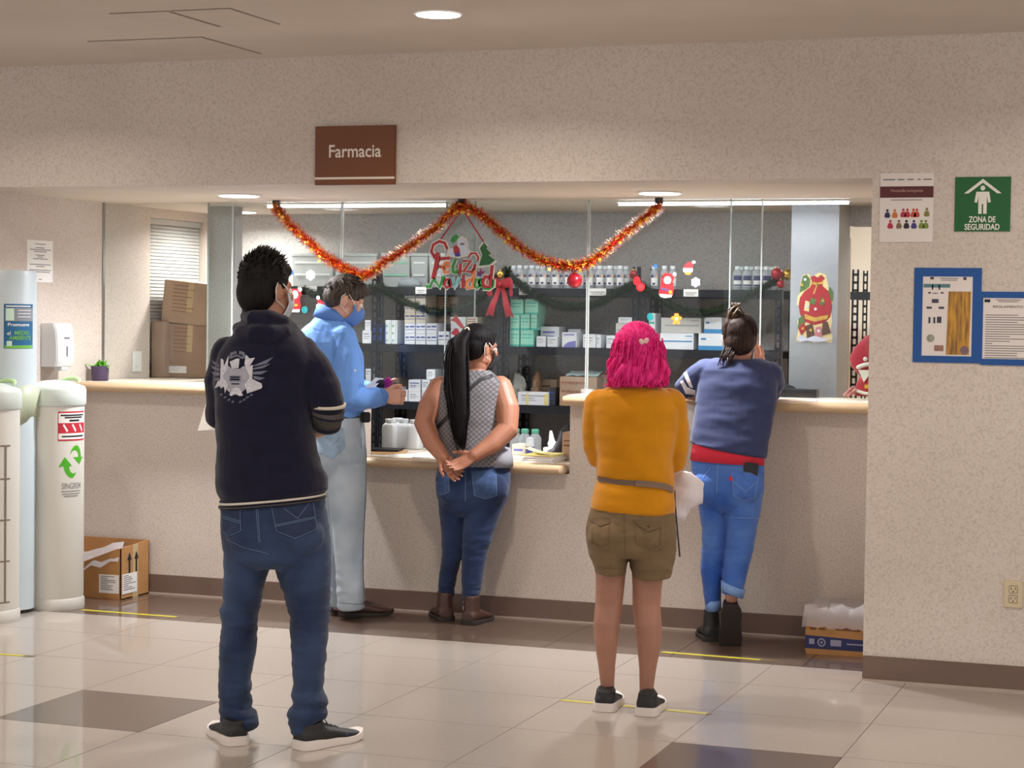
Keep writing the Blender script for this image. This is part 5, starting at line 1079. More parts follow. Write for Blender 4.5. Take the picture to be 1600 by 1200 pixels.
for e_ in ((300, 545), (845, 570)):
    q = HP(*e_); e3 = c_+Vector((q[0], 0, q[1])); d_ = (e3-top).normalized(); n_ = Vector((-d_.z, 0, d_.x))*.004; b.add([top-n_, top+n_, e3+n_, e3-n_, ], [(0, 1, 2, 3)])
b.obj('hanging_ribbon', 'ribbon_red', hs)
# ================================================================ people
class Fig:
    """figure sketched by sections: image columns fix breadth and height at the figure's own distance, dd and hd give real depth in metres"""
    def __init__(s, D): s.D = D; s.k = D/F
    def P(s, x, y, dd=0.0): return onD(x, y, s.D+dd)
    def rows(s, mb, rows, n=2.4, N=32):
        rs = []
        for r in rows:
            y, xl, xr, dd, hd = r[:5]; tl = r[5] if len(r) > 5 else 0; D = s.D+dd
            c = onD((xl+xr)/2, y, D); hw = (xr-xl)/2*D/F; u = Vector(_r0); v = Vector((FWD[0], FWD[1], 0)).normalized(); ring = []
            for j in range(N):
                a = 2*math.pi*j/N; ca, sa = math.cos(a), math.sin(a)
                e = 2/n; X = math.copysign(abs(ca)**e, ca); Y = math.copysign(abs(sa)**e, sa)
                ring.append(c+u*(X*hw)+v*(Y*hd)+Vector((0, 0, -tl*D/F*.5*X)))
            rs.append(ring)
        mb.rings(rs); return mb
    def tube(s, mb, pts, n=16, flat=1.0, ends=True):
        mb.tube([s.P(p[0], p[1], p[2]) for p in pts], [p[3]*s.k for p in pts], n, round_ends=ends, flat=flat); return mb
VIEW_U = Vector((_r0[0], _r0[1], 0)).normalized(); VIEW_V = Vector((FWD[0], FWD[1], 0)).normalized(); ZUP = Vector((0, 0, 1))
def frame(phi, pitch=0, tilt=0):
    """columns: right, forward, up for something facing phi degrees right of 'away from the camera', nodding down by pitch"""
    a = math.radians(phi); f = VIEW_V*math.cos(a)+VIEW_U*math.sin(a); r = f.cross(ZUP); b = math.radians(pitch); f2 = f*math.cos(b)-ZUP*math.sin(b); u2 = r.cross(f2)
    t = math.radians(tilt); r3 = r*math.cos(t)+u2*math.sin(t); u3 = u2*math.cos(t)-r*math.sin(t)
    return Matrix((r3, f2, u3)).transposed()
def loc(M, c): return lambda x, y, z: c+M @ Vector((x, y, z))
def head(mb, c, M, s=1.0):
    L = loc(M, c); q = lambda *r: tuple(v*s for v in r)
    mb.ell(L(0, -.012*s, .028*s), q(.073, .094, .094), M, 22, 14); mb.ell(L(0, .028*s, -.045*s), q(.058, .066, .066), M, 18, 10); mb.ell(L(0, .05*s, -.085*s), q(.034, .034, .024), M, 14, 8)
    mb.ell(L(0, .072*s, .03*s), q(.05, .016, .02), M, 14, 8)                      # brow
    mb.tube([L(0, .086*s, .02*s), L(0, .098*s, 0), L(0, .108*s, -.018*s)], [.008*s, .01*s, .013*s], 10, round_ends=True)      # nose
    mb.ell(L(0, .088*s, -.045*s), q(.022, .009, .006), M, 12, 6); mb.ell(L(0, .086*s, -.056*s), q(.019, .009, .007), M, 12, 6)   # lips
    for sx in (-1, 1):
        mb.ell(L(.043*sx*s, .066*s, -.012*s), q(.022, .018, .022), M, 12, 8)          # cheek
        E = M @ Matrix.Rotation(sx*.35, 3, 'Z')
        mb.ell(L(.077*sx*s, -.012*s, -.004*s), q(.009, .019, .032), E, 14, 10); mb.ell(L(.082*sx*s, -.02*s, .004*s), q(.006, .014, .024), E, 12, 8)
def eyes(c, M, parent, s=1.0, iris='iris_brown'):
    L = loc(M, c)
    for sx in (-1, 1):
        e = MB().ell(L(.031*sx*s, .0775*s, .008*s), (.0125*s,)*3, M, 14, 10).obj('eye', 'eye_white', parent, smooth=True)
        MB().ell(L(.031*sx*s, .0868*s, .008*s), (.0058*s, .0038*s, .0058*s), M, 12, 8).obj('iris', iris, e, smooth=True)
def hand(mb, w, d, pn, side, curl=.5, s=1.0, spread=.1, thumb=.8):
    """wrist w, finger direction d, palm normal pn (way the palm faces), side=+1 thumb on d x pn"""
    d = Vector(d).normalized(); pn = Vector(pn); pn = (pn-d*pn.dot(d)).normalized(); t = d.cross(pn)*side
    M = Matrix((t, d, pn)).transposed(); L = lambda x, y, z: Vector(w)+M @ Vector((x*s, y*s, z*s)); rs = []
    for y, hw, hh in ((-.03, .025, .020), (0, .027, .019), (.03, .036, .0165), (.06, .041, .0145), (.084, .040, .012), (.092, .034, .009)):
        rs.append([L(hw*math.cos(a), y, hh*math.sin(a)) for a in np.linspace(0, 2*math.pi, 18, endpoint=False)])
    mb.rings(rs)
    for x, l, k in ((.030, .072, 0), (.0105, .08, 1), (-.0105, .075, 2), (-.030, .058, 3)):
        p = Vector((x, .078, 0)); a = curl*(1+.12*k)*.55; dirx = x*spread*6; pts = [Vector((x*.9, .06, 0)), p]
        for seg, fr in enumerate((.44, .31, .25)):
            p = p+Vector((dirx*fr*.12, math.cos(a)*l*fr, math.sin(a)*l*fr)); pts.append(p); a += curl*.75
        mb.tube([L(*q) for q in pts], [.0095*s, .0093*s, .0086*s, .0079*s, .0066*s], 10, round_ends=True)
    a = thumb; pts = [Vector((.02, .012, .004)), Vector((.040, .034, .010)), Vector((.040+.030*math.cos(a)*.8, .060, .016+.012*curl)), Vector((.042+.03*math.cos(a), .086, .02+.022*curl))]
    mb.tube([L(*q) for q in pts], [.015*s, .0125*s, .0105*s, .008*s], 10, round_ends=True)
def folds(f, z0=None, seed=0, amp=.004, hs=9, vs=30, mask=None):
    o = Vector((seed*7.3, seed*3.1, seed*1.7))
    def fn(p):
        q = Vector((p.x*hs, p.y*hs, p.z*vs))+o; v = noise.noise(q)+.5*noise.noise(q*2.1)
        return amp*v*(mask(p) if mask else 1)
    return fn
def garment(name, mb, m, parent, voxel=.006, smooth=6, fn=None):
    me = remesh(mb, voxel, smooth)
    if fn: displace(me, fn)
    org = ORG[parent.name]; bv = BVHTree.FromPolygons([v.co.copy() for v in me.vertices], [tuple(p.vertices) for p in me.polygons])
    shift(me, org); o = finish(me, name, m, parent, smooth=True, org=org)
    BVH[o.name] = bv; return o
BVH = {}
def decal(name, polys, fig, bv, m, parent, off=.0015, maxpx=3.0, thick=0):
    """print or patch laid on the cloth surface"""
    mb = MB()
    for poly in polys:
        v, f = flat_tris(poly, maxpx); pts = []
        for x, y in v:
            d = Vector(ray(x, y)).normalized(); h = bv.ray_cast(Vector(EYE), d)
            if h[0] is None:
                h = bv.find_nearest(onD(x, y, fig.D-.1))
            pts.append(h[0]-d*off)
        mb.add(pts, f)
    o = mb.obj(name, m, parent, smooth=True)
    return o
def strokes(pts, w):
    """thin poly-line as quads in image columns"""
    out = []
    for a, b in zip(pts[:-1], pts[1:]):
        dx, dy = b[0]-a[0], b[1]-a[1]; l = math.hypot(dx, dy) or 1; nx, ny = -dy/l*w/2, dx/l*w/2
        out.append([(a[0]+nx, a[1]+ny), (b[0]+nx, b[1]+ny), (b[0]-nx, b[1]-ny), (a[0]-nx, a[1]-ny)])
    return out
def shoe(parent, heel, phi, L_=.285, W_=.1, upper='shoe_black', sole='shoe_sole', high=.085, sole_h=.03, laces=True, name='shoe', pitch=0, boot=0, stripe=None):
    """heel = ground point under the back of the heel; phi degrees right of straight away"""
    M = frame(phi, -pitch); org = Vector(heel); P = lambda x, y, z: org+M @ Vector((x, y, z))
    prof = [(0, .60, .72), (.06, .80, .9), (.18, .9, 1), (.35, .86, .92), (.5, .9, .78), (.65, 1.0, .62), (.8, .96, .5), (.92, .74, .4), (1.0, .34, .28)]
    rs = []
    for t, w, h in prof:
        hw = W_/2*w; ring = []; hh = high*h if not (boot and t < .45) else high*h
        for j in range(20):
            a = 2*math.pi*j/20; cx = math.cos(a); sz = math.sin(a); zz = sole_h*.5+(hh-sole_h*.5)*(.5+.5*math.copysign(abs(sz)**.8, sz)); k = 1 if sz < 0 else (1-.45*sz**2)
            ring.append(P(hw*k*math.copysign(abs(cx)**.7, cx), L_*t-.0, zz))
        rs.append(ring)
    mb = MB().rings(rs)
    top = max(high*1.02, .01)
    mb.tube([P(0, L_*.2, high*.55), P(0, L_*.2, high*.9), P(0, L_*.19, high*1.08+boot)], [W_*.42, W_*.40, W_*.37], 18, flat=1.25, up=M @ Vector((0, 1, 0)))
    me = remesh(mb, .005, 4); o_ = ORG[parent.name]; bvs = BVHTree.FromPolygons([v.co.copy() for v in me.vertices], [tuple(p.vertices) for p in me.polygons]); shift(me, o_)
    sh = finish(me, name, upper, parent, smooth=True, org=o_)
    so = []; prs = [(-.012, .5), (.0, .66), (.06, .86), (.18, .97), (.35, .9), (.5, .94), (.65, 1.05), (.8, 1.01), (.92, .8), (1.0, .45), (1.02, .25)]
    for t, w in prs:
        hw = W_/2*w*1.04; lift = .012*max(0, (t-.75)/.25)**2; z1 = sole_h*(1.15 if t < .3 else .95 if t < .6 else .8)
        so.append([P(-hw, L_*t, lift+.001), P(hw, L_*t, lift+.001), P(hw*1.03, L_*t, lift+z1*.6), P(hw*.98, L_*t, lift+z1), P(-hw*.98, L_*t, lift+z1), P(-hw*1.03, L_*t, lift+z1*.6)])
    MB().rings(so).obj('sole', sole, sh, auto=50)
    if laces:
        b = MB()
        for k in range(4):
            t = .38+.07*k; zt = high*(.93-.085*k)
            b.tube([P(-W_*.2, L_*t, zt-.008), P(0, L_*t, zt+.004), P(W_*.2, L_*t+.012, zt-.008)], .0026, 6)
        b.tube([P(0, L_*.38, high*.95), P(W_*.15, L_*.36, high+.015), P(W_*.32, L_*.4, high*.85)], .0022, 6)
        b.obj('laces', 'lace_grey', sh)
    if stripe:
        b = MB()
        for sx in (-1, 1):
            p_ = []
            for k in range(6):
                zz = sole_h+.006+.035*k/5; t = L_*(.62+.10*k/5*(-1)); s0 = P(sx*.2, t, zz); h = bvs.find_nearest(s0); h2 = bvs.find_nearest(P(sx*.2, t+.028, zz)); n_ = (M @ Vector((sx, 0, 0)))*.0012; p_.append([h[0]+n_, h2[0]+n_])
            b.rings(p_, closed=False)
        b.obj('side_stripe', stripe, sh)
    return sh
def strand(mb, pts, r0, r1=None, n=5):
    k = len(pts); r1 = r0*.3 if r1 is None else r1
    mb.tube(pts, [r0+(r1-r0)*(i/(k-1))**1.5 for i in range(k)], n)
def hair_mat(name, col, hi, rough=.55):
    m = mat(name, col, rough, var=0, col2=hi, vscale=26, stretch=(3, 3, .5), spec=.14, bump=.3, bscale=120); return m
mat('eye_white', (236, 232, 226), .25); mat('iris_brown', (52, 32, 22), .2)
def skin(name, col):
    m = mat(name, col, .5, var=.06, vscale=14, bump=.06, bscale=180); b = m.node_tree.nodes['Principled BSDF']
    b.inputs['Subsurface Weight'].default_value = .12; b.inputs['Subsurface Radius'].default_value = (.02, .008, .004); b.inputs['Subsurface Scale'].default_value = .4; return m
def denim(name, col, fade, vs=5):
    return mat(name, col, .85, col2=fade, vscale=vs, bump=.25, bscale=500, sheen=.15, spec=.2)
skin('skin_tan', (180, 128, 104)); skin('skin_light', (206, 156, 136)); skin('skin_brown', (164, 110, 86)); skin('skin_leg', (166, 118, 98)); skin('skin_warm', (184, 132, 110))
denim('denim_dark', (24, 36, 64), (56, 74, 106), 3.5); denim('denim_pale', (142, 156, 172), (170, 182, 194)); denim('denim_navy', (26, 40, 72), (44, 62, 100)); denim('denim_bright', (44, 84, 164), (84, 122, 190), 4)
mat('stitch', (96, 116, 146), .8); mat('stitch_pale', (120, 150, 200), .8); mat('shoe_black', (24, 24, 27), .55, var=.1, vscale=60, bump=.2, bscale=300); mat('shoe_sole', (222, 212, 206), .5, var=.02); mat('lace_grey', (70, 70, 74), .8); mat('leather_brown', (72, 46, 38), .45, var=.15, vscale=30); mat('leather_dark', (40, 28, 26), .45, var=.15, vscale=30); mat('sole_dark', (42, 34, 32), .7); mat('elastic_white', (226, 222, 216), .7)
def ear_loop(c, M, parent, sx, m='elastic_white', s=1.0):
    L = loc(M, c); MB().tube([L(.079*sx*s, -.022*s, .034*s), L(.086*sx*s, -.036*s, .012*s), L(.078*sx*s, -.026*s, -.03*s), L(.066*sx*s, .03*s, -.055*s)], .0022, 6).obj('ear_loop', m, parent, smooth=True)
    MB().tube([L(.079*sx*s, -.004*s, .034*s), L(.074*sx*s, .03*s, .012*s), L(.066*sx*s, .055*s, -.012*s)], .0022, 6).obj('ear_loop', m, parent, smooth=True)
def mask(c, M, parent, m, s=1.0):
    L = loc(M, c); rs = []
    for i in range(9):
        v = i/8; z = .0-.1*v; ring = []
        for j in range(17):
            u = j/16*2-1; bulge = .124-.018*abs(v-.35)*2-.04*max(0, v-.7); y = bulge-(.075*abs(u)**2.2); ring.append(L(.07*u*s*(1-.18*v*v), y*s, z*s))
        rs.append(ring)
    b = MB().rings(rs, closed=False); o = b.obj('face_mask', m, parent, smooth=True)
    sm = o.modifiers.new('thick', 'SOLIDIFY'); sm.thickness = .002
    for sx in (-1, 1): ear_loop(c, M, o, sx, s=s)
    return o
def legs(fig, mb, pelvis, left, right, buttocks=None):
    fig.rows(mb, pelvis); fig.rows(mb, left, 2.1); fig.rows(mb, right, 2.1)
    if buttocks:
        for x, y, dd, rx, ry, rd in buttocks: mb.ell(fig.P(x, y, dd), (rx*fig.k, rd, ry*fig.k), Matrix((VIEW_U, VIEW_V, ZUP)).transposed(), 18, 10)
def body_core(fig, mb, torso, limbs, c, M, neck, s=1.0):
    fig.rows(mb, torso); head(mb, c, M, s)
    for l in limbs: fig.tube(mb, l)
    mb.tube([Vector(neck[0]), (Vector(neck[0])+c)/2+Vector((0, 0, -.03)), c+M @ Vector((0, -.02, -.02))], [neck[1], neck[1]*.96, neck[1]*.95], 18)
# ---------------------------------------------------------------- man in the navy hoodie
G = (onZ(386, 1160)+onZ(460, 1168))/2; fg = Fig(depth(G)+.05); a = root('person', G, 'man in a navy hooded jacket with a silver winged crest and dark jeans', 'person')
c = fg.P(417, 456, .03); M = frame(40, 4)
b = MB()
body_core(fig=fg, mb=b, torso=[(495, 398, 446, .0, .06), (530, 365, 480, .02, .09), (560, 352, 488, .02, .1), (640, 350, 480, .02, .1), (720, 352, 492, .02, .1), (790, 358, 500, .01, .1), (850, 360, 508, .01, .1), (872, 372, 500, .01, .08)],
    limbs=[[(358, 560, .02, 20), (341, 640, .1, 18), (402, 686, .3, 13)], [(474, 556, .02, 22), (506, 630, .0, 19), (512, 655, .02, 16), (500, 668, .12, 15), (452, 690, .3, 12)],
           [(388, 850, 0, 30), (375, 960, .02, 22), (368, 1050, .03, 19), (367, 1140, .03, 13)], [(470, 860, 0, 32), (484, 980, -.02, 22), (482, 1060, -.04, 19), (474, 1140, -.05, 13)]], c=c, M=M, neck=(fg.P(418, 520, .03), .062))
hand(b, fg.P(452, 690, .3), -VIEW_U*.8+VIEW_V*.4, ZUP, 1, .5); hand(b, fg.P(402, 686, .3), VIEW_U*.6+VIEW_V*.6-ZUP*.2, ZUP, -1, .5)
bo = garment('body', b, 'skin_tan', a, .005, 4); eyes(c, M, a)
mask(c, M, a, mat('mask_white', (206, 214, 222), .8, var=.02))
# hair
hair_mat('hair_black', (14, 12, 13), (30, 27, 27)); b = MB(); L = loc(M, c)
b.ell(L(0, -.022, .048), (.083, .098, .092), M, 22, 12); b.ell(L(0, -.05, -.005), (.076, .07, .085), M, 20, 12); b.ell(L(0, .02, .08), (.068, .075, .04), M, 18, 10)
me = remesh(b, .006, 3); shift(me, G); ho = finish(me, 'hair', 'hair_black', a, smooth=True, org=G)
b = MB(); rr = random.Random(2)
for k in range(420):
    th = rr.uniform(0, 6.283); ph = rr.uniform(-.25, 1.45); d = Vector((math.cos(th)*math.cos(ph), math.sin(th)*math.cos(ph), math.sin(ph)))
    if d.y > .35 and d.z < .45: continue
    p0 = L(d.x*.078, -.022+d.y*.092, .048+d.z*.088); topk = max(0, d.z); dr = (M @ Vector((d.x*.6+rr.uniform(-.3, .3), d.y*.6+.35*topk+rr.uniform(-.2, .2), .25+.9*topk+rr.uniform(-.2, .2)))).normalized(); l = .012+.022*topk*rr.uniform(.5, 1.25)
    strand(b, [p0, p0+dr*l*.5, p0+dr*l+M @ Vector((0, .006, -.002))], .0042, .0005)
b.obj('spiky_strands', 'hair_black', ho, smooth=True)
# hoodie
mat('hoodie_navy', (22, 22, 44), .9, var=.12, vscale=20, bump=.2, bscale=400, sheen=.2, spec=.15); mat('trim_white', (214, 206, 192), .8, var=.03); mat('trim_grey', (72, 68, 66), .9, var=.15, vscale=60)
b = MB()
fg.rows(b, [(497, 392, 452, .015, .085), (515, 372, 468, .015, .105), (532, 356, 482, .01, .12), (550, 344, 492, .005, .132), (570, 337, 496, 0, .138), (600, 334, 494, 0, .14), (640, 336, 490, 0, .14), (680, 339, 492, 0, .142), (720, 339, 503, 0, .148), (748, 338, 512, 0, .152), (766, 341, 513, 0, .148, -8), (776, 345, 505, .0, .138, -14)], 2.5)
fg.tube(b, [(356, 552, .02, 27), (345, 595, .03, 27), (345, 650, .1, 24), (372, 672, .2, 20), (405, 682, .28, 17)])
fg.tube(b, [(468, 552, .01, 30), (487, 580, -.015, 32), (502, 610, -.03, 31), (511, 632, -.03, 29), (512, 642, -.025, 26)])
fg.tube(b, [(374, 514, .04, 12), (380, 520, -.04, 15), (398, 523, -.085, 17), (424, 524, -.095, 17), (444, 520, -.06, 14), (456, 514, .0, 10)]); fg.tube(b, [(385, 494, .03, 11), (398, 496, -.06, 15), (420, 500, -.075, 15), (442, 505, -.04, 12), (452, 510, .02, 9)])
zc = fg.P(430, 650, 0).z
ho = garment('hooded_jacket', b, 'hoodie_navy', a, .006, 5, folds(fg, seed=1, amp=.009, hs=7, vs=11))
# ribbed hem with white stripes
for nm, y, h, m, ex in (('waist_rib', 781, 13, 'hoodie_navy', 0.5), ('hem_stripe', 778.5, 3.4, 'trim_white', 2.4), ('hem_stripe', 784.5, 2.2, 'trim_grey', 2.4)):
    b = MB(); fg.rows(b, [(y-h/2, 344-ex, 508+ex, 0, .137+ex*.002, -17), (y+h/2, 345-ex, 506+ex, 0, .135+ex*.002, -17)], 2.5, 48); b.obj(nm, m, ho, smooth=True)
b = MB(); fg.tube(b, [(512, 640, -.025, 27.5), (511.5, 652, -.015, 25), (510, 667, .0, 21)], ends=False); b.obj('sleeve_rib', 'trim_grey', ho, smooth=True)
for (pts, m) in (([(511.5, 631, -.032, 29.6), (511.5, 636, -.03, 28.2)], 'trim_white'), ([(512, 648, -.02, 26.6), (511.5, 651, -.018, 26)], 'hoodie_navy'), ([(510.5, 662, -.004, 23), (510, 668, .004, 21.6)], 'hoodie_navy')):
    b = MB(); fg.tube(b, pts, 24, ends=False); b.obj('sleeve_stripe', m, ho, smooth=True)
# winged crest print
mat('print_silver', (158, 158, 170), .7, var=.1, vscale=90); mat('print_slate', (104, 106, 124), .7, var=.1, vscale=90); mat('print_bright', (196, 196, 204), .7, var=.1, vscale=90)
def CP(pts): return [(310+x_/10, 530+y_/10) for x_, y_ in pts]
bv = BVH[ho.name]
R1 = [[(840, 420), (1175, 275), (1060, 385), (870, 425)], [(830, 460), (1130, 380), (1020, 450), (850, 480)], [(830, 510), (1090, 490), (980, 550), (850, 550)], [(850, 570), (1040, 605), (960, 640), (870, 620)]]
L1 = [[(330, 400), (210, 325), (235, 385), (320, 435)], [(335, 460), (200, 410), (225, 465), (330, 500)], [(335, 520), (205, 510), (240, 565), (330, 570)], [(330, 600), (235, 620), (270, 650), (330, 640)]]
decal('crest_wing', [CP(p_) for p_ in R1], fg, bv, 'print_slate', ho); decal('crest_wing', [CP(p_) for p_ in L1], fg, bv, 'print_slate', ho)
decal('crest_shield', [CP(p_) for p_ in ([(380, 430), (480, 420), (520, 460), (650, 460), (700, 420), (790, 430), (800, 620), (760, 760), (650, 850), (580, 870), (510, 850), (400, 760), (370, 620)],)], fg, bv, 'print_silver', ho, off=.002)
decal('crest_flourish', [CP(p_) for p_ in ([(340, 640), (350, 300), (390, 320), (400, 420), (470, 250), (460, 440), (390, 560), (380, 700)], [(840, 640), (850, 400), (800, 420), (885, 290), (800, 300), (740, 240), (720, 390), (790, 560), (800, 700)], [(380, 600), (300, 660), (250, 770), (330, 730), (350, 770), (400, 740), (415, 850), (440, 760), (470, 700)], [(800, 600), (900, 650), (985, 690), (1000, 745), (970, 780), (880, 730), (760, 850), (740, 760), (720, 700)], [(480, 870), (540, 770), (590, 750), (640, 770), (700, 880), (640, 890), (575, 850), (520, 890)], [(490, 350), (600, 300), (645, 305), (625, 450), (520, 460)])], fg, bv, 'print_bright', ho, off=.0026)
decal('crest_arch', [CP([(470, 310), (500, 210), (590, 180), (600, 225), (530, 245), (500, 310)]), CP([(640, 180), (720, 205), (740, 300), (700, 300), (690, 245), (630, 230)]), CP([(490, 280), (600, 235), (720, 290), (690, 310), (600, 265), (510, 305)])], fg, bv, 'print_slate', ho, off=.003)
decal('crest_plaque', [CP(rect(485, 655, 570, 655))], fg, bv, 'print_slate', ho, off=.0034); decal('crest_plaque_bars', [CP(rect(500, 640, 585, 603)), CP(rect(500, 640, 618, 640)), CP(rect(515, 640, 690, 705))], fg, bv, 'hoodie_navy', ho, off=.0042)
tx_ = []
for k, (x_, y_) in enumerate(((360, 870), (420, 910), (480, 950), (540, 980), (660, 980), (720, 950), (770, 910), (830, 875))): tx_ += [CP(q) for q in strokes([(x_-18, y_+20), (x_-12, y_-18), (x_+4, y_+8), (x_+16, y_-22)], 11)]
decal('crest_lettering', tx_, fg, bv, 'print_slate', ho, off=.002)
# jeans
b = MB()
legs(fg, b, [(764, 346, 506, .005, .125), (790, 345, 509, 0, .13), (820, 345, 514, 0, .135), (850, 347, 517, 0, .132), (874, 351, 516, 0, .12), (886, 366, 500, .0, .09)],
    [(848, 348, 428, .01, .105), (880, 350, 425, .01, .1), (912, 349, 413, .01, .095), (960, 345, 404, .015, .088), (1005, 344, 401, .02, .083), (1050, 342, 393, .03, .078), (1087, 341, 391, .03, .076), (1108, 344, 400, .025, .082), (1124, 346, 402, .02, .082), (1142, 350, 395, .02, .07)],
    [(848, 424, 517, .0, .11), (885, 428, 518, 0, .108), (930, 444, 516, 0, .1), (971, 454, 514, -.01, .092), (1012, 454, 511, -.02, .086), (1050, 457, 507, -.03, .082), (1078, 457, 505, -.04, .08), (1094, 455, 514, -.045, .084), (1117, 451, 507, -.05, .084), (1133, 454, 496, -.05, .08), (1148, 456, 490, -.05, .072)],
    [(389, 835, -.055, 36, 36, .085), (468, 838, -.06, 40, 38, .085)])
zk, za = fg.P(430, 970).z, fg.P(430, 1125).z
jm = lambda p: .35+1.2*math.exp(-((p.z-zk)/.14)**2)*.7+2.2*math.exp(-((p.z-za)/.1)**2)
jo = garment('jeans', b, 'denim_dark', a, .006, 4, folds(fg, seed=2, amp=.007, hs=6, vs=30, mask=jm)); bv = BVH[jo.name]
J2 = lambda pts: [(300+x_/2.667, 750+y_/2.667) for x_, y_ in pts]
mat('denim_pocket', (32, 46, 76), .85, var=.12, vscale=40, bump=.2, bscale=400); mat('denim_worn', (70, 96, 128), .85, var=.2, vscale=25)
po = decal('back_pocket', [J2([(322, 82), (500, 70), (524, 205), (430, 245), (352, 215)])], fg, bv, 'denim_pocket', jo, off=.003); decal('back_pocket', [J2([(128, 100), (200, 105), (203, 215), (150, 238), (127, 215)])], fg, bv, 'denim_pocket', jo, off=.003)
st = []
for l in ([(325, 84), (352, 214), (430, 244), (522, 204), (502, 72)], [(345, 188), (515, 152)], [(345, 194), (516, 158)], [(385, 120), (440, 160), (490, 95)], [(128, 150), (200, 172)], [(128, 158), (200, 180)], [(130, 215), (150, 236), (203, 212), (200, 108)], [(265, 95), (278, 260)], [(272, 95), (284, 260)], [(140, 245), (210, 280), (310, 305), (320, 310)]): st += strokes(J2(l), .8)
decal('stitching', st, fg, bv, 'stitch', jo, off=.0042, maxpx=6)
shoe(a, onZ(372, 1166)+Vector((0, 0, 0)), -24, .275, .1, stripe=None); shoe(a, onZ(466, 1172), 42, .29, .1, stripe=mat('shoe_blue', (50, 100, 190), .5))
# papers held in front
pc = fg.P(347, 650, .27); ph = MB().box(pc, (.15, .003, .2), frame(10, 62, 8)).obj('held_papers', 'paper_white', None, org=pc); tag(ph, 'white papers held in front by the man in the navy hoodie', 'papers')
# ---------------------------------------------------------------- man in the light blue shirt
G = onZ(552, 958); fb_ = Fig(depth(G)-.15); a = root('person', G, 'man in a light blue long-sleeved shirt and pale jeans, head bowed, blue mask', 'person')
c = fb_.P(538, 471, 0); M = frame(74, 22); b = MB(); PHI = frame(52)
body_core(fig=fb_, mb=b, torso=[(500, 500, 536, 0, .06), (525, 482, 548, 0, .09), (580, 478, 548, 0, .1), (640, 492, 560, 0, .1), (720, 500, 562, 0, .1), (748, 508, 556, 0, .07)],
    limbs=[[(538, 530, -.09, 16), (541, 615, -.14, 14), (598, 620, -.06, 9)], [(500, 530, .1, 15), (566, 612, .2, 12), (600, 612, .12, 9)], [(540, 720, -.05, 22), (546, 840, -.05, 17), (548, 945, -.04, 11)], [(528, 720, .08, 20), (530, 840, .1, 15), (528, 945, .1, 10)]], c=c, M=M, neck=(fb_.P(515, 512, 0), .06))
hand(b, fb_.P(598, 620, -.06), VIEW_U*.95+VIEW_V*.1, VIEW_V*.8-ZUP*.1, 1, .95, spread=.02); hand(b, fb_.P(600, 612, .12), VIEW_U*.8-VIEW_V*.4, -VIEW_V+ZUP*.1, -1, .9)
bo = garment('body', b, 'skin_light', a, .0045, 4); eyes(c, M, a); mask(c, M, a, mat('mask_blue', (86, 126, 196), .8, var=.04)); 
hair_mat('hair_greybrown', (50, 42, 38), (92, 82, 76)); b = MB(); L = loc(M, c)
b.ell(L(0, -.016, .048), (.08, .099, .086), M, 22, 12); b.ell(L(0, -.05, .01), (.075, .066, .075), M, 20, 12); b.ell(L(0, .045, .085), (.064, .062, .036), M, 18, 10)
me = remesh(b, .006, 3); displace(me, folds(None, seed=4, amp=.0012, hs=40, vs=40)); shift(me, G); ho = finish(me, 'hair', 'hair_greybrown', a, smooth=True, org=G)
b = MB(); rr = random.Random(6)
for k in range(260):
    th = rr.uniform(0, 6.283); ph_ = rr.uniform(-.2, 1.4); d = Vector((math.cos(th)*math.cos(ph_), math.sin(th)*math.cos(ph_), math.sin(ph_)))
    if d.y > .5 and d.z < .5: continue
    p0 = L(d.x*.077, -.016+d.y*.096, .048+d.z*.084); dr = (M @ Vector((d.x*.2, .5*d.z-.1, -.4*(1-d.z)+.15))).normalized(); strand(b, [p0, p0+dr*.012+(M @ d)*.004, p0+dr*.026+(M @ d)*.003], .003, .0005)
b.obj('hair_strands', 'hair_greybrown', ho, smooth=True)
mat('shirt_blue', (98, 146, 218), .8, var=.06, vscale=10, bump=.15, bscale=300, sheen=.1); mat('shirt_blue_dark', (84, 128, 200), .8, var=.05); b = MB()
fb_.rows(b, [(494, 494, 540, 0, .07), (505, 484, 546, 0, .1), (520, 468, 552, 0, .13), (535, 461, 556, 0, .155), (560, 459, 555, 0, .165), (600, 466, 556, 0, .165), (628, 474, 562, 0, .165), (642, 481, 568, 0, .16), (650, 484, 568, 0, .15)], 2.3)
fb_.tube(b, [(535, 527, -.08, 22), (546, 560, -.12, 23), (546, 600, -.15, 22), (544, 620, -.15, 21), (566, 624, -.11, 19), (588, 621, -.08, 15), (596, 620, -.065, 13)]); fb_.tube(b, [(490, 528, .09, 22), (530, 580, .18, 20), (566, 612, .2, 17), (596, 612, .13, 13)])
sh = garment('shirt', b, 'shirt_blue', a, .006, 4, folds(None, seed=5, amp=.0075, hs=16, vs=5)); bv = BVH[sh.name]
b = MB(); fb_.rows(b, [(481, 497, 538, 0, .068, 14), (490, 493, 543, 0, .078, 14), (500, 489, 548, 0, .088, 14)], 2.1); b.obj('collar', 'shirt_blue_dark', sh, smooth=True)
b = MB(); fb_.tube(b, [(590, 621, -.078, 15.2), (599, 620, -.06, 13.6)], 20, ends=False); b.obj('cuff', 'shirt_blue_dark', sh, smooth=True)
decal('button', [ngon(555, 579, 1.6, 1.6, 10)], fb_, bv, 'trim_white', sh, off=.003)
decal('seam', strokes([(541, 520), (524, 545), (518, 575), (516, 610)], 1.1)+strokes([(488, 512), (510, 518), (538, 521)], .9), fb_, bv, 'shirt_blue_dark', sh, off=.002, maxpx=5)
b = MB()
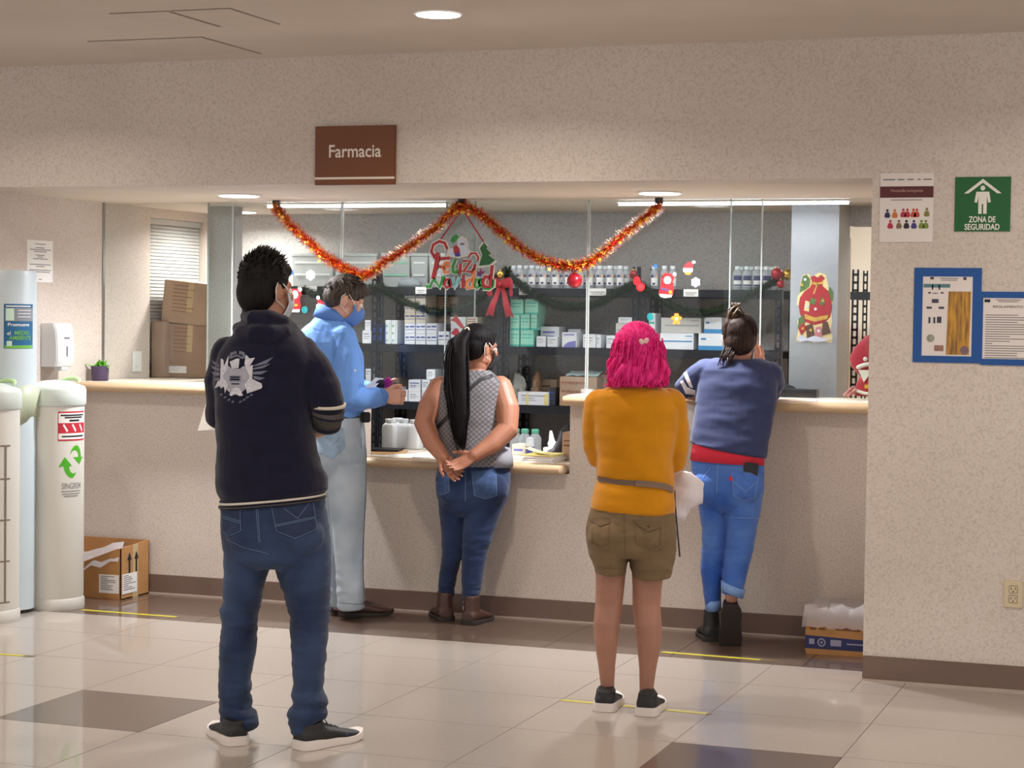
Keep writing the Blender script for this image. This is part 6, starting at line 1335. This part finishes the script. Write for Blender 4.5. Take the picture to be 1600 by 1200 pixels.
legs(fb_, b, [(646, 484, 568, 0, .145), (680, 484, 571, 0, .15), (715, 489, 573, 0, .145), (742, 500, 571, 0, .12), (755, 512, 560, 0, .08)], [(725, 496, 556, .09, .1), (806, 503, 556, .1, .092), (881, 508, 545, .1, .085), (947, 512, 548, .1, .075)], [(725, 506, 573, -.05, .108), (770, 512, 573, -.05, .104), (821, 518, 570, -.05, .098), (881, 524, 568, -.05, .09), (925, 526, 570, -.05, .085), (951, 528, 570, -.05, .08)], [(512, 715, -.1, 28, 32, .08)])
za = fb_.P(550, 935).z
jo = garment('jeans', b, 'denim_pale', a, .006, 4, folds(None, seed=6, amp=.004, hs=7, vs=20, mask=lambda p: .5+1.6*math.exp(-((p.z-za)/.09)**2))); bv = BVH[jo.name]
b = MB(); fb_.rows(b, [(642, 483.5, 568.5, 0, .152), (651, 483.5, 568.5, 0, .152)], 2.3); b.obj('belt', mat('belt_dark', (46, 36, 32), .5, var=.1), a, smooth=True)
b = MB(); p_ = fb_.P(571, 652, -.08); b.box(p_, (.028, .05, .052), PHI); b.obj('phone_holster', mat('holster', (26, 26, 28), .5, var=.05), a, bevel=.006)
decal('back_pocket', [[(494, 672), (536, 668), (540, 700), (520, 718), (498, 708)]], fb_, bv, mat('denim_pale_pocket', (128, 150, 172), .85, var=.1, vscale=40), jo, off=.003)
decal('stitching', strokes([(572, 665), (572, 760), (567, 860), (569, 945)], .9)+strokes([(500, 690), (516, 700), (534, 682)], .8)+strokes([(528, 942), (570, 945)], .9), fb_, bv, mat('stitch_grey', (96, 112, 132), .8), jo, off=.003, maxpx=5)
shoe(a, onZ(530, 963), 72, .275, .1, 'leather_brown', 'sole_dark', .09, .02); shoe(a, onZ(514, 956), 62, .27, .1, 'leather_dark', 'sole_dark', .09, .02)
p_ = fb_.P(597, 600, .02); r = root('pouch', p_, 'black pouch with magenta fringe held by the man in light blue', 'pouch')
MB().ell(p_, (.034, .025, .024), n=18, k=10).obj('pouch_body', mat('pouch_black', (26, 22, 28), .5, var=.1), r, smooth=True); b = MB(); rr = random.Random(3)
for k in range(90):
    d = Vector((rr.uniform(.1, 1), rr.uniform(-1, 1), rr.uniform(-.6, 1))).normalized(); s0 = p_+Vector((.022+d.x*.006, d.y*.018, d.z*.018)); strand(b, [s0, s0+d*.012, s0+d*.022+Vector((.004, 0, 0))], .003, .001)
b.obj('fringe', mat('magenta_fringe', (186, 60, 170), .7, var=.2, vscale=80), r)
p_ = fb_.P(579, 604, .03); tag(MB().box(p_, (.09, .004, .13), frame(60, 50)).obj('held_papers', 'paper_white', None, org=p_), 'white paper held with the black pouch by the man in light blue', 'papers')
# ---------------------------------------------------------------- woman in the grey top with the long ponytail
G = onZ(713, 966); fw = Fig(depth(G)-.12); a = root('person', G, 'woman in a sleeveless grey top with a long black ponytail, hands clasped behind', 'person')
c = fw.P(749, 546, 0); M = frame(50, 6); b = MB()
body_core(fig=fw, mb=b, torso=[(578, 716, 760, 0, .06), (600, 690, 782, 0, .09), (640, 684, 776, 0, .1), (700, 690, 784, 0, .11), (745, 690, 786, 0, .12), (780, 696, 778, 0, .1)],
    limbs=[[(688, 606, .0, 19), (672, 635, -.04, 18.5), (663, 662, -.07, 16.5), (674, 690, -.12, 14), (692, 714, -.17, 10.5)], [(781, 606, 0, 20), (792, 640, -.05, 20), (792, 672, -.09, 18), (768, 695, -.14, 15), (741, 712, -.18, 10.5)],
           [(712, 770, 0, 18), (706, 850, .02, 12), (696, 934, .08, 10)], [(757, 770, -.02, 20), (745, 850, -.02, 14), (735, 940, -.03, 10)]], c=c, M=M, neck=(fw.P(742, 590, 0), .055), s=.96)
hand(b, fw.P(691, 713, -.165), VIEW_U*.62-ZUP*.78-VIEW_V*.1, -VIEW_V*.9+VIEW_U*.2+ZUP*.2, 1, .35, .95, spread=.12); hand(b, fw.P(741, 712, -.185), -VIEW_U*.86-ZUP*.5-VIEW_V*.1, -VIEW_V*.75+ZUP*.65, 1, .38, .95, spread=.12)
bo = garment('body', b, 'skin_brown', a, .0042, 3); eyes(c, M, a, .96); mask(c, M, a, mat('mask_black', (28, 28, 32), .8, var=.05), .96)
L = loc(M, c); b = MB()
for sx in (-1, 1): b.tube([L(sx*.031+.019*math.cos(t), .098, .008+.016*math.sin(t)) for t in np.linspace(0, 6.2832, 14)], .0016, 6); b.tube([L(sx*.05, .096, .01), L(sx*.074, .03, .014), L(sx*.078, -.012, .012)], .0016, 6)
b.tube([L(-.012, .1, .012), L(.012, .1, .012)], .0016, 6); b.obj('glasses', mat('glasses_frame', (40, 36, 38), .3, var=.05), a)
hair_mat('hair_raven', (12, 10, 12), (26, 22, 25)); b = MB()
b.ell(L(0, -.02, .05), (.08, .098, .08), M, 22, 12); b.ell(L(0, -.05, .01), (.076, .068, .075), M, 20, 12)
me = remesh(b, .006, 4); displace(me, folds(None, seed=8, amp=.0016, hs=50, vs=50)); shift(me, G); ho = finish(me, 'hair', 'hair_raven', a, smooth=True, org=G)
b = MB(); fw.tube(b, [(728, 519, -.09, 9), (716, 535, -.13, 15), (713, 565, -.15, 18), (714, 610, -.17, 18), (716, 650, -.185, 16), (718, 680, -.19, 10), (720, 697, -.185, 4)], flat=.6)
rr = random.Random(8); base = [(728, 519, -.09), (716, 535, -.14), (713, 565, -.165), (714, 610, -.185), (716, 650, -.2), (718, 678, -.2), (720, 700, -.19)]; wd = [7, 14, 18, 19, 17, 12, 6]
me = remesh(b, .006, 3); shift(me, G); pt = finish(me, 'ponytail', 'hair_raven', ho, smooth=True, org=G); b = MB()
for k in range(190):
    o1, o2 = rr.uniform(-1, 1), rr.uniform(-1, .6); end = rr.uniform(.8, 1.04); pts = []
    for i, (x_, y_, dd) in enumerate(base): pts.append(fw.P(x_+wd[i]*o1*(1+.1*rr.uniform(-1, 1)), 519+(y_-519)*end+rr.uniform(-2, 2), dd+.02+.035*o2*min(1, i/2)))
    strand(b, pts, .0034, .0008, 4)
b.obj('ponytail_strands', 'hair_raven', pt, smooth=True); b = MB(); p_ = fw.P(729, 518, -.1); b.tube([p_+Vector((.012*math.cos(t), .008*math.sin(t), .02*math.sin(t))) for t in np.linspace(0, 6.2832, 12)], .0045, 8); b.obj('hair_tie', 'trim_white', ho, smooth=True)
mt = bpy.data.materials.new('grey_diamond_knit'); MATS['grey_diamond_knit'] = mt; mt.use_nodes = True; nt = mt.node_tree; bs = nt.nodes['Principled BSDF']; Lk = nt.links.new
tc = nt.nodes.new('ShaderNodeTexCoord'); mp = nt.nodes.new('ShaderNodeMapping'); mp.inputs['Rotation'].default_value = (0, math.radians(45), 0); mp.inputs['Scale'].default_value = (58, 0, 58); ck = nt.nodes.new('ShaderNodeTexVoronoi'); ck.inputs['Scale'].default_value = 1.0; ck.inputs['Randomness'].default_value = 0; ck.distance = 'CHEBYCHEV'
Lk(tc.outputs['Object'], mp.inputs[0]); Lk(mp.outputs[0], ck.inputs['Vector']); rp = nt.nodes.new('ShaderNodeValToRGB'); Lk(ck.outputs['Distance'], rp.inputs[0]); rp.color_ramp.elements[0].position = .34; rp.color_ramp.elements[0].color = rgb((126, 124, 127)); rp.color_ramp.elements[1].position = .46; rp.color_ramp.elements[1].color = rgb((78, 74, 79)); Lk(rp.outputs[0], bs.inputs['Base Color']); bs.inputs['Roughness'].default_value = .9
b = MB()
fw.rows(b, [(578, 722, 764, 0, .07), (586, 704, 776, 0, .085), (596, 685, 790, 0, .1), (615, 678, 791, 0, .115), (650, 678, 785, 0, .125), (690, 682, 786, 0, .132), (715, 684, 797, 0, .14), (727, 688, 800, .01, .14)], 2.3)
tp_ = garment('sleeveless_top', b, 'grey_diamond_knit', a, .006, 4, folds(None, seed=9, amp=.004, hs=8, vs=10)); bv = BVH[tp_.name]
b = MB(); fw.rows(b, [(700, 750, 798, .02, .13), (715, 752, 802, .02, .135), (728, 756, 802, .02, .136)], 2.3); b.obj('undershirt_hem', mat('undershirt_grey', (140, 139, 148), .85, var=.08, vscale=40), tp_, smooth=True)
decal('bag_strap', strokes([(770, 586), (752, 592), (738, 604), (724, 622), (706, 642), (694, 656), (683, 668)], 5.2), fw, bv, mat('strap_black', (24, 24, 27), .6, var=.05), a, off=.006, maxpx=4)
b = MB()
legs(fw, b, [(716, 690, 790, 0, .115), (728, 684, 797, 0, .125), (750, 680, 798, -.005, .14), (775, 682, 795, 0, .135), (795, 690, 786, 0, .11), (806, 702, 772, 0, .08)], [(770, 683, 730, .02, .095), (800, 686, 727, .02, .09), (840, 690, 724, .02, .08), (872, 690, 721, .02, .074), (900, 686, 714, .05, .066), (922, 684, 710, .07, .058), (936, 683, 708, .08, .052)], [(770, 724, 797, -.02, .1), (800, 724, 784, -.02, .095), (830, 723, 773, -.02, .085), (860, 722, 763, -.02, .078), (895, 721, 756, -.03, .07), (925, 722, 751, -.03, .062), (946, 723, 747, -.03, .056)], [(708, 762, -.075, 26, 28, .075), (765, 762, -.075, 29, 28, .078)])
za = fw.P(720, 930).z; zk = fw.P(720, 850).z
jo = garment('jeans', b, 'denim_navy', a, .0055, 4, folds(None, seed=10, amp=.0035, hs=8, vs=40, mask=lambda p: .3+1.4*math.exp(-((p.z-za)/.09)**2)+.8*math.exp(-((p.z-zk)/.08)**2))); bv = BVH[jo.name]
J4 = lambda pts: [(640+x_/2.353, 490+y_/2.353) for x_, y_ in pts]
decal('back_pocket', [J4([(228, 580), (300, 575), (318, 590), (322, 668), (280, 682), (238, 668)])], fw, bv, mat('denim_navy_pocket', (48, 72, 112), .85, var=.15, vscale=40), jo, off=.003); decal('back_pocket', [J4([(95, 585), (142, 590), (146, 655), (118, 668), (95, 650)])], fw, bv, 'denim_navy_pocket', jo, off=.003)
decal('stitching', sum([strokes(J4(l), .8) for l in ([(228, 580), (238, 668), (280, 682), (322, 668), (318, 590)], [(95, 585), (95, 650), (118, 668), (146, 655), (142, 590)], [(205, 560), (205, 690)])], []), fw, bv, 'stitch', jo, off=.004, maxpx=5)
for q in ((696, 936, .08, 10.5), (734, 946, -.03, 11)):
    b = MB(); fw.tube(b, [(q[0], q[1]-6, q[2], q[3]), (q[0], q[1]+7, q[2], q[3])], 16, ends=False); b.obj('sock', 'trim_white', a, smooth=True)
shoe(a, onZ(698, 971), -14, .25, .098, 'leather_brown', 'sole_dark', .085, .02, boot=.05, name='boot', laces=False); shoe(a, onZ(730, 977), 24, .25, .098, 'leather_brown', 'sole_dark', .085, .02, boot=.05, name='boot', laces=False)
# ---------------------------------------------------------------- woman with pink hair
G = onZ(985, 1108); fp_ = Fig(depth(G)); a = root('person', G, 'woman with bright pink hair, mustard sweater and khaki shorts, back turned', 'person')
c = fp_.P(995, 555, .0); M = frame(0, 3); b = MB()
body_core(fig=fp_, mb=b, torso=[(600, 974, 1024, 0, .06), (620, 945, 1045, 0, .09), (680, 940, 1042, 0, .1), (750, 940, 1044, 0, .1), (830, 935, 1045, 0, .11), (868, 945, 1035, 0, .09)],
    limbs=[[(940, 630, .0, 20), (932, 695, .03, 13), (955, 714, .2, 11)], [(1050, 630, 0, 20), (1054, 700, .03, 14), (1030, 718, .2, 11)],
           [(954, 840, 0, 27), (954, 895, 0, 24), (953, 920, 0, 22.5), (951, 948, .005, 21.5), (948, 975, -.01, 21), (947, 1000, -.01, 19), (948, 1040, .0, 13.5), (949, 1070, .01, 11), (950, 1100, .03, 11)],
           [(1013, 840, 0, 27), (1012, 895, 0, 25), (1011, 920, 0, 23), (1010, 948, .0, 22), (1013, 978, -.015, 21.5), (1014, 1005, -.015, 19.5), (1012, 1045, -.005, 13.5), (1010, 1078, .0, 11), (1010, 1106, .02, 11)]], c=c, M=M, neck=(fp_.P(997, 612, 0), .055), s=1.0)
hand(b, fp_.P(955, 712, .2), VIEW_U*.9+VIEW_V*.2, VIEW_V*-.6+ZUP*.3, 1, .5, .95); hand(b, fp_.P(1030, 716, .2), -VIEW_U*.9+VIEW_V*.2-ZUP*.2, -VIEW_V*.6+ZUP*.3, -1, .7, .95)
bo = garment('body', b, 'skin_leg', a, .005, 4); eyes(c, M, a); mask(c, M, a, 'mask_white')
hair_mat('hair_pink', (222, 20, 112), (244, 66, 150), .5); L = loc(M, c); b = MB()
b.ell(L(0, -.02, .035), (.088, .1, .098), M, 24, 14)
fp_.rows(b, [(520, 962, 1030, -.02, .08), (550, 958, 1032, -.02, .09), (575, 955, 1034, -.02, .085), (592, 951, 1037, -.015, .08), (602, 954, 1034, -.01, .07)], 2.2)
me = remesh(b, .006, 4); displace(me, folds(None, seed=11, amp=.006, hs=26, vs=12, mask=lambda p: 1.0 if p.z < c.z else .35)); shift(me, G); ho = finish(me, 'hair', 'hair_pink', a, smooth=True, org=G); b = MB(); rr = random.Random(12); cl = fp_.P(1006, 533, -.125)
for k in range(170):          # strands swept to the clip
    th = rr.uniform(-.2, 3.34); e = rr.uniform(.35, 1.0); p0 = Vector(L(math.cos(th)*.088*e, -.02-.1*math.sqrt(max(0, 1-e*e)), .035+math.sin(th)*.096*e)); pts = []
    for i in range(6):
        t = i/5; q = p0.lerp(cl, t); d = q-L(0, -.02, .035); kk = Vector(((M.transposed() @ d).x/.088, (M.transposed() @ d).y/.1, (M.transposed() @ d).z/.098)); q = L(0, -.02, .035)+d/max(kk.length, .01)*1.005; pts.append(q)
    strand(b, pts, .0028, .0012, 4)
for k in range(330):          # loose curls
    x_ = rr.uniform(955, 1036); y_ = rr.uniform(528, 580); dd = -.1*math.sqrt(max(0, 1-((x_-995)/42)**2))-.012; pts = []; ph_ = rr.uniform(0, 6); am = rr.uniform(2, 6); ln = rr.uniform(24, 62); fl_ = (x_-995)/42*rr.uniform(2, 9)
    for i in range(8):
        t = i/7; pts.append(fp_.P(x_+fl_*t+am*math.sin(ph_+t*6)*t, min(y_+ln*t, 598+rr.uniform(0, 8)), dd+.008*math.cos(ph_+t*6)))
    strand(b, pts, .0034, .0014, 4)
b.obj('curl_strands', 'hair_pink', ho, smooth=True); b = MB()
for k in range(34):           # chunky locks
    x_ = 953+84*(k % 17)/16+rr.uniform(-2, 2); y_ = rr.uniform(548, 566) if k < 17 else rr.uniform(562, 578); dd = -.092*math.sqrt(max(0, 1-((x_-995)/45)**2))-.012*(k < 17); ph_ = rr.uniform(0, 6); am = rr.uniform(2, 4); e_ = rr.uniform(592, 606); pts = []
    for i in range(9):
        t = i/8; pts.append(fp_.P(x_+(x_-995)/42*3*t+am*math.sin(ph_+t*7), y_+(e_-y_)*t, dd+.01*math.cos(ph_+t*7)))
    b.tube(pts, [.004, .009, .012, .0135, .0135, .012, .0105, .007, .002], 8)
b.obj('hair_locks', 'hair_pink', ho, smooth=True); b = MB(); p_ = cl-VIEW_V*.008
for sx in (-1, 1): b.ell(p_+VIEW_U*.009*sx+ZUP*.002*sx, (.009, .004, .012), Matrix((VIEW_U, VIEW_V, ZUP)).transposed() @ Matrix.Rotation(.5*sx, 3, 'Y'), 12, 8)
b.obj('hair_clip', mat('clip_pearl', (236, 200, 196), .3, var=.02), ho, smooth=True)
mat('sweater_mustard', (210, 138, 12), .9, var=.06, vscale=12, bump=.3, bscale=450, sheen=.25, spec=.15); b = MB()
fp_.rows(b, [(602, 966, 1028, 0, .07), (608, 942, 1042, 0, .09), (618, 926, 1056, 0, .105), (640, 922, 1064, 0, .12), (680, 926, 1058, 0, .125), (715, 932, 1050, 0, .122), (742, 932, 1052, 0, .125), (752, 934, 1053, 0, .122), (764, 928, 1053, 0, .13), (786, 923, 1055, 0, .138), (797, 923, 1054, 0, .138, 6), (801, 928, 1050, 0, .13, 6)], 2.4)
fp_.tube(b, [(937, 632, .0, 25), (930, 665, .01, 21), (929, 695, .02, 19), (933, 714, .04, 17), (950, 722, .12, 16), (965, 716, .2, 14)]); fp_.tube(b, [(1046, 632, 0, 27), (1054, 665, .01, 22), (1056, 700, .02, 20.5), (1055, 722, .04, 17.5), (1040, 728, .12, 16), (1022, 718, .2, 14)])
sw = garment('sweater', b, 'sweater_mustard', a, .006, 3, folds(None, seed=13, amp=.0035, hs=6, vs=16)); bv = BVH[sw.name]
sp = decal('belt_bag_strap', strokes([(933, 748), (960, 753), (993, 755), (1020, 757), (1040, 760), (1053, 766)], 8), fp_, bv, mat('strap_taupe', (112, 88, 72), .7, var=.06), a, off=.006, maxpx=4)
decal('strap_overlap', strokes([(993, 755), (1020, 757), (1040, 760), (1053, 766)], 9.5), fp_, bv, mat('strap_taupe_light', (128, 104, 88), .7, var=.05), a, off=.009, maxpx=4)
b = MB(); fp_.tube(b, [(1054, 768, .0, 2.2), (1056, 800, .0, 2.2), (1059, 835, .0, 2.4), (1062, 868, .0, 2.6)], 8, flat=.5); b.obj('strap_tail', 'strap_black', a)
mat('shorts_khaki', (122, 100, 72), .9, var=.07, vscale=12, bump=.3, bscale=500); mat('shorts_khaki_dark', (108, 88, 62), .9, var=.06); b = MB()
fp_.rows(b, [(790, 925, 1053, 0, .128), (806, 920, 1055, 0, .135), (835, 915, 1057, -.005, .145), (855, 917, 1056, 0, .14), (868, 926, 1050, 0, .115)]); fp_.rows(b, [(835, 917, 984, .0, .13), (865, 919, 981, 0, .125), (885, 927, 979, 0, .115), (897, 931, 977, 0, .105)], 2.1); fp_.rows(b, [(835, 982, 1056, 0, .13), (865, 983, 1056, 0, .128), (888, 985, 1052, 0, .118), (902, 989, 1046, 0, .108)], 2.1)
for x_ in (948, 1018): b.ell(fp_.P(x_, 838, -.075), (30*fp_.k, .085, 28*fp_.k), Matrix((VIEW_U, VIEW_V, ZUP)).transposed(), 18, 10)
so_ = garment('shorts', b, 'shorts_khaki', a, .006, 4, folds(None, seed=14, amp=.005, hs=12, vs=22)); bv = BVH[so_.name]; J6 = lambda pts: [(880+x_/3.333, 780+y_/3.333) for x_, y_ in pts]
decal('pocket_flap', [J6([(358, 105), (505, 120), (512, 145), (445, 168), (405, 145)])], fp_, bv, 'shorts_khaki_dark', so_, off=.006); decal('pocket_flap', [J6([(125, 95), (245, 98), (238, 125), (190, 140), (150, 118)])], fp_, bv, 'shorts_khaki_dark', so_, off=.006); decal('button', [ngon(*J6([(445, 142)])[0], 1.8, 1.8, 10)], fp_, bv, 'leather_brown', so_, off=.009)
decal('seam', sum([strokes(J6(l), .9) for l in ([(318, 60), (322, 290)], [(150, 140), (150, 225), (190, 250), (235, 235), (240, 130)], [(370, 125), (380, 235), (450, 260), (505, 240), (510, 145)], [(140, 62), (585, 68)], [(165, 358), (325, 362)], [(360, 380), (560, 370)])], []), fp_, bv, 'shorts_khaki_dark', so_, off=.003, maxpx=5)
shoe(a, onZ(943, 1113), 12, .25, .095, high=.08); shoe(a, onZ(1008, 1120), 14, .25, .095, high=.08)
# white bag she holds in front
p_ = fp_.P(1072, 762, .17); bg = root('white_bag', p_, 'white plastic bag held in front by the pink-haired woman', 'bag'); rr = random.Random(21); b = MB(); rs = []
for i in range(9):
    t = i/8; w_ = [14, 26, 32, 34, 33, 30, 26, 21, 14][i]; y_ = 738+74*t; rs.append([fp_.P(1064+(3 if i < 6 else -8)+w_*math.cos(q)*rr.uniform(.92, 1.06), y_+rr.uniform(-2, 2), .17+.05*math.sin(q)*rr.uniform(.8, 1.2)) for q in np.linspace(0, 6.2832, 16, endpoint=False)])
b.rings(rs).obj('bag_body', mat('bag_white', (226, 218, 222), .45, var=.03), bg, smooth=True)
# ---------------------------------------------------------------- woman in the blue top leaning on the counter
G = onZ(1130, 1002); fu = Fig(depth(G)-.05); a = root('person', G, 'woman with a hair bun in blue top and bright jeans, leaning on the counter', 'person')
c = fu.P(1156, 532, .1); M = frame(4, 14, 4); b = MB()
body_core(fig=fu, mb=b, torso=[(565, 1128, 1180, .08, .06), (590, 1100, 1206, .06, .09), (650, 1092, 1196, .02, .1), (700, 1088, 1188, -.03, .1), (760, 1092, 1186, -.06, .11), (785, 1105, 1176, -.05, .08)],
    limbs=[[(1102, 582, .08, 19), (1074, 608, .16, 16), (1098, 622, .34, 12)], [(1196, 592, .08, 14), (1200, 608, .2, 11), (1190, 575, .32, 10), (1186, 562, .3, 10)],
           [(1114, 770, -.02, 18), (1114, 880, -.0, 13), (1114, 950, .05, 9.5), (1114, 975, .1, 8)], [(1158, 770, -.05, 20), (1152, 860, -.07, 13), (1142, 920, -.11, 11), (1143, 934, -.11, 10)]], c=c, M=M, neck=(fu.P(1154, 575, .08), .055), s=.98)
hand(b, fu.P(1098, 622, .34), VIEW_U*.8+VIEW_V*.5, -ZUP, 1, .4, .95); hand(b, fu.P(1187, 564, .3), -VIEW_U*.35+ZUP*.8-VIEW_V*.1, -VIEW_U*.6-VIEW_V*.6, 1, .7, .95)
bo = garment('body', b, 'skin_warm', a, .005, 4); eyes(c, M, a, .98); mk = mask(c, M, a, 'mask_white', .98)
hair_mat('hair_darkbrown', (34, 25, 24), (62, 46, 40)); L = loc(M, c); b = MB(); b.ell(L(0, -.018, .04), (.083, .1, .092), M, 22, 12); b.ell(L(0, -.045, -.01), (.074, .062, .075), M, 20, 12)
me = remesh(b, .006, 3); displace(me, folds(None, seed=15, amp=.002, hs=40, vs=40)); shift(me, G); ho = finish(me, 'hair', 'hair_darkbrown', a, smooth=True, org=G); b = MB(); bc = fu.P(1149, 491, .06)
b.ell(bc, (.036, .036, .04), n=18, k=10); me = remesh(b, .006, 2); displace(me, folds(None, seed=16, amp=.006, hs=50, vs=50)); shift(me, G); bn = finish(me, 'hair_bun', 'hair_darkbrown', ho, smooth=True, org=G); b = MB(); rr = random.Random(31)
for k in range(26):
    ax = Vector((rr.gauss(0, 1), rr.gauss(0, 1), rr.gauss(0, 1))).normalized(); u_ = ax.orthogonal().normalized(); v_ = ax.cross(u_); R_ = rr.uniform(.026, .042); b.tube([bc+u_*(R_*math.cos(t))+v_*(R_*math.sin(t)) for t in np.linspace(0, rr.uniform(3, 5), 12)], [.006-.004*i/11 for i in range(12)], 6)
for k in range(14):
    s0 = bc+Vector((rr.uniform(-.02, .03), 0, .02)); strand(b, [s0, s0+Vector((.01*rr.uniform(-1, 1), -.01, .02)), s0+Vector((.03*rr.uniform(-.6, 1), -.01, .035))], .004, .001)
b.obj('bun_strands', mat('hair_tip', (104, 80, 56), .5, col2=(44, 32, 28), vscale=30), bn, smooth=True); b = MB()
for k in range(150):
    th = rr.uniform(-.4, 3.5); p0 = L(math.cos(th)*.082, -.03-.05*rr.random(), .03+math.sin(th)*.085); tgt = bc+Vector((rr.uniform(-.02, .02), rr.uniform(-.02, .02), -.02)); pts = []
    for i in range(6):
        q = Vector(p0).lerp(tgt, i/5); d = q-L(0, -.018, .04); l = M.transposed() @ d; kk = math.sqrt((l.x/.083)**2+(l.y/.1)**2+(l.z/.092)**2); pts.append(L(0, -.018, .04)+d/max(kk, .01)*1.01 if kk < 1.25 else q)
    strand(b, pts, .0032, .0012, 4)
for k in range(40):
    x_ = rr.uniform(1122, 1144); strand(b, [fu.P(x_+8, 540+rr.uniform(0, 10), .02), fu.P(x_+2, 556, .0), fu.P(x_-1+rr.uniform(-3, 3), 568+rr.uniform(-4, 5), -.01)], .0036, .001)
b.obj('hair_strands', 'hair_darkbrown', ho, smooth=True)
mat('top_blue', (38, 48, 90), .85, var=.08, vscale=10, bump=.15, bscale=400, sheen=.15); mat('stripe_pale', (214, 208, 212), .85, var=.03); b = MB()
fu.rows(b, [(560, 1118, 1192, .09, .075), (566, 1100, 1208, .085, .09), (578, 1090, 1214, .075, .105), (600, 1088, 1216, .06, .12), (635, 1086, 1211, .03, .125), (668, 1081, 1205, .0, .128), (690, 1078, 1201, -.02, .132), (702, 1078, 1199, -.03, .134, 20), (705, 1080, 1196, -.03, .13, 22)], 2.4)
fu.tube(b, [(1104, 582, .08, 22), (1083, 596, .1, 21), (1071, 606, .15, 18.5), (1072, 609, .19, 16), ]); fu.tube(b, [(1200, 586, .08, 24), (1207, 600, .12, 20), (1206, 612, .18, 16), (1202, 605, .24, 14)])
tp_ = garment('top', b, 'top_blue', a, .006, 4, folds(None, seed=17, amp=.0055, hs=6, vs=15)); bv = BVH[tp_.name]; J7 = lambda pts: [(1030+x_/4, 460+y_/4) for x_, y_ in pts]
decal('sleeve_stripe', [J7([(130, 545), (148, 535), (175, 580), (225, 600), (226, 630), (165, 622)]), J7([(152, 492), (170, 482), (195, 540), (212, 585), (190, 580), (165, 530)])], fu, bv, 'stripe_pale', tp_, off=.003); decal('sleeve_stripe', strokes(J7([(135, 645), (165, 650), (192, 645)]), 2), fu, bv, 'stripe_pale', tp_, off=.003)
b = MB(); fu.rows(b, [(690, 1084, 1192, -.03, .112, 8), (705, 1081, 1194, -.03, .122, 8), (722, 1078, 1194, -.03, .138, 6)], 2.4); b.obj('red_undershirt', mat('undershirt_red', (196, 34, 58), .85, var=.06), a, smooth=True)
b = MB()
legs(fu, b, [(716, 1080, 1194, -.03, .128, 5), (735, 1080, 1194, -.03, .135), (765, 1086, 1193, -.035, .14), (785, 1092, 1190, -.03, .125), (798, 1100, 1180, -.03, .09)], [(770, 1088, 1134, -.02, .1), (810, 1094, 1135, -.01, .094), (835, 1097, 1135, -.0, .088), (862, 1096, 1133, .0, .08), (890, 1094, 1130, .0, .074), (925, 1099, 1127, .0, .062), (948, 1102, 1126, .0, .055)], [(770, 1122, 1192, -.05, .105), (800, 1132, 1188, -.05, .1), (830, 1136, 1181, -.05, .092), (860, 1134, 1176, -.06, .085), (890, 1130, 1169, -.08, .076), (915, 1128, 1163, -.1, .066), (928, 1128, 1160, -.11, .06)], [(1108, 760, -.1, 27, 28, .075), (1165, 760, -.11, 29, 29, .078)])
zk = fu.P(1130, 850).z
jo = garment('jeans', b, 'denim_bright', a, .0055, 4, folds(None, seed=18, amp=.003, hs=8, vs=40, mask=lambda p: .4+1.2*math.exp(-((p.z-zk)/.08)**2))); bv = BVH[jo.name]; J8 = lambda pts: [(1040+x_/3.244, 690+y_/3.244) for x_, y_ in pts]
mat('denim_cuff', (112, 146, 200), .85, var=.1, vscale=50)
b = MB(); fu.rows(b, [(937, 1101.5, 1127, .0, .06, -2), (953, 1102.5, 1127, .0, .06, -2)], 2.1); b.obj('rolled_cuff', 'denim_cuff', jo, smooth=True); b = MB(); fu.rows(b, [(914, 1126.5, 1165, -.1, .07, 14), (928, 1126.5, 1161, -.11, .068, 14)], 2.1); b.obj('rolled_cuff', 'denim_cuff', jo, smooth=True)
mat('denim_bright_pocket', (64, 104, 182), .85, var=.12, vscale=40); decal('back_pocket', [J8([(335, 150), (470, 178), (452, 285), (395, 300), (345, 275)])], fu, bv, 'denim_bright_pocket', jo, off=.003)
decal('stitching', sum([strokes(J8(l), .8) for l in ([(335, 150), (345, 275), (395, 300), (452, 285), (470, 178)], [(345, 205), (405, 255), (462, 205)], [(268, 100), (258, 260)], [(310, 385), (470, 388)], [(190, 180), (230, 130)])], []), fu, bv, 'stitch_pale', jo, off=.004, maxpx=5); decal('red_tab', [J8(rect(322, 338, 178, 198))], fu, bv, 'undershirt_red', jo, off=.005)
p_ = fu.P(1172, 735, -.155)
h = bv.ray_cast(Vector(EYE), Vector(ray(1172, 735)).normalized()); p_ = h[0] if h[0] else p_
tag(MB().box(p_-VIEW_V*.004, (.072, .009, .072), frame(0, 0, -6)).obj('phone', 'pouch_black', None, org=p_, bevel=.004), 'black phone tucked in the back pocket of the bright blue jeans', 'phone')
mat('boot_black', (30, 30, 32), .5, var=.1, vscale=40); shoe(a, onZ(1114, 1003), -4, .25, .098, 'boot_black', 'sole_dark', .09, .02, boot=.05, name='boot', laces=False)
hp = fu.P(1143, 949, -.17); shoe(a, Vector((hp.x, hp.y, hp.z)), 4, .25, .098, 'boot_black', 'sole_dark', .085, .02, boot=.03, name='boot', pitch=-70, laces=False)
p_ = fu.P(1078, 652, .2); tag(MB().box(p_, (.07, .004, .12), frame(10, 8, -14)).obj('held_papers', 'paper_white', None, org=p_), 'white sheet hanging over the counter edge under the blue sleeve', 'papers')
